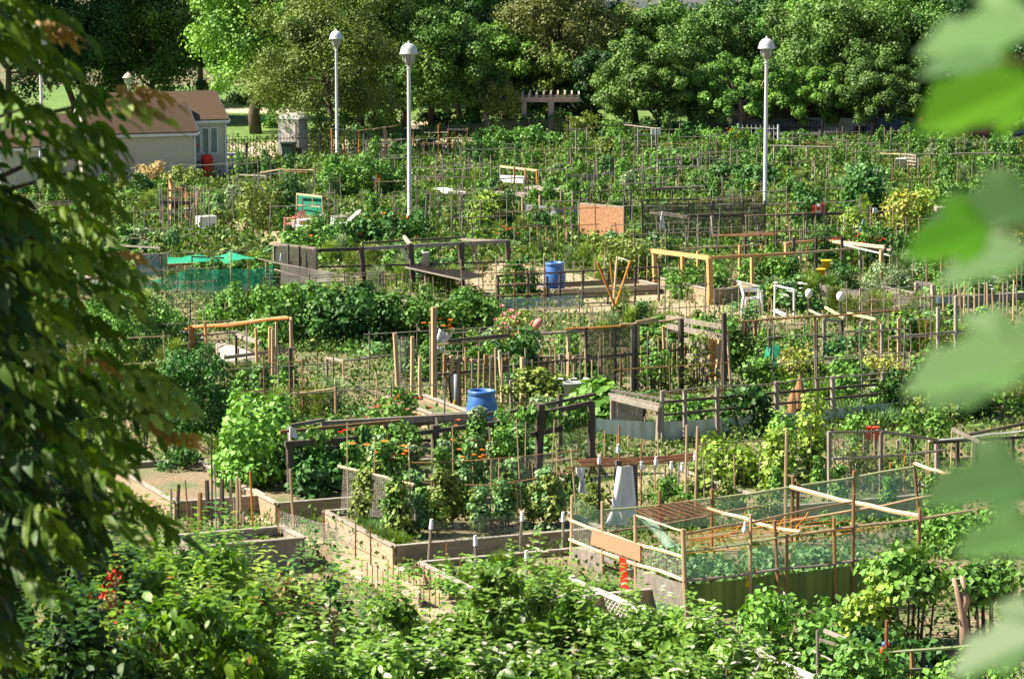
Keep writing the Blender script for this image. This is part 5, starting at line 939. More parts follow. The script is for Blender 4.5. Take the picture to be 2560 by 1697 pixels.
def mass(name, label, cat, x0, x1, ytop, g, depth, m, leaf=.1, per=46, rc=(.2, .34), dens=1.0, tmpl=TQ, zb=0.0, flower=None, fn=14, group=None, upb=.5, shell=True, ybot=None, extra=None):
    """a mound of foliage: x0..x1 px wide at ground row g, top at row ytop, running depth metres back"""
    a, b = gp(x0, g), gp(x1, g); H = at((x0 + x1) / 2, ytop, g + 0).z; W_ = b.x - a.x; z0 = zb
    if ybot: z0 = at((x0 + x1) / 2, ybot, g).z
    cen = Vector(((a.x + b.x) / 2, a.y + depth / 2, 0)); n = int(max(5, dens * (W_ * (H - z0) * 1.0 + W_ * depth * .7 + depth * (H - z0) * .5) / (rc[1] ** 2 * .95)))
    rs = RS; U = rs.uniform(-1, 1, (n * 5, 3)); keep = []
    for u in U:
        if len(keep) >= n: break
        rr_ = (abs(u[0]) ** 3.2 + abs(u[1]) ** 3.2 + max(0, u[2]) ** 3.2) ** (1 / 3.2)
        if rr_ > 1.02: continue
        if shell and rr_ < .45 and rs.rand() < .8: continue
        keep.append(u)
    U = np.array(keep); r = rs.uniform(rc[0], rc[1], len(U)); hz = (H - z0)
    r = np.minimum(r, max(.12, hz * .45))
    bump = 1 + .12 * np.sin(U[:, 0] * 7 + x0) + .06 * np.sin(U[:, 0] * 17)
    c = np.column_stack([U[:, 0] * (W_ / 2 - r * .6), U[:, 1] * (depth / 2), z0 + (U[:, 2] * .5 + .5) * (hz - r * .8) * np.clip(bump, .8, 1.08)])
    c[:, 2] = np.maximum(c[:, 2], z0 + r * .5)
    P, X, Nn = clumps(np.column_stack([c, r]), per, .45, 1.08, upb=upb)
    me = leafmesh('foliage', tmpl, P, X, Nn, leaf * (.65 + .7 * RS.rand(len(P))), G[m], np.clip(np.repeat(RS.rand(len(c)), per) * .4 + RS.rand(len(P)) * .6, 0, 1))
    o = thing(name, label, cat, (cen.x, cen.y, 0), group)
    fobj('foliage', me, o)
    st = MB()
    for i in range(0, len(c), max(1, len(c) // 9)): st.path([(c[i, 0] * .8, c[i, 1] * .6, 0), (c[i, 0] * .9, c[i, 1] * .9, c[i, 2] * .6), tuple(c[i])], [.02, .015, .008], 5)
    st.obj('stem', M['bark'], o, True, local=True)
    if flower:
        for fc in flower.split():
            idx = rs.randint(0, len(P), fn); Q = np.repeat(P[idx] * np.array([1.02, 1.02, 1.0]) + np.array([-.03, -.1, .06]), 6, 0); aa = np.tile(np.arange(6) * 1.047, fn)
            fobj('blossoms', leafmesh('blossoms', TQ, Q, np.column_stack([np.cos(aa), np.sin(aa) * .6, .5 + 0 * aa]), np.tile([-.3, -.8, .6], (len(aa), 1)), (.07 if g > 500 else .1), FL[fc], width=1.4), o)
    return o
V = 'vine_hedge'
mass(V, 'darkest stretch of the big vine hedge, behind the tan cane posts', 'vine hedge', 735, 1000, 722, 880, 2.2, 'dark', .12, dens=1.3, group='big dark vine hedge in the middle')
mass(V, 'tall bulging stretch of the big vine hedge below the netted arbor', 'vine hedge', 610, 850, 706, 876, 2.4, 'mid', .12, dens=1.2, group='big dark vine hedge in the middle')
mass(V, 'stretch of the big vine hedge that ends by the pink roses', 'vine hedge', 1050, 1262, 726, 862, 2.0, 'mid', .11, dens=1.2, group='big dark vine hedge in the middle')
mass(V, 'stretch of the big vine hedge directly behind the tall tan post', 'vine hedge', 890, 1150, 726, 868, 2.0, 'mid', .11, dens=1.2, group='big dark vine hedge in the middle')
mass(V, 'lower stretch of the big vine hedge behind the pinkish pole frame', 'vine hedge', 500, 700, 718, 828, 2.0, 'mid', .11, dens=1.1, group='big dark vine hedge in the middle')
mass('bean_mound', 'large bright mound of bean leaves spilling over the bed board', 'vine', 520, 735, 1022, 1262, 3.2, 'bright', .12, dens=1.5, zb=.3)
mass('shaded_vines', 'deep green vines filling the dark end of the black timber pergola', 'vine', 703, 875, 1118, 1282, 2.6, 'dark', .13, dens=1.2, zb=.25)
mass('leafy_shrub', 'dark small leaved shrub between the ash tree and the bean mound', 'shrub', 370, 575, 872, 1100, 2.0, 'dark', .075, 70, dens=1.5)
mass('leafy_shrub', 'low dark shrub at the foot of the bean mound beside the stakes', 'shrub', 375, 505, 1090, 1212, 1.0, 'dark', .08, 60)
mass('leafy_shrub', 'mid green thicket behind the ash tree below the green netting', 'shrub', 190, 420, 720, 930, 2.6, 'mid', .09, 55, dens=1.2)
mass('leafy_shrub', 'mid green thicket right under the pinkish pole frame', 'shrub', 380, 500, 790, 900, 1.5, 'mid', .09, 55)
mass('cucumber_vine', 'wide lime green vine heap behind the bamboo enclosure', 'vine', 1745, 1905, 1085, 1248, 1.2, 'lime', .10, dens=1.5)
mass('cucumber_vine', 'tall lime green vine column beside the tall pale square pole', 'vine', 1895, 1985, 1060, 1262, .8, 'lime', .10, dens=1.5)
mass('cucumber_vine', 'tallest lime green vine column at the edge of the wire trellis', 'vine', 2000, 2078, 985, 1260, .8, 'lime', .10, dens=1.5)
mass('cucumber_vine', 'slender bright vine column rising before the plastic strip', 'vine', 1935, 1985, 1005, 1215, .6, 'bright', .09, dens=1.4)
mass('cucumber_vine', 'thin vine column crossing the bluish end of the plastic strip', 'vine', 2125, 2160, 1012, 1180, .5, 'bright', .09)
mass('cucumber_vine', 'vine column beyond the end of the plastic strip', 'vine', 2260, 2310, 990, 1170, .6, 'bright', .09)
mass('cucumber_vine', 'second vine column beyond the end of the plastic strip', 'vine', 2325, 2375, 1000, 1160, .6, 'bright', .09)
mass('tomato_row', 'pale tangle of tomato plants inside the wire trellis', 'tomato plants', 2085, 2330, 1130, 1262, 1.4, 'olive', .07, 60)
mass('squash_mound', 'heap of large bright squash leaves beside the plank tray', 'squash', 1425, 1570, 945, 1070, 1.4, 'bright', .25, 16, (.25, .38), 1.5, upb=1.0)
mass('grape_vine', 'grape leaves hanging over the grey three rail trellis', 'vine', 1655, 1800, 985, 1092, .8, 'mid', .13, 36, dens=1.2)
mass('grape_vine', 'bright tipped dark grape vine at the middle of the three rail trellis', 'vine', 1795, 1935, 955, 1095, .9, 'dark', .14, 36, dens=1.2, flower=None)
mass('round_bush', 'large round green bush left of the nearer lamp post', 'bush', 785, 980, 388, 500, 2.6, 'mid', .11, dens=1.4)
mass('round_bush', 'dark bush below the stick arbor', 'bush', 660, 770, 440, 560, 2.0, 'dark', .11)
mass('round_bush', 'olive bush left of the green mesh screen', 'bush', 590, 705, 455, 578, 2.0, 'olive', .10)
mass('round_bush', 'fresh green rounded bush by the rough brown stakes', 'bush', 495, 560, 462, 545, 1.5, 'bright', .09)
mass('round_bush', 'pale bush behind the white boxes', 'bush', 555, 620, 440, 545, 1.2, 'sage', .09)
mass('round_bush', 'reddish grassy bush under the shed windows', 'bush', 400, 515, 415, 478, 2.2, 'olive', .10)
mass('round_bush', 'tangled bush against the grey shed wall', 'bush', 330, 410, 400, 470, 2.2, 'dry', .10)
mass('nasturtium_patch', 'dark leaf patch with orange blossoms at the lamp foot', 'flowers', 870, 1085, 522, 622, 1.6, 'dark', .15, 30, flower='orange', fn=16)
mass('nasturtium_patch', 'leaf patch with orange blossoms around the white garden chair', 'flowers', 695, 880, 565, 652, 1.6, 'mid', .15, 30, flower='orange', fn=10)
mass('hop_vine', 'yellow edged vine covering a tall frame right of the lamp foot', 'vine', 1172, 1262, 465, 580, 1.2, 'lime', .11)
mass('hop_vine', 'dark side of the vine covered frame right of the lamp foot', 'vine', 1225, 1300, 478, 578, 1.0, 'dark', .10)
mass('raspberry_thicket', 'olive raspberry thicket above the dark grid fence', 'shrub', 1490, 1650, 588, 706, 2.2, 'olive', .10, dens=1.2)
mass('raspberry_thicket', 'dense green plants filling the fresh lumber pergola', 'shrub', 1655, 1830, 668, 752, 1.6, 'mid', .09, dens=1.1)
mass('ivy_shrub', 'round ivy covered shrub with dark base in front of the pergola', 'shrub', 1206, 1308, 200, 345, 2.0, 'olive', .085, 70, (.25, .4), 1.5)
US = 'undergrowth shrubs below the far trees'
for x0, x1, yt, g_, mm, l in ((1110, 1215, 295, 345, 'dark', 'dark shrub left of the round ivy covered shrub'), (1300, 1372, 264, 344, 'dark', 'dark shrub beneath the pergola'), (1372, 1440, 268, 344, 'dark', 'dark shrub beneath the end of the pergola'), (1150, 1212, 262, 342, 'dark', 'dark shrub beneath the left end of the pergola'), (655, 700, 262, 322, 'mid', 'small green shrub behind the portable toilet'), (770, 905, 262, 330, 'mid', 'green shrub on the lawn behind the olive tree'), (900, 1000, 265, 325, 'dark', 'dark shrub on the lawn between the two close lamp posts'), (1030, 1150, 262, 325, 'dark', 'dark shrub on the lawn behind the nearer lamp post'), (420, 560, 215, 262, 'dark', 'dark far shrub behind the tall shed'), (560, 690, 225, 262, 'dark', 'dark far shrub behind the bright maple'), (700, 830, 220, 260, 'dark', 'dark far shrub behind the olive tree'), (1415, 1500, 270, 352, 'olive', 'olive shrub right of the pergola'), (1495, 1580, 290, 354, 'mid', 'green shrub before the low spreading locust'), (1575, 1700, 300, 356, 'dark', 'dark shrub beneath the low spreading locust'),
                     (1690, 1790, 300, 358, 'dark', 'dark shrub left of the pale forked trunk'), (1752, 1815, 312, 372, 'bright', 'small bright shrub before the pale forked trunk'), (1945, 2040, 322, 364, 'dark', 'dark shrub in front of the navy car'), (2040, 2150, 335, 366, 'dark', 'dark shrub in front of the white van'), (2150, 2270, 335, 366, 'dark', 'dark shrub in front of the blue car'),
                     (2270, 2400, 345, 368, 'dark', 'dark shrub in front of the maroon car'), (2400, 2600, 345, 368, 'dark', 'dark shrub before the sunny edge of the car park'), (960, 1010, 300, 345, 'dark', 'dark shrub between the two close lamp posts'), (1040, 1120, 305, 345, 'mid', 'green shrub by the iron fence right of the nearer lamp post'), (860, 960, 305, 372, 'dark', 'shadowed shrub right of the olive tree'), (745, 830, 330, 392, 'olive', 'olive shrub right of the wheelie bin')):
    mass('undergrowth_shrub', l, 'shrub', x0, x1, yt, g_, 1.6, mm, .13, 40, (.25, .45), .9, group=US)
mass('far_hedge', 'long clipped looking bean hedge beyond the nearer lamp post', 'hedge', 1168, 1410, 314, 382, 2.0, 'mid', .13, dens=1.3)
mass('far_hedge', 'dark topped bean hedge in the far plots before the locust trees', 'hedge', 1595, 1762, 368, 436, 2.0, 'mid', .13, dens=1.2)
mass('far_hedge', 'dark bean hedge just left of the lone lamp post', 'hedge', 1765, 1968, 405, 472, 2.0, 'dark', .13, dens=1.2)
mass('far_hedge', 'small dark bush above the dark bean hedge', 'hedge', 1845, 1905, 365, 430, 1.4, 'dark', .12)
mass('far_hedge', 'bright low hedge at the far edge of the plots below the cars', 'hedge', 2420, 2600, 388, 450, 2.4, 'bright', .13)
mass('round_bush', 'silvery grey bush in front of the flat grey sheet', 'bush', 1548, 1592, 415, 484, 1.0, 'sage', .09, 60)
mass('round_bush', 'dark bush behind the red and white flag', 'bush', 1980, 2072, 460, 588, 1.6, 'dark', .11)
mass('round_bush', 'large bluish dark bush right of the red and white flag', 'bush', 2112, 2225, 420, 545, 2.2, 'dark', .16, 36)
mass('round_bush', 'bright leafed bush on top of the large bluish dark bush', 'bush', 2100, 2240, 405, 470, 1.6, 'blue', .16, 36)
mass('round_bush', 'glowing yellow green bush near the flat roofed tool box', 'bush', 2215, 2300, 475, 588, 1.4, 'yellow', .11)
mass('round_bush', 'second yellow green bush touching the flat roofed tool box', 'bush', 2285, 2350, 462, 585, 1.4, 'lime', .11)
mass('round_bush', 'yellowish shrub beside the pale plank behind the flag', 'bush', 2108, 2165, 510, 615, 1.0, 'lime', .10)
mass('round_bush', 'green bush right of the yellow green bushes', 'bush', 2330, 2470, 455, 560, 2.0, 'mid', .11)
mass('round_bush', 'bushy greens at the far corner under the car park', 'bush', 2440, 2600, 440, 530, 2.0, 'bright', .11)
mass('round_bush', 'compact dark round bush above the grey screen fabric', 'bush', 2078, 2158, 655, 738, 1.2, 'dark', .08, 60)
mass('fennel_clump', 'hazy grey green fennel right of the compact dark bush', 'fennel', 2160, 2292, 655, 748, 1.4, 'sage', .07, 60)
mass('bramble', 'dark bramble behind the pale stakes and the maple leaves', 'shrub', 2380, 2600, 625, 735, 2.0, 'dark', .11)
mass('bramble', 'green tangle behind the blurred maple leaves', 'shrub', 2330, 2600, 880, 1040, 1.8, 'mid', .10)
mass('rose_bush', 'pink rose bush behind the flamingo', 'rose bush', 1235, 1335, 772, 885, 1.0, 'olive', .08, flower='pink', fn=26)
mass('ivy_column', 'dark leafy column climbing a pole right beside the flamingo', 'vine', 1272, 1348, 800, 1000, .7, 'dark', .12, dens=1.3)
mass('vine_tangle', 'vines climbing through the orange pole frame', 'vine', 1590, 1705, 838, 985, .7, 'mid', .09, 34, dens=.8)
mass('vine_tangle', 'vines woven into the gap toothed plank fence', 'vine', 1705, 1830, 800, 985, .6, 'olive', .08, 30, dens=.7)
mass('vine_tangle', 'vines thick on the crooked brown pole trellis', 'vine', 1830, 2060, 812, 935, .9, 'mid', .09, 34, dens=.9)
mass('vine_tangle', 'broad leafed vines at the end of the crooked pole trellis', 'vine', 2190, 2370, 775, 880, .9, 'mid', .12, 36, dens=.9)
mass('vine_tangle', 'dark vines between the green net drapes', 'vine', 2050, 2200, 800, 935, .9, 'dark', .09, 36, dens=.8)
mass('yellow_plants', 'yellowing plants wrapped in the loose green netting', 'plants', 1950, 2062, 855, 975, .8, 'yellow', .08, 34, dens=.8)
mass('yellow_plants', 'orange tinged dry plants right of the loose green netting', 'plants', 2150, 2290, 868, 965, .9, 'yellow', .08, 34, dens=.8)
mass('arch_vine', 'grape vine arching over a pale forked trunk', 'vine', 2170, 2390, 1362, 1640, 1.3, 'bright', .12, dens=.9, ybot=1500, shell=False)
mass('arch_vine', 'grape vine running on beyond the pale forked trunk', 'vine', 2385, 2640, 1385, 1650, 1.0, 'mid', .12, dens=.9, ybot=1510, shell=False)
mass('arch_vine', 'bright sloping end of the grape vine by the tarp', 'vine', 2095, 2260, 1450, 1645, 1.0, 'lime', .12, dens=1.1)
mass('leafy_shrub', 'bright leafy bush hiding the lower corner of the tarp', 'shrub', 1830, 2000, 1480, 1690, 1.0, 'bright', .10, dens=1.4)
mass('leafy_shrub', 'green bush between the tarp and the grape vine', 'shrub', 1985, 2130, 1500, 1700, 1.0, 'mid', .11, dens=1.3)
mass('leafy_shrub', 'bush in deep shade under the grape vine', 'shrub', 2080, 2400, 1570, 1715, 1.0, 'dark', .11)
mass('leafy_shrub', 'leafy row behind the low rails of the lower corner', 'shrub', 2040, 2300, 1620, 1790, 1.0, 'mid', .11)
mass('leafy_shrub', 'leafy row at the very end of the low rails', 'shrub', 2290, 2620, 1640, 1800, 1.0, 'bright', .11)
mass('herb_patch', 'bright herb patch between the white tipped posts and the enclosure', 'herbs', 1325, 1440, 1425, 1505, 1.0, 'bright', .08, dens=1.2)
mass('herb_patch', 'cool green seedlings growing inside the bamboo enclosure', 'herbs', 1725, 2290, 1425, 1500, 3.0, 'blue', .09, dens=.8, zb=0)
mass('herb_patch', 'leafy plants at the foot of the dark post trellis', 'herbs', 2300, 2600, 1290, 1400, 2.4, 'mid', .09, dens=.9)
mass('herb_patch', 'weedy greens inside the grey plank planter', 'herbs', 500, 735, 1330, 1412, .9, 'grass', .08, dens=.9, zb=.3)
mass('herb_patch', 'green plants under the rusty steel grid', 'herbs', 1600, 1800, 1365, 1480, 1.6, 'blue', .09, dens=.8)
# trunk of the grape arch
o = thing('grape_stump', 'pale forked grape trunk holding up the leafy arch', 'trunk', gp(2412, 1650)); b = wloc(o)
MB().path([b, at(2411, 1570, 1650), at(2404, 1520, 1650), at(2385, 1445, 1650)], [.075, .07, .05, .03], 8).obj('limb', M['palebark'], o, True)
MB().path([at(2405, 1540, 1650), at(2416, 1500, 1650), at(2405, 1440, 1650)], [.05, .06, .03], 8).obj('limb', M['palebark'], o, True)

# ------------------------------------------------------------------ planted rows in the hand placed beds
def bedfill(u0, u1, v0, v1, items, z=.2):
    for kind, n, h, ms, fl in items:
        for i in range(n):
            plant(kind, uv(random.uniform(u0, u1), random.uniform(v0, v1)), h * random.uniform(.8, 1.2), random.choice(ms), flower=fl if random.random() < .1 else None, z=z, force=True)
bedfill(.4, 3.5, .5, 2.9, [('tomato', 26, .85, ['mid', 'blue', 'olive'], None), ('leafy', 10, .5, ['sage', 'blue'], None)])
bedfill(.1, .8, .2, 2.9, [('onion', 14, .45, ['blue', 'grass'], None)])
c0 = gp(692, 1308); du = (c0 - UV0)
u_, v_ = du.dot(EB), du.dot(EA)
bedfill(u_ + 1.6, u_ + 5.2, v_ + .3, v_ + 2.7, [('tomato', 20, .95, ['mid', 'blue', 'sage'], 'orange'), ('leafy', 10, .6, ['mid', 'sage'], None), ('bean', 5, 1.0, ['mid'], None)])
for i, (x, y) in enumerate(((800, 1090), (905, 1075), (960, 1085), (1010, 1075), (1275, 1050), (1320, 1030), (1370, 1035), (1420, 1050), (1450, 1040), (1290, 1045))):
    p = at(x, y, f2(x)); o = fobj('bean_vine', PROTO['leafy', i % 3][0], None, p - Vector((0, 0, .12)), i, (.55, .4, .9), G['mid' if i % 2 else 'bright']); later(o, 'climbing bean vine', 'leafy hanging', x, 1235, 'bean leaves hanging on the black timber pergola')
bedfill(-.3, 1.9, -4.4, -1.5, [('leafy', 20, .5, ['bright', 'mid'], None), ('onion', 18, .4, ['grass'], None)])
bedfill(7.6, 10.6, -1.5, 2.0, [('tomato', 8, .7, ['mid'], None), ('leafy', 8, .5, ['bright', 'mid'], None)])
bedfill(4.2, 7.4, .6, 3.4, [('bush', 8, .6, ['olive', 'mid'], None), ('leafy', 6, .4, ['mid'], None)], z=0)

# ------------------------------------------------------------------ the rest of the plots
def inview(p, mrg=1.2): return abs(p.x) < p.y * .1707 + mrg
CROPS = [('tomato', 7, (.8, 1.25), ['mid', 'olive', 'blue']), ('bean', 7, (1.1, 1.7), ['mid', 'dark', 'bright']), ('squash', 4, (.7, 1.0), ['bright', 'blue', 'mid']), ('bush', 4, (.8, 1.3), ['mid', 'olive', 'dark', 'bright', 'sage']),
         ('feather', 4, (.8, 1.2), ['sage', 'olive', 'lime']), ('leafy', 5, (.6, .9), ['bright', 'blue', 'lime']), ('onion', 4, (.7, 1.1), ['grass', 'weed', 'blue'])]
for k in CROPS: pass
LIM = dict(tomato=290, bean=285, squash=230, bush=290, feather=180, leafy=290, onion=170)
rnd = random.Random(21); nb = 0
for iv in range(2, 25):
    v0 = iv * 4.15
    for iu in range(-7, 9):
        u0 = -.6 + iu * 6.5 + (iv % 2) * 1.1; c = uv(u0 + 2.7, v0 + 1.6)
        if not inview(c, 3) or c.y > 141 or c.y < 50: continue
        cx, cg = pix(c)
        if cg < 352 + (40 if cx < 800 else 0) or (cx < 600 and cg < 480): continue
        corner = uv(u0, v0); bx, bg = pix(corner)
        if nb < 60 and rnd.random() < .16 and cg > 520 and not (1150 < bx < 2000 and 690 < bg < 830):
            nb += 1; o = raised_bed(corner, 5.4, 3.0, rnd.choice([.18, .25, .3]), '', double=False, wm=rnd.choice(['plank', 'grey', 'tan']), t=.06, soil=False); later(o, 'raised bed', 'board edged', bx, bg, 'raised planting beds edged with boards')
        crops = rnd.sample(CROPS, 3); dense = 1.0 if c.y > 95 else 1.5
        for kind, n, hr, ms in crops:
            uu = rnd.uniform(.3, 3.4)
            for j in range(int(n * dense + .5)):
                if counts.get(kind, 0) >= LIM[kind]: break
                m_ = rnd.choice(ms); p = uv(u0 + uu + rnd.uniform(-.4, 2.2), v0 + rnd.uniform(.2, 2.8))
                if not inview(p): continue
                h = rnd.uniform(*hr) * (.82 if p.y > 95 else .95); pg = pix(p)[1]
                fl = rnd.choice(['orange', 'pink', 'yellow', 'red', 'white']) if rnd.random() < .06 else None
                plant(kind, p, h * (.8 if pg > 560 else 1), m_, w=h * rnd.uniform(.8, 1.2) if kind != 'bean' else h * .8, flower=fl)
        for _k in range((2 if rnd.random() < .6 else 1) if cg > 560 else (1 if cg > 400 and rnd.random() < .35 else 0)):   # a small trellis per plot
            n_ = rnd.choice([3, 4]); A_ = uv(u0 + rnd.uniform(.1, 3.2), v0 + rnd.uniform(.3, 2.5)); d_ = EB * rnd.uniform(.8, 1.2); h_ = rnd.uniform(.9, 1.5)
            if blocked(*pix(A_), 1.5, h_ * .6) or not inview(A_): continue
            tr = thing('small_trellis', '', 'trellis', A_); mm = rnd.choice(['tan', 'grey', 'dark', 'tan', 'grey', 'brown', 'grey'])
            for q in range(n_): MB().path([A_ + d_ * q, A_ + d_ * q + Vector((rnd.uniform(-.06, .06), 0, h_ * rnd.uniform(.9, 1.1)))], .016, 5).obj('post', M[mm], tr)
            for hh in (1.0, .55): MB().path([A_ - d_ * .1 + Vector((0, 0, h_ * .9 * hh)), A_ + d_ * (n_ - .9) + Vector((0, 0, h_ * .9 * hh))], .013, 5).obj('rail', M[mm], tr)
            later(tr, 'trellis', {'tan': 'pale', 'grey': 'grey', 'dark': 'dark', 'fresh': 'orange wood', 'brown': 'brown'}[mm] + ' stick', *pix(A_), 'small stick trellises in the plots')

# ------------------------------------------------------------------ low ground growth as one mass
def inpoly(x, y, poly):
    c = np.zeros(len(x), bool); n = len(poly)
    for i in range(n):
        (x1, y1), (x2, y2) = poly[i], poly[(i + 1) % n]
        c ^= ((y1 > y) != (y2 > y)) & (x < (x2 - x1) * (y - y1) / (y2 - y1 + 1e-12) + x1)
    return c
n = 460000; Y = np.sqrt(RS.uniform(41 ** 2, 146 ** 2, n)); Xw = RS.uniform(-1, 1, n) * (Y * .1707 + 2)
keep = np.ones(n, bool)
for poly in ([(1165, 690), (1240, 775), (1650, 790), (1990, 812), (2030, 775), (1700, 742), (1460, 690), (1250, 652)], [(545, 535), (700, 560), (715, 640), (600, 600), (540, 575)],
             [(560, 1255), (690, 1330), (830, 1390), (960, 1470), (1120, 1590), (1330, 1590), (985, 1412), (755, 1318), (620, 1240)], [(380, 1215), (470, 1290), (560, 1330), (640, 1310), (690, 1310), (520, 1245), (440, 1200)], [(1440, 1262), (1560, 1262), (1640, 1215), (1700, 1170), (1620, 1170), (1490, 1190)],
             [(420, 403), (1100, 400), (1420, 358), (1420, 320), (1040, 290), (-600, 300), (-600, 420)], [(225, 470), (580, 455), (580, 400), (225, 400)]):
    keep &= ~inpoly(Xw, Y, [tuple(gp(*p).xy) for p in poly]) | (RS.rand(n) < .16)
pt = np.sin(Xw * 1.3 + np.sin(Y * .9)) + np.sin(Y * 1.1 + 2 * np.sin(Xw * .6)); keep &= (pt > -1.0) | (RS.rand(n) < .35)
Xw, Y = Xw[keep], Y[keep]; n = len(Y); hh = RS.rand(n) * np.where(pt[keep] > .25, .38, .13)
P = np.column_stack([Xw, Y, hh]); Xd = unit(RS.randn(n, 3) + np.array([0, 0, .9]))
o = fobj('low_weeds', leafmesh('low_weeds', TQ, P, Xd, rdir(n), np.where(Y > 90, .14, .075) * (.6 + .9 * RS.rand(n)), G['weed'], width=.8)); o['kind'] = 'stuff'
n = 26000; Y = RS.uniform(41, 60, n); Xw = RS.uniform(-1, 1, n) * (Y * .1707 + 2); pt = np.sin(Xw * .9) + np.sin(Y * 1.3); k = pt > .4; Xw, Y = Xw[k], Y[k]; n = len(Y)
o = fobj('grass', leafmesh('grass', TB, np.column_stack([Xw, Y, np.zeros(n)]), unit(RS.randn(n, 3) * .35 + np.array([0, 0, 1])), rdir(n), .22, G['grass'], width=.8)); o['kind'] = 'stuff'

# ------------------------------------------------------------------ objects standing in the plots
def barrel(x, g, label, h=.92, r=.29):
    c = gp(x, g); o = thing('water_barrel', label, 'barrel', c, 'blue water barrels')
    MB().lathe(c, [(r * .86, 0), (r * .93, .03), (r * .98, .18), (r * 1.04, .3), (r * 1.08, .46), (r * 1.06, .62), (r * .96, .76), (r * .88, h - .09), (r * .86, h - .06)], 28).obj('body', M['blue'], o, True)
    m = MB(); n = 28
    prof = [(r * .88, h - .10), (r * .94, h - .09), (r * .95, h - .02), (r * .92, h), (r * .82, h), (r * .80, h - .08), (r * .79, h - .1)]
    vs = []; fs = []
    for rr, z in prof: vs += [c + Vector((rr * math.cos(k * 2 * math.pi / n), rr * math.sin(k * 2 * math.pi / n), z)) for k in range(n)]
    for i in range(len(prof) - 1): fs += [(i * n + k, i * n + (k + 1) % n, (i + 1) * n + (k + 1) % n, (i + 1) * n + k) for k in range(n)]
    m.add(vs, fs); m.obj('rim', M['blue'], o, True)
    MB().lathe(c + Vector((0, 0, h - .075)), [(r * .84, 0), (r * .84, .004)], n).obj('water', M['bluein'], o)
barrel(1205, 1088, 'nearer blue plastic barrel beside the black timber pergola')
barrel(1386, 740, 'farther blue plastic barrel behind the dark grid fence on gravel', .95, .28)
def chair(x, g, ang, label, m='white', lounge=False):
    c = gp(x, g); o = thing('garden_chair', label, 'chair', c, 'plastic garden chairs'); f = Vector((math.cos(ang), math.sin(ang), 0)); s_ = Vector((-f.y, f.x, 0)); Z = Vector((0, 0, 1))
    tl = .5 if lounge else .12
    for a in (-1, 1):
        for b_ in (-1, 1):
            MB().beam(c + f * a * .24 + s_ * b_ * .24, c + f * a * .2 + s_ * b_ * .22 + Z * (.42 if a < 0 else .62), .05).obj('leg', M[m], o)
        MB().beam(c + f * .26 + s_ * b_ * .25 + Z * .63 if False else c + f * .24 + s_ * a * .25 + Z * .64, c - f * .24 + s_ * a * .25 + Z * .66, .055, .03).obj('armrest', M[m], o)
    MB().prism([c + f * .25 - s_ * .23 + Z * .43, c + f * .25 + s_ * .23 + Z * .43, c - f * .22 + s_ * .21 + Z * .41, c - f * .22 - s_ * .21 + Z * .41], Z * .03).obj('seat', M[m], o)
    bk = MB(); b0 = c - f * .22 + Z * .42; top = b0 - f * tl + Z * (.45 if not lounge else .42)
    for k in range(-2, 3):
        t = 1 - abs(k) * .07; bk.beam(b0 + s_ * k * .09, b0.lerp(top, t) + s_ * k * .1, .06, .02)
    bk.beam(b0.lerp(top, .9) - s_ * .2, b0.lerp(top, .9) + s_ * .2, .02, .07); bk.beam(top - s_ * .12, top + s_ * .12, .02, .05)
    bk.obj('backrest', M[m], o)
chair(1880, 786, .1, 'white plastic chair on the gravel by the fresh lumber pergola')
chair(755, 598, 2.9, 'white reclining garden chair in front of the green mesh screen', lounge=True)
chair(848, 590, 3.4, 'white plastic chair half sunk in leaves right of the green mesh screen', lounge=True)
chair(735, 592, 2.6, 'faded red garden chair behind the white reclining chair', 'pink')
chair(590, 436, 2.9, 'white plastic chair beside the grey patio table at the shed')
o = thing('patio_table', 'round grey glass table with white legs beside the shed windows', 'table', gp(570, 428)); c = wloc(o)
MB().lathe(c + Vector((0, 0, .7)), [(.62, 0), (.64, .02), (.62, .04)], 20).obj('tabletop', M['greysheet'], o)
for k in range(4): d = Vector((math.cos(k * 1.57 + .5), math.sin(k * 1.57 + .5), 0)); MB().beam(c + d * .5, c + d * .45 + Vector((0, 0, .7)), .05).obj('leg', M['white'], o)
o = thing('barbecue', 'orange red kettle barbecue with black side shelf at the shed corner', 'barbecue', gp(518, 446)); c = wloc(o); Z = Vector((0, 0, 1))
MB().lathe(c + Z * .55, [(.06, -.05), (.2, .0), (.25, .14), (.26, .2)], 18).obj('bowl', M['redplank'], o, True)
MB().lathe(c + Z * .76, [(.265, 0), (.25, .1), (.18, .2), (.06, .25), (.02, .28)], 18).obj('lid', M['redplank'], o, True)
MB().box(c + Z * .1, .36, .34, .42).obj('cabinet', M['redplank'], o)
MB().box(c - EB * .42 + Z * .68, .4, .4, .03).obj('shelf', M['black'], o)
for k, (a, b_) in enumerate(((-.6, -.15), (-.6, .15), (.2, -.17), (.2, .17))): MB().beam(c + EB * a + EA * b_, c + EB * (a + .06) + EA * b_ + Z * .68, .035).obj('leg', M['black'], o)
# flamingo
o = thing('flamingo_ornament', 'pink plastic flamingo ornament on a pole above the rose bush', 'garden ornament', gp(1349, 885)); c = wloc(o)
fl = lambda x, y: at(x, y, 885)
MB().path([c, fl(1350, 850)], .018, 6).obj('pole', M['white'], o)
MB().path([fl(1331, 826), fl(1336, 818), fl(1345, 808), fl(1351, 800), fl(1353, 796)], [.01, .07, .11, .08, .02], 10).obj('body', M['pink'], o, True)
MB().path([fl(1333, 820), fl(1327, 814), fl(1329, 806), fl(1334, 803), fl(1338, 806)], [.03, .022, .02, .03, .01], 8).obj('neck', M['pink'], o, True)
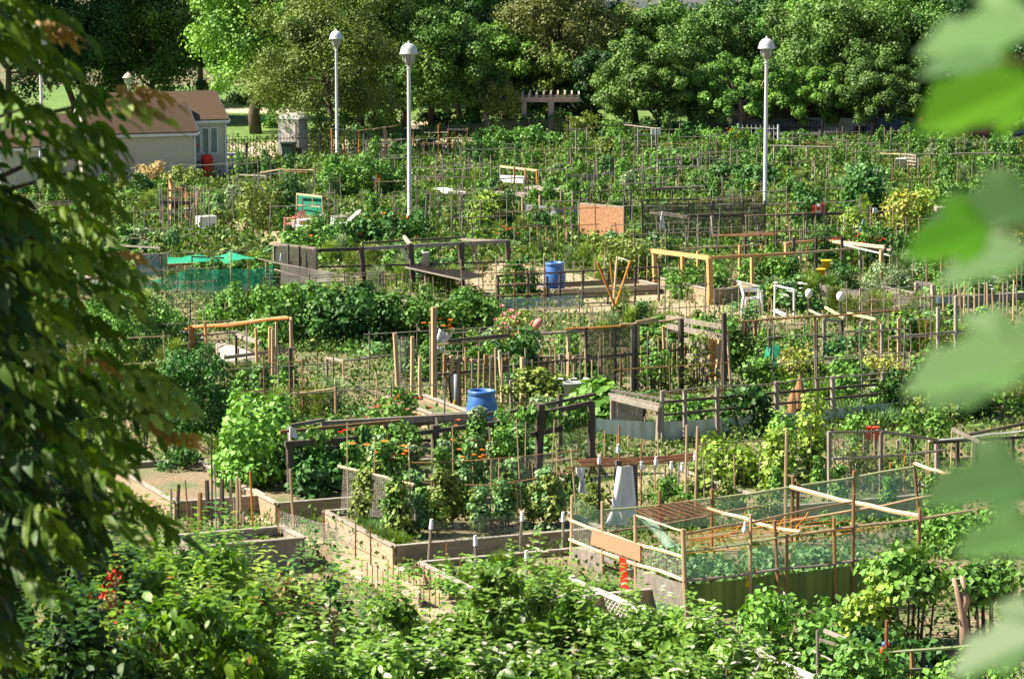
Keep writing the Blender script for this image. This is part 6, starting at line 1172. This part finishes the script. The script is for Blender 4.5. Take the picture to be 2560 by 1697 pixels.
# white paper on the tall post
hang_cloth('white torn sheet flapping on the tall tan post', [(1098, 822, 1030), (1130, 840, 1030), (1112, 858, 1030), (1090, 852, 1030)], amp=.06)
hang_cloth('small white cloth corner below the torn sheet on the tall tan post', [(1092, 865, 1030), (1108, 868, 1030), (1106, 878, 1030), (1094, 872, 1030)], amp=.02)
hang_cloth('white cloth folded over the corner of the black timber pergola', [(724, 1066, 1262), (738, 1070, 1262), (744, 1094, 1262), (722, 1094, 1262)], amp=.04)
hang_cloth('grey white cloth hanging like a cone behind the terracotta screen', [(1655, 528, 612), (1659, 528, 612), (1663, 572, 612), (1646, 570, 612)], amp=.03)
hang_cloth('blue grey tarp bundle hanging behind the yellowish shrub', [(2158, 548, 620), (2164, 548, 620), (2168, 585, 620), (2146, 580, 620)], m='bluenet', amp=.04)
hang_cloth('white bag tied beneath the yellow green bush', [(2183, 520, 600), (2193, 520, 600), (2194, 532, 600), (2181, 532, 600)], amp=.03, name='plastic_bag', cat='bag')
hang_cloth('white bag on the netted end of the dark arbor', [(701, 633, 730), (709, 633, 730), (708, 655, 730), (699, 653, 730)], amp=.02, name='plastic_bag', cat='bag')
hang_cloth('pale plastic bag caught in the bush below the tarp', [(1960, 1480, 1640), (1978, 1495, 1640), (1980, 1525, 1640), (1955, 1500, 1640)], amp=.04, name='plastic_bag', cat='bag')
# flag
o = thing('flag', 'red and white flag flying above the dark bush', 'flag', gp(2054, 612)); c = wloc(o)
MB().path([c, at(2063, 504, 612)], .02, 6).obj('pole', M['grey'], o)
F_ = [at(2028, 514, 612), at(2062, 505, 612), at(2062, 533, 612), at(2028, 533, 612)]
for k, mm in ((0, 'red'), (1, 'white'), (2, 'red')):
    a, b_ = (0, .28, .74, 1)[k], (0, .28, .74, 1)[k + 1]
    MB().cloth(F_[0].lerp(F_[1], a), F_[0].lerp(F_[1], b_), F_[3].lerp(F_[2], b_), F_[3].lerp(F_[2], a), 4, 3, .02, seed=5).obj('flag_band', M[mm], o, True)
mcx = F_[0].lerp(F_[1], .51).lerp(F_[3].lerp(F_[2], .51), .5) - Vector((0, .05, 0)); st = []
for k in range(22): r_ = (.10, .05)[k % 2]; a = k * math.pi / 11; st.append(mcx + Vector((r_ * math.cos(a), 0, r_ * math.sin(a))))
MB().prism(st, Vector((0, .02, 0))).obj('leaf_emblem', M['red'], o)
def pinwheel(x, y, g, r, cols, label):
    c = gp(x, g); o = thing('pinwheel', label, 'pinwheel', c, 'garden pinwheels'); h = at(x, y, g)
    MB().path([c, h], .012, 5).obj('stick', M['grey'], o)
    for k in range(8):
        a = k * math.pi / 4; p = lambda rr, t: h + Vector((rr * math.cos(a + t), -.02, rr * math.sin(a + t)))
        MB().prism([h - Vector((0, .02, 0)), p(r, -.05), p(r * .8, .45)], Vector((0, -.02, 0))).obj('blade', FL[cols[k % len(cols)]], o)
pinwheel(942, 448, 505, .2, ['orange', 'red', 'yellow', 'white', 'purple'], 'multicoloured pinwheel on the big round bush')
pinwheel(1099, 445, 478, .16, ['pink'], 'pink pinwheel before the far two rail fence')
def pot(x, g, r, h, m, name, label, cat, grp=None, taper=.8, z=0):
    c = gp(x, g) + Vector((0, 0, z)); 
    o = thing(name, label, cat, c, grp)
    MB().lathe(c, [(r * taper, 0), (r, h * .92), (r * 1.08, h * .93), (r * 1.08, h), (r * .9, h), (r * .88, h * .9)], 16).obj('body', M[m], o, True)
    return o
def ptop(x, ytop, g, r, h, m, name, label, cat, grp=None, taper=.8):
    """container whose foot stands at row g on a stand so that it tops out at ytop"""
    z = at(x, ytop, g).z - h
    o = pot(x, g, r, h, m, name, label, cat, grp, taper, z=max(0, z))
    if z > .06: MB().lathe(wloc(o) - Vector((0, 0, z)), [(r * .5, 0), (r * .5, z)], 8).obj('stand', M['grey'], o)
    return o
ptop(2252, 396, 432, .24, .5, 'white', 'bucket', 'large white bucket in the far plots below the car park', 'bucket')
ptop(1205, 856, 905, .13, .35, 'navy', 'watering_can', 'dark green can hanging by the long pale rail', 'can')
ptop(1432, 955, 1040, .2, .4, 'greysheet', 'pail', 'grey pail on its side next to the squash leaves', 'pail')
ptop(1065, 630, 735, .10, .4, 'lampglass', 'glass_jar', 'tall clear jar with green contents inside the dark arbor', 'jar', taper=1)
ptop(2065, 650, 705, .16, .25, 'yellow', 'watering_can', 'yellow watering can under the pale lumber rails', 'watering can')
ptop(2052, 672, 712, .14, .2, 'yellow', 'watering_can', 'second yellow watering can in front of the first', 'watering can')
ptop(2185, 968, 1030, .10, .25, 'white', 'jug', 'white and red jug behind the grey three rail trellis', 'jug')
ptop(2168, 1066, 1140, .07, .26, 'red', 'fuel_can', 'red can below the plastic strip with white neighbour', 'can')
ptop(2188, 1066, 1140, .08, .26, 'red', 'fuel_can', 'second red can below the plastic strip, the broader one', 'can')
ptop(2154, 1066, 1140, .06, .3, 'white', 'jug', 'slim white jug left of the two red cans', 'jug')
ptop(505, 572, 590, .07, .3, 'blue', 'spray_bottle', 'small blue bottle behind the green netting', 'bottle', taper=1)
ptop(540, 540, 568, .16, .35, 'white', 'bucket', 'white bucket beside the white box by the brown stakes', 'bucket')
ptop(475, 520, 560, .2, .28, 'stone', 'flower_pot', 'pale round pot among the rough brown stakes', 'pot')
ptop(437, 505, 555, .14, .2, 'black', 'flower_pot', 'black pot on the bench by the orange wood', 'pot')
ptop(2405, 880, 935, .1, .2, 'white', 'jug', 'white jug among the stakes behind the maple leaves', 'jug')
for x, y, g, l in ((2101, 730, 868, 'white jug turned over a dark stake above the crooked trellis'), (2022, 722, 800, 'black and white jug turned over a stake by the grey screen')):
    c = gp(x, g); o = thing('stake_jug', l, 'jug', c, 'jugs turned over stakes'); t = at(x, y + 22, g)
    MB().path([c, t], .03, 6).obj('stake', M['dark'], o)
    MB().lathe(t - Vector((0, 0, .02)), [(.03, 0), (.09, .06), (.10, .16), (.075, .22), (.03, .25)], 12).obj('jug', M['white'], o, True)
o = thing('burlap_cones', 'pair of brown folded parasols standing behind the rail trellis', 'parasols', gp(1990, 1062)); c = wloc(o)
for x, y in ((1982, 968), (1998, 935)):
    t = at(x, y, 1058); b_ = gp(x, 1058); H = t.z
    MB().lathe(b_, [(.02, .0), (.02, H * .3), (.16, H * .32), (.10, H * .7), (.03, H * .95), (.01, H)], 10).obj('folded_parasol', M['brown'], o)
mbt('white_box', 'white plastic box turned towards the gravel by the brown stakes', 'box', MB().box(gp(516, 575), .62, .4, .48), M['white'], gp(516, 575))
mbt('stone_slab', 'bright white slab on the gravel behind the yellow blossoms', 'slab', MB().box(gp(563, 580), .25, .2, .07), M['white'], gp(563, 580))
m = MB()
for a, b_ in (((423, 476, 560), (442, 478, 560)), ((420, 494, 560), (445, 500, 560)), ((437, 470, 556), (462, 474, 556)), ((461, 482, 556), (492, 490, 556)), ((463, 504, 558), (480, 512, 558)), ((425, 445, 560), (432, 470, 560)), ((455, 470, 556), (466, 500, 556)), ((425, 440, 540), (424, 560, 560)), ((465, 480, 556), (465, 562, 560)), ((492, 482, 556), (492, 560, 560))): m.beam(at(*a), at(*b_), .09)
mbt('wood_scaffold', 'jumble of orange brown boards nailed between posts near the shed', 'wooden frame', m, M['fresh'], gp(440, 560))
m = MB(); m.beam(at(400, 505, 566), at(480, 508, 566), .12); m.beam(at(405, 506, 566), gp(405, 566), .07); m.beam(at(475, 508, 566), gp(475, 566), .07)
mbt('rough_bench', 'dark rough bench behind the brown stakes', 'bench', m, M['dark'], gp(405, 566))
for k, (x, y, g) in enumerate(((673, 556, 600), (612, 552, 588))): stake(x, y, x, g, .03, 'rust', 'red capped thin', 'stakes on the gravel patch', tip=False)
o = thing('bird_ornament', 'red bird ornament with blue cap on the post of the low rails', 'garden ornament', at(2210, 1632, 1752)); c = wloc(o)
MB().lathe(c - Vector((0, 0, .02)), [(.02, -.06), (.055, .0), (.06, .06), (.03, .1)], 10).obj('body', M['red'], o, True)
MB().lathe(c + Vector((0, 0, .08)), [(.02, 0), (.035, .03), (.03, .06), (.01, .08)], 10).obj('head', M['blue'], o, True)
MB().lathe(c + Vector((.06, 0, .09)), [(.01, 0), (.025, .02), (.01, .05)], 8).obj('wing', M['red'], o, True)
for x, y, g, mm, l in ((1868, 1470, 1548, 'yellow', 'yellow round lantern hanging on the dark tarp'), (1891, 1475, 1545, 'bluenet', 'pale blue ornament hanging right of the yellow lantern'), (1862, 1335, 1548, 'cloth', 'white bottle hanging from the orange twine')):
    c = at(x, y, g); o = thing('hanging_ornament', l, 'ornament', c); MB().lathe(c, [(.01, 0), (.04, .03), (.045, .08), (.02, .13), (.012, .2)], 9).obj('body', M[mm], o, True)
    MB().path([c + Vector((0, 0, .18)), c + Vector((0, 0, .34))], .004, 4).obj('string', M['string'], o)
o = thing('hose_reel', 'grey pump pipe with dark lever on a post behind the nearer barrel', 'pump', gp(1140, 1040)); c = wloc(o)
MB().path([c, at(1140, 935, 1040)], .05, 8).obj('pipe', M['greysheet'], o, True)
MB().path([at(1140, 930, 1040), at(1124, 935, 1040), at(1122, 950, 1040), at(1130, 1030, 1040)], .02, 6).obj('lever', M['black'], o, True)
MB().path([at(1137, 1000, 1042), at(1130, 1030, 1042), at(1134, 1048, 1042)], .025, 6).obj('yellow_rope', M['yellow'], o)
for x, y, g, l in ((1012, 560, 600, ''),): pass

# ------------------------------------------------------------------ bank vegetation in front of the camera
def shrub(name, label, x, ytop, Y, rw, kind, n, leaf, tmpl=TE, grp=None, mt='shrub', seed=0, wid=1.0):
    top = aty(x, ytop, Y); zb = bank(Y); H = max(.5, top.z - zb); b = Vector((top.x, Y, zb)); o = thing(name, label, 'shrub', b, grp)
    rs = np.random.RandomState(seed); k = 26
    U = rs.uniform(-1, 1, (k, 3)); U[:, 2] = np.abs(U[:, 2]); rr = np.linalg.norm(U, axis=1, keepdims=True); U = U / np.maximum(rr, 1) 
    c = U * np.array([rw * .8, rw * .8, H * .74]) + np.array([0, 0, H * .14]); r = rs.uniform(.11, .24, k) * rw * 1.1
    P, X, Nn = clumps(np.column_stack([c, r]), n // k, .3, 1.1, upb=.7, rnd=.8, droop=.45)
    sp = []
    for i in range(int(14 * rw / .7)):
        a_ = rs.rand() * 6.28; r0 = rs.rand() ** .5 * rw * .8; z_ = H * (.95 - .35 * (r0 / rw) ** 2); L_ = rs.uniform(.12, .30)
        for j in range(14): sp.append((math.cos(a_) * r0 + rs.randn() * .012, math.sin(a_) * r0 + rs.randn() * .012, z_ - .1 + L_ * j / 13))
    sp = np.array(sp); aa = np.arange(len(sp)) * 2.4; P = np.vstack([P, sp]); X = np.vstack([X, np.column_stack([np.cos(aa), np.sin(aa), .25 + 0 * aa])]); Nn = np.vstack([Nn, np.column_stack([-.3 * np.cos(aa), -.3 * np.sin(aa), 1 + 0 * aa])])
    vv = np.concatenate([np.clip(np.repeat(rs.rand(k), n // k) * .45 + rs.rand(k * (n // k)) * .56, 0, 1), .55 + .45 * rs.rand(len(sp))])
    fobj('foliage', leafmesh('foliage', tmpl, P, X, Nn, leaf * (.45 + .7 * RS.rand(len(P)) + .5 * (RS.rand(len(P)) > .93)), G[mt], vv, width=wid), o)
    st = MB()
    for i in range(0, k, 2): limb(st, (0, 0, -.05), Vector(c[i] * np.array([1, 1, 1.05])), .022, .006, n=5, seg=3)
    st.obj('stem', M['bark'], o, True, local=True)
    return o
GS = 'dogwood shrubs on the bank below the viewpoint'
sh = [(600, 1490, 21.5, .85, 'leafy dogwood shrub left of the dark twiggy shrub'), (760, 1560, 21, .8, 'dogwood shrub in front of the dark twiggy shrub'), (905, 1452, 22, .75, 'dogwood shrub below the end of the gravel path'), (1040, 1478, 21.5, .75, 'dogwood shrub below the row of rusty rods'),
      (1175, 1440, 22.5, .7, 'dogwood shrub left of the tallest dogwood'), (1262, 1350, 21.5, .55, 'tallest upright dogwood shrub with a pointed top'), (1380, 1440, 22, .7, 'dogwood shrub right of the tallest dogwood'), (1510, 1462, 22, .7, 'dogwood shrub below the red board of the enclosure'),
      (1640, 1520, 21.5, .7, 'dogwood shrub below the white lattice'), (1745, 1545, 21, .6, 'dogwood shrub below the dark tarp'), (1830, 1610, 20.5, .55, 'last dogwood shrub beside the lattice corner')]
for i, (x, yt, Y_, rw, l) in enumerate(sh): shrub('dogwood_shrub', l, x, yt - 36, Y_, rw, 0, 5200, .075, grp=GS, seed=i + 3)
lo = [(520, 1610, 18.0, .7, 'lower dogwood shrub beside the red tinged sumac'), (700, 1600, 18, .7, 'lower dogwood shrub below the dry brown stalks'), (880, 1580, 18.3, .7, 'lower dogwood shrub with pale leaf undersides'), (1060, 1590, 18, .7, 'lower dogwood shrub in the middle of the bank'), (1240, 1580, 18.4, .7, 'lower dogwood shrub below the tallest dogwood'), (1420, 1600, 18, .7, 'lower dogwood shrub with whitish blossoms'), (1590, 1620, 18.3, .65, 'lower dogwood shrub near the lattice'), (1730, 1650, 18, .6, 'lower dogwood shrub at the corner of the lattice')]
for i, (x, yt, Y_, rw, l) in enumerate(lo): shrub('dogwood_shrub', l, x, yt, Y_, rw, 0, 5000, .075, grp=GS, seed=i + 30)
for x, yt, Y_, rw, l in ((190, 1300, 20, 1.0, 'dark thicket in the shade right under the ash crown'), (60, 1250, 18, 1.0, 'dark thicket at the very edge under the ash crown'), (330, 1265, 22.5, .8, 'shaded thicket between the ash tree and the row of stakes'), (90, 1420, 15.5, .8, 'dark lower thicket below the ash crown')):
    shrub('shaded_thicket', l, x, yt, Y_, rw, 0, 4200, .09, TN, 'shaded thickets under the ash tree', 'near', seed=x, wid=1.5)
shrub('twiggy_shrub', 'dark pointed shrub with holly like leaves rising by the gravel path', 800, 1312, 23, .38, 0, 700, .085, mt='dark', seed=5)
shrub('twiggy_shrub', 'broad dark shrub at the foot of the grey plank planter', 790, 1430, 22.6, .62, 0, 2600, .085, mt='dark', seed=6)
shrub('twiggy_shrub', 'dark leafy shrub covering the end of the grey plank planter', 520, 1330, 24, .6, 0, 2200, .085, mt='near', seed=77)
shrub('twiggy_shrub', 'green shrub at the corner below the stakes and the ash crown', 400, 1225, 26, .6, 0, 2200, .085, mt='sumac', seed=78)
shrub('twiggy_shrub', 'small dark sapling beside the row of stakes', 560, 1255, 25, .3, 0, 500, .08, mt='dark', seed=7)
GU = 'sumac shrubs on the left of the bank'
for i, (x, yt, Y_, rw, l, mt_) in enumerate(((455, 1275, 19.5, .85, 'bright sumac shrub below the row of stakes', 'sumac'), (330, 1350, 18, .8, 'sumac shrub with red seed heads', 'sumac'), (575, 1365, 20, .75, 'yellow green sumac shrub below the plank planter', 'lime'), (440, 1470, 16.5, .75, 'sumac shrub at the lower edge under the bright one', 'sumac'), (230, 1560, 16, .7, 'shaded sumac shrub under the ash tree', 'sumac'), (80, 1560, 15, .7, 'darkest sumac shrub under the ash tree', 'near'), (650, 1440, 19, .7, 'sumac shrub among the dry brown stalks', 'sumac'))):
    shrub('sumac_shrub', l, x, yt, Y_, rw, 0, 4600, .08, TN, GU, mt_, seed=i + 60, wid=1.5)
# dry stalks and red seed heads
for i in range(26):
    x = random.uniform(640, 850) if i < 18 else random.uniform(560, 700); y = random.uniform(1450, 1600); Y_ = 20.2; t = aty(x, y, Y_); b = Vector((t.x + random.uniform(-.05, .05), Y_, bank(Y_)))
    o = thing('dry_stalk', '', 'stalk', b); MB().path([b, t], .006, 4).obj('stem', M['tan'], o)
    P = np.array([list(t - b)] * 34) + RS.randn(34, 3) * np.array([.02, .02, .07]) - np.array([0, 0, .06]); fobj('seed_head', leafmesh('seed_head', TQ, P, rdir(34) + [0, 0, .8], rdir(34), .045, G['dry']), o)
    later(o, 'stalk', 'dry brown seeding', x, y, 'dry stalks beside the twiggy shrub')
for i in range(16):
    x = random.uniform(180, 520); y = random.uniform(1440, 1680); Y_ = 16.6; t = aty(x, y, Y_); b = Vector((t.x, Y_, bank(Y_)))
    o = thing('sumac_flower', '', 'seed head', b); MB().path([b, t], .006, 4).obj('stem', M['brown'], o)
    P = np.array([list(t - b)] * 30) + RS.randn(30, 3) * .022; fobj('seed_head', leafmesh('seed_head', TQ, P, rdir(30), rdir(30), .028, FL['red'] if i % 4 == 0 else G['dry']), o)
    later(o, 'seed head', 'red sumac', x, y, 'red seed heads of the sumac shrubs')

# ------------------------------------------------------------------ ash tree at the left edge (7 m away)
def interp(tab, y):
    for (y0, v0), (y1, v1) in zip(tab, tab[1:]):
        if y0 <= y <= y1: return v0 + (v1 - v0) * (y - y0) / (y1 - y0)
    return tab[-1][1] if y > tab[-1][0] else tab[0][1]
def sprays(centres, dirs, nl=9, L=.18, leaf=.085):
    """compound leaves: rachis arching over, leaflets drooping; returns leaflet P,X,N,S,val and rachis tube points"""
    Ps, Xs, Ns, Ss, Vs = [], [], [], [], []; rach = []
    for c, d in zip(centres, dirs):
        d = Vector(d).normalized(); sd = d.cross(Vector((0, 0, 1))).normalized(); l = L * random.uniform(.75, 1.2); vv = random.random(); pts = []
        for j in range(nl):
            t = (j // 2 + 1) / (nl / 2 + 1); p = Vector(c) + d * l * t + Vector((0, 0, l * (.35 * t - .95 * t * t))); pts.append(p)
            s_ = (1, -1)[j % 2] if j < nl - 1 else 0
            x = sd * s_ * random.uniform(.4, .9) + d * (random.uniform(.2, .7) if s_ else .8) + Vector((0, 0, -.25 - random.random() * .8)); nrm = Vector((random.uniform(-.3, .3), random.uniform(-.3, .3), .7)) + sd * s_ * .5 - d * .3
            Ps.append(p); Xs.append(x.normalized()); Ns.append(nrm); Ss.append(leaf * random.uniform(.5, 1.2)); Vs.append(min(1, max(0, vv * .5 + random.random() * .5)))
        rach.append([Vector(c)] + pts[::2])
    return map(np.array, (Ps, Xs, Ns, Ss, Vs)), rach
dense_tab = [(-300, 100), (0, 95), (100, 90), (200, 85), (300, 85), (430, 140), (500, 240), (600, 270), (650, 310), (720, 230), (800, 270), (900, 310), (1000, 320), (1100, 410), (1200, 430), (1300, 420), (1400, 270), (1500, 210), (1700, 170), (2200, 120)]
tree_y = 8.2; base = Vector((-2.6, 10.2, bank(10.2)))
ash = thing('ash_tree', 'dark leafy ash tree filling the left edge with drooping leaflets', 'tree', base)
C, D = [], []
for i in range(2000):
    y = random.uniform(-420, 2000); xm = interp(dense_tab, y); u = random.random() ** .75; x = -420 + (xm - 255 + 420) * u
    Y_ = random.uniform(8.6, 11.6) if x > 50 else random.uniform(8.2, 12.5)
    C.append(aty(x, y - 20, Y_)); D.append((random.uniform(-.3, 1.4), random.uniform(-1.3, 1.0), random.uniform(-.4, .5)))
edge = [(130, 80, 1), (215, 170, 0), (250, 350, 0), (300, 300, 0), (330, 330, 0), (345, 255, 0), (360, 380, 0), (300, 395, 0), (240, 420, 0), (200, 440, 0), (280, 480, 0), (320, 520, 0), (210, 300, 0), (170, 330, 0), (120, 250, 0), (300, 640, 0), (240, 700, 0), (370, 690, 0), (340, 600, 0), (250, 560, 0), (290, 740, 0), (390, 740, 0),
        (330, 900, 0), (400, 1000, 0), (420, 960, 0), (380, 1080, 0), (440, 1040, 0), (400, 1150, 0), (430, 1250, 0), (460, 1290, 0), (360, 1010, 0), (330, 820, 0), (300, 980, 0), (160, 130, 0), (100, 120, 0), (70, 60, 0), (180, 30, 0), (120, 20, 0)]
nin = len(C)
for i in range(900):     # unseen crown sprays added towards the sun to shade the visible leaves
    x = random.uniform(-1900, -250); y = random.uniform(-1500, 1500); C.append(aty(x, y, random.uniform(8, 13))); D.append((random.uniform(-1, 1), random.uniform(-1, 1), .2))
C = [c - base for c in C]
(P, X, Nn, Sz, Vv), rach = sprays(C, D)
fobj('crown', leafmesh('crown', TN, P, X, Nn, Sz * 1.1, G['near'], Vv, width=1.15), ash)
r_ = MB()
for q in rach[::2]: r_.path(q, .0022, 4)
r_.obj('leaf_stalks', M['stem'], ash, local=True)['kind'] = 'stuff'
C1, D1 = [], []
for x, y, t in edge:
    for k in range(2):
        C1.append(aty(x - 150 + random.uniform(-25, 15), y - 25 + random.uniform(-18, 18), random.uniform(8.5, 9.3)) - base); D1.append((1.0, random.uniform(-.9, .3), random.uniform(0, .3)))
for i in range(60):
    y = random.uniform(-50, 1650); x = interp(dense_tab, y) - random.uniform(170, 380); C1.append(aty(x, y, random.uniform(8.2, 8.8)) - base); D1.append((1.0, random.uniform(-.9, .5), .2))
(P, X, Nn, Sz, Vv), rach = sprays(C1, D1)
fobj('outer_leaves', leafmesh('outer_leaves', TN, P, X, Nn, Sz * 1.05, G['near_paintlit'], Vv, width=1.0), ash)
# young rusty tips
C2 = [aty(x - 35, y - 12, 8.6) - base for x, y in ((105, 75), (160, 90), (135, 105), (310, 235), (335, 250), (315, 265), (290, 268), (400, 1090), (380, 1075), (425, 1110), (300, 650), (215, 920), (120, 930), (560, 1100) if False else (440, 1100), (365, 245))]
(P, X, Nn, Sz, Vv), _ = sprays(C2, [(1, random.uniform(-.5, .2), .3) for _ in C2], 11, .13, .05)
fobj('young_leaves', leafmesh('young_leaves', TN, P, X, Nn, Sz, G['tip'], Vv, width=1.2), ash)
C3 = [aty(x - 35, y - 12, 8.6) - base for x, y in ((330, 950), (360, 1010), (300, 1000), (400, 1020), (350, 1060), (390, 980), (290, 270), (330, 300), (250, 760), (290, 700), (40, 860), (100, 840), (60, 900))]
(P, X, Nn, Sz, Vv), _ = sprays(C3, [(1, random.uniform(-.5, .2), .3) for _ in C3], 11, .17, .065)
fobj('pale_leaves', leafmesh('pale_leaves', TN, P, X, Nn, Sz, G['lime'], Vv, width=1.3), ash)
tk = MB(); tk.path([(0, 0, -.1), (.05, 0, .9), (-.05, .05, 2.0), (.08, 0, 3.3)], [.10, .085, .06, .03], 9)
tips = [(140, 95), (350, 265), (330, 400), (300, 560), (370, 700), (300, 850), (430, 1060), (400, 1180), (450, 1290), (250, 450), (200, 700), (200, 1000), (150, 1250), (100, 300), (200, 1450)]
for x, y in tips:
    p = aty(x - 50, y - 25, 9.3) - base; s0 = Vector((0, 0, max(.3, min(3.1, p.z - .5)))); limb(tk, s0, p, .022, .004, n=6, seg=5)
tk.obj('trunk', M['bark'], ash, True, local=True)

# ------------------------------------------------------------------ maple branch right beside the camera (2.5 m)
MPOLY = [(0, 0), (.10, .16), (.30, .30), (.22, .46), (.52, .50), (.44, .34), (.62, .26), (.74, .30), (1.0, 0)]
def maple_leaf(parent, pos, xdir, nrm, size, m, kk):
    xdir = Vector(xdir).normalized(); nrm = Vector(nrm); y_ = nrm.cross(xdir).normalized(); z_ = xdir.cross(y_); rr = random.Random(kk)
    V_, F_ = [], []; n = len(MPOLY)
    for sgn in (1, -1):
        o0 = len(V_)
        for (a, b_) in MPOLY: V_.append(Vector(pos) + (xdir * a + y_ * sgn * b_ * 1.05 + z_ * (.25 * b_ - .28 * a * a + .03 * math.sin(a * 9))) * size)
        for j in range(1, n - 1): F_.append((o0, o0 + j, o0 + j + 1) if sgn > 0 else (o0, o0 + j + 1, o0 + j))
        # midrib points keep the two halves joined
    me = bpy.data.meshes.new('leaf'); me.from_pydata([tuple(v) for v in V_], [], F_); me.materials.append(m)
    a = me.attributes.new('v', 'FLOAT', 'FACE'); a.data.foreach_set('value', [rr.random()] * len(F_))
    o = bpy.data.objects.new('leaf', me); COL.objects.link(o); o.parent = parent
    return o
mb0 = Vector((.80, 1.95, bank(1.95))); mp = thing('maple_sapling', 'maple sapling with big blurred leaves hanging in at the right edge', 'sapling', mb0)
tm = MB(); tm.path([(0, 0, -.05), (.03, 0, 1.0), (-.02, .02, 2.0), (.02, 0, 2.7)], [.022, .018, .014, .008], 7); tm.obj('trunk', M['bark'], mp, True, local=True)
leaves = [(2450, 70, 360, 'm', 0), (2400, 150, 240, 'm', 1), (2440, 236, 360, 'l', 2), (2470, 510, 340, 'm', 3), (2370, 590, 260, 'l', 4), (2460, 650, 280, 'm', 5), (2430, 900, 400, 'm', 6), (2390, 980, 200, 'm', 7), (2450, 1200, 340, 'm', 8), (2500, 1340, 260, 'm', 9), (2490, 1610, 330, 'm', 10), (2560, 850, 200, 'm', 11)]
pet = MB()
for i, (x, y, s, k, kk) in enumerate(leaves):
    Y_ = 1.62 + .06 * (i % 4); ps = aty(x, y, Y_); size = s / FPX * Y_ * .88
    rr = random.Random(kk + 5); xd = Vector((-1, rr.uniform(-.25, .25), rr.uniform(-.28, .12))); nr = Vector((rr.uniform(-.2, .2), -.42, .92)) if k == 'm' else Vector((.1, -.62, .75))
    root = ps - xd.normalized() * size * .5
    lf = maple_leaf(mp, root - mb0, xd, nr, size, G['maple'] if k == 'm' else G['maple_paintlit'], kk)
    tr_ = Vector((.80, 1.95, root.z - .05)); pet.path([root - mb0, root.lerp(tr_, .5) + Vector((0, 0, .03)) - mb0, tr_ - mb0], [.0018, .004, .006], 5)
pet.obj('branches', M['stem'], mp, local=True)

# ------------------------------------------------------------------ landmarks and labels
LM += [(1205, 1085, 'nearer blue barrel'), (1386, 740, 'farther blue barrel'), (1024, 565, 'nearer lamp post'), (843, 400, 'farther lamp post'), (1912, 520, 'lone lamp post'), (1503, 600, 'terracotta screen'), (775, 575, 'green mesh screen'),
       (1880, 786, 'white chair on the gravel'), (1535, 790, 'pole tripod'), (1570, 1450, 'plywood board'), (1565, 1320, 'long white cloth'), (1980, 1450, 'bamboo enclosure'), (1700, 1085, 'plank tray'), (2060, 612, 'red and white flag'), (2252, 432, 'white bucket'),
       (540, 440, 'red barbecue'), (733, 395, 'portable toilet'), (940, 740, 'dark arbor'), (550, 730, 'green netting'), (630, 1230, 'bean mound'), (900, 1240, 'black timber pergola'), (700, 1420, 'grey plank planter'), (1349, 885, 'flamingo'),
       (1085, 1030, 'tall tan post'), (1790, 960, 'orange planks'), (1985, 960, 'loose green netting'), (2075, 1285, 'wire trellis'), (2312, 775, 'pale door frame'), (2110, 735, 'compact dark bush'), (1290, 380, 'far bean hedge'), (1640, 402, 'white hive box'),
       (1285, 466, 'white boxed planter'), (1570, 484, 'silvery bush'), (650, 905, 'pinkish pole frame'), (480, 1000, 'dark small leaved shrub'), (1300, 500, 'plank tables'), (1750, 610, 'black net cage'), (1700, 740, 'fresh lumber pergola'), (2375, 590, 'flat roofed tool box'), (1990, 1058, 'folded parasols'),
       (2200, 540, 'bluish dark bush'), (450, 560, 'rough brown stakes'), (880, 870, 'big dark vine hedge'), (1680, 450, 'dark window frames'), (1850, 470, 'dark bean hedge'), (1560, 1000, 'orange pole frame'), (1230, 1345, 'wire mesh fence'), (560, 1330, 'row of stakes'), (960, 1470, 'rusty rods'), (2412, 1650, 'pale forked trunk'),
       (2060, 413, 'far pale rail fence'), (860, 500, 'large round bush'), (1060, 400, 'brushwood fence'), (2180, 1140, 'red cans'), (2400, 1240, 'dark post trellis'), (2480, 800, 'pale stakes'), (1200, 560, 'hop vine frame'), (1560, 700, 'raspberry thicket'), (250, 560, 'ash leaves'), (300, 850, 'mid green thicket'),
       (800, 1600, 'dark twiggy shrub'), (350, 1600, 'red headed sumac')]
finish_labels()
# numbered list is avoided: plants that still share a label are alike and share their group
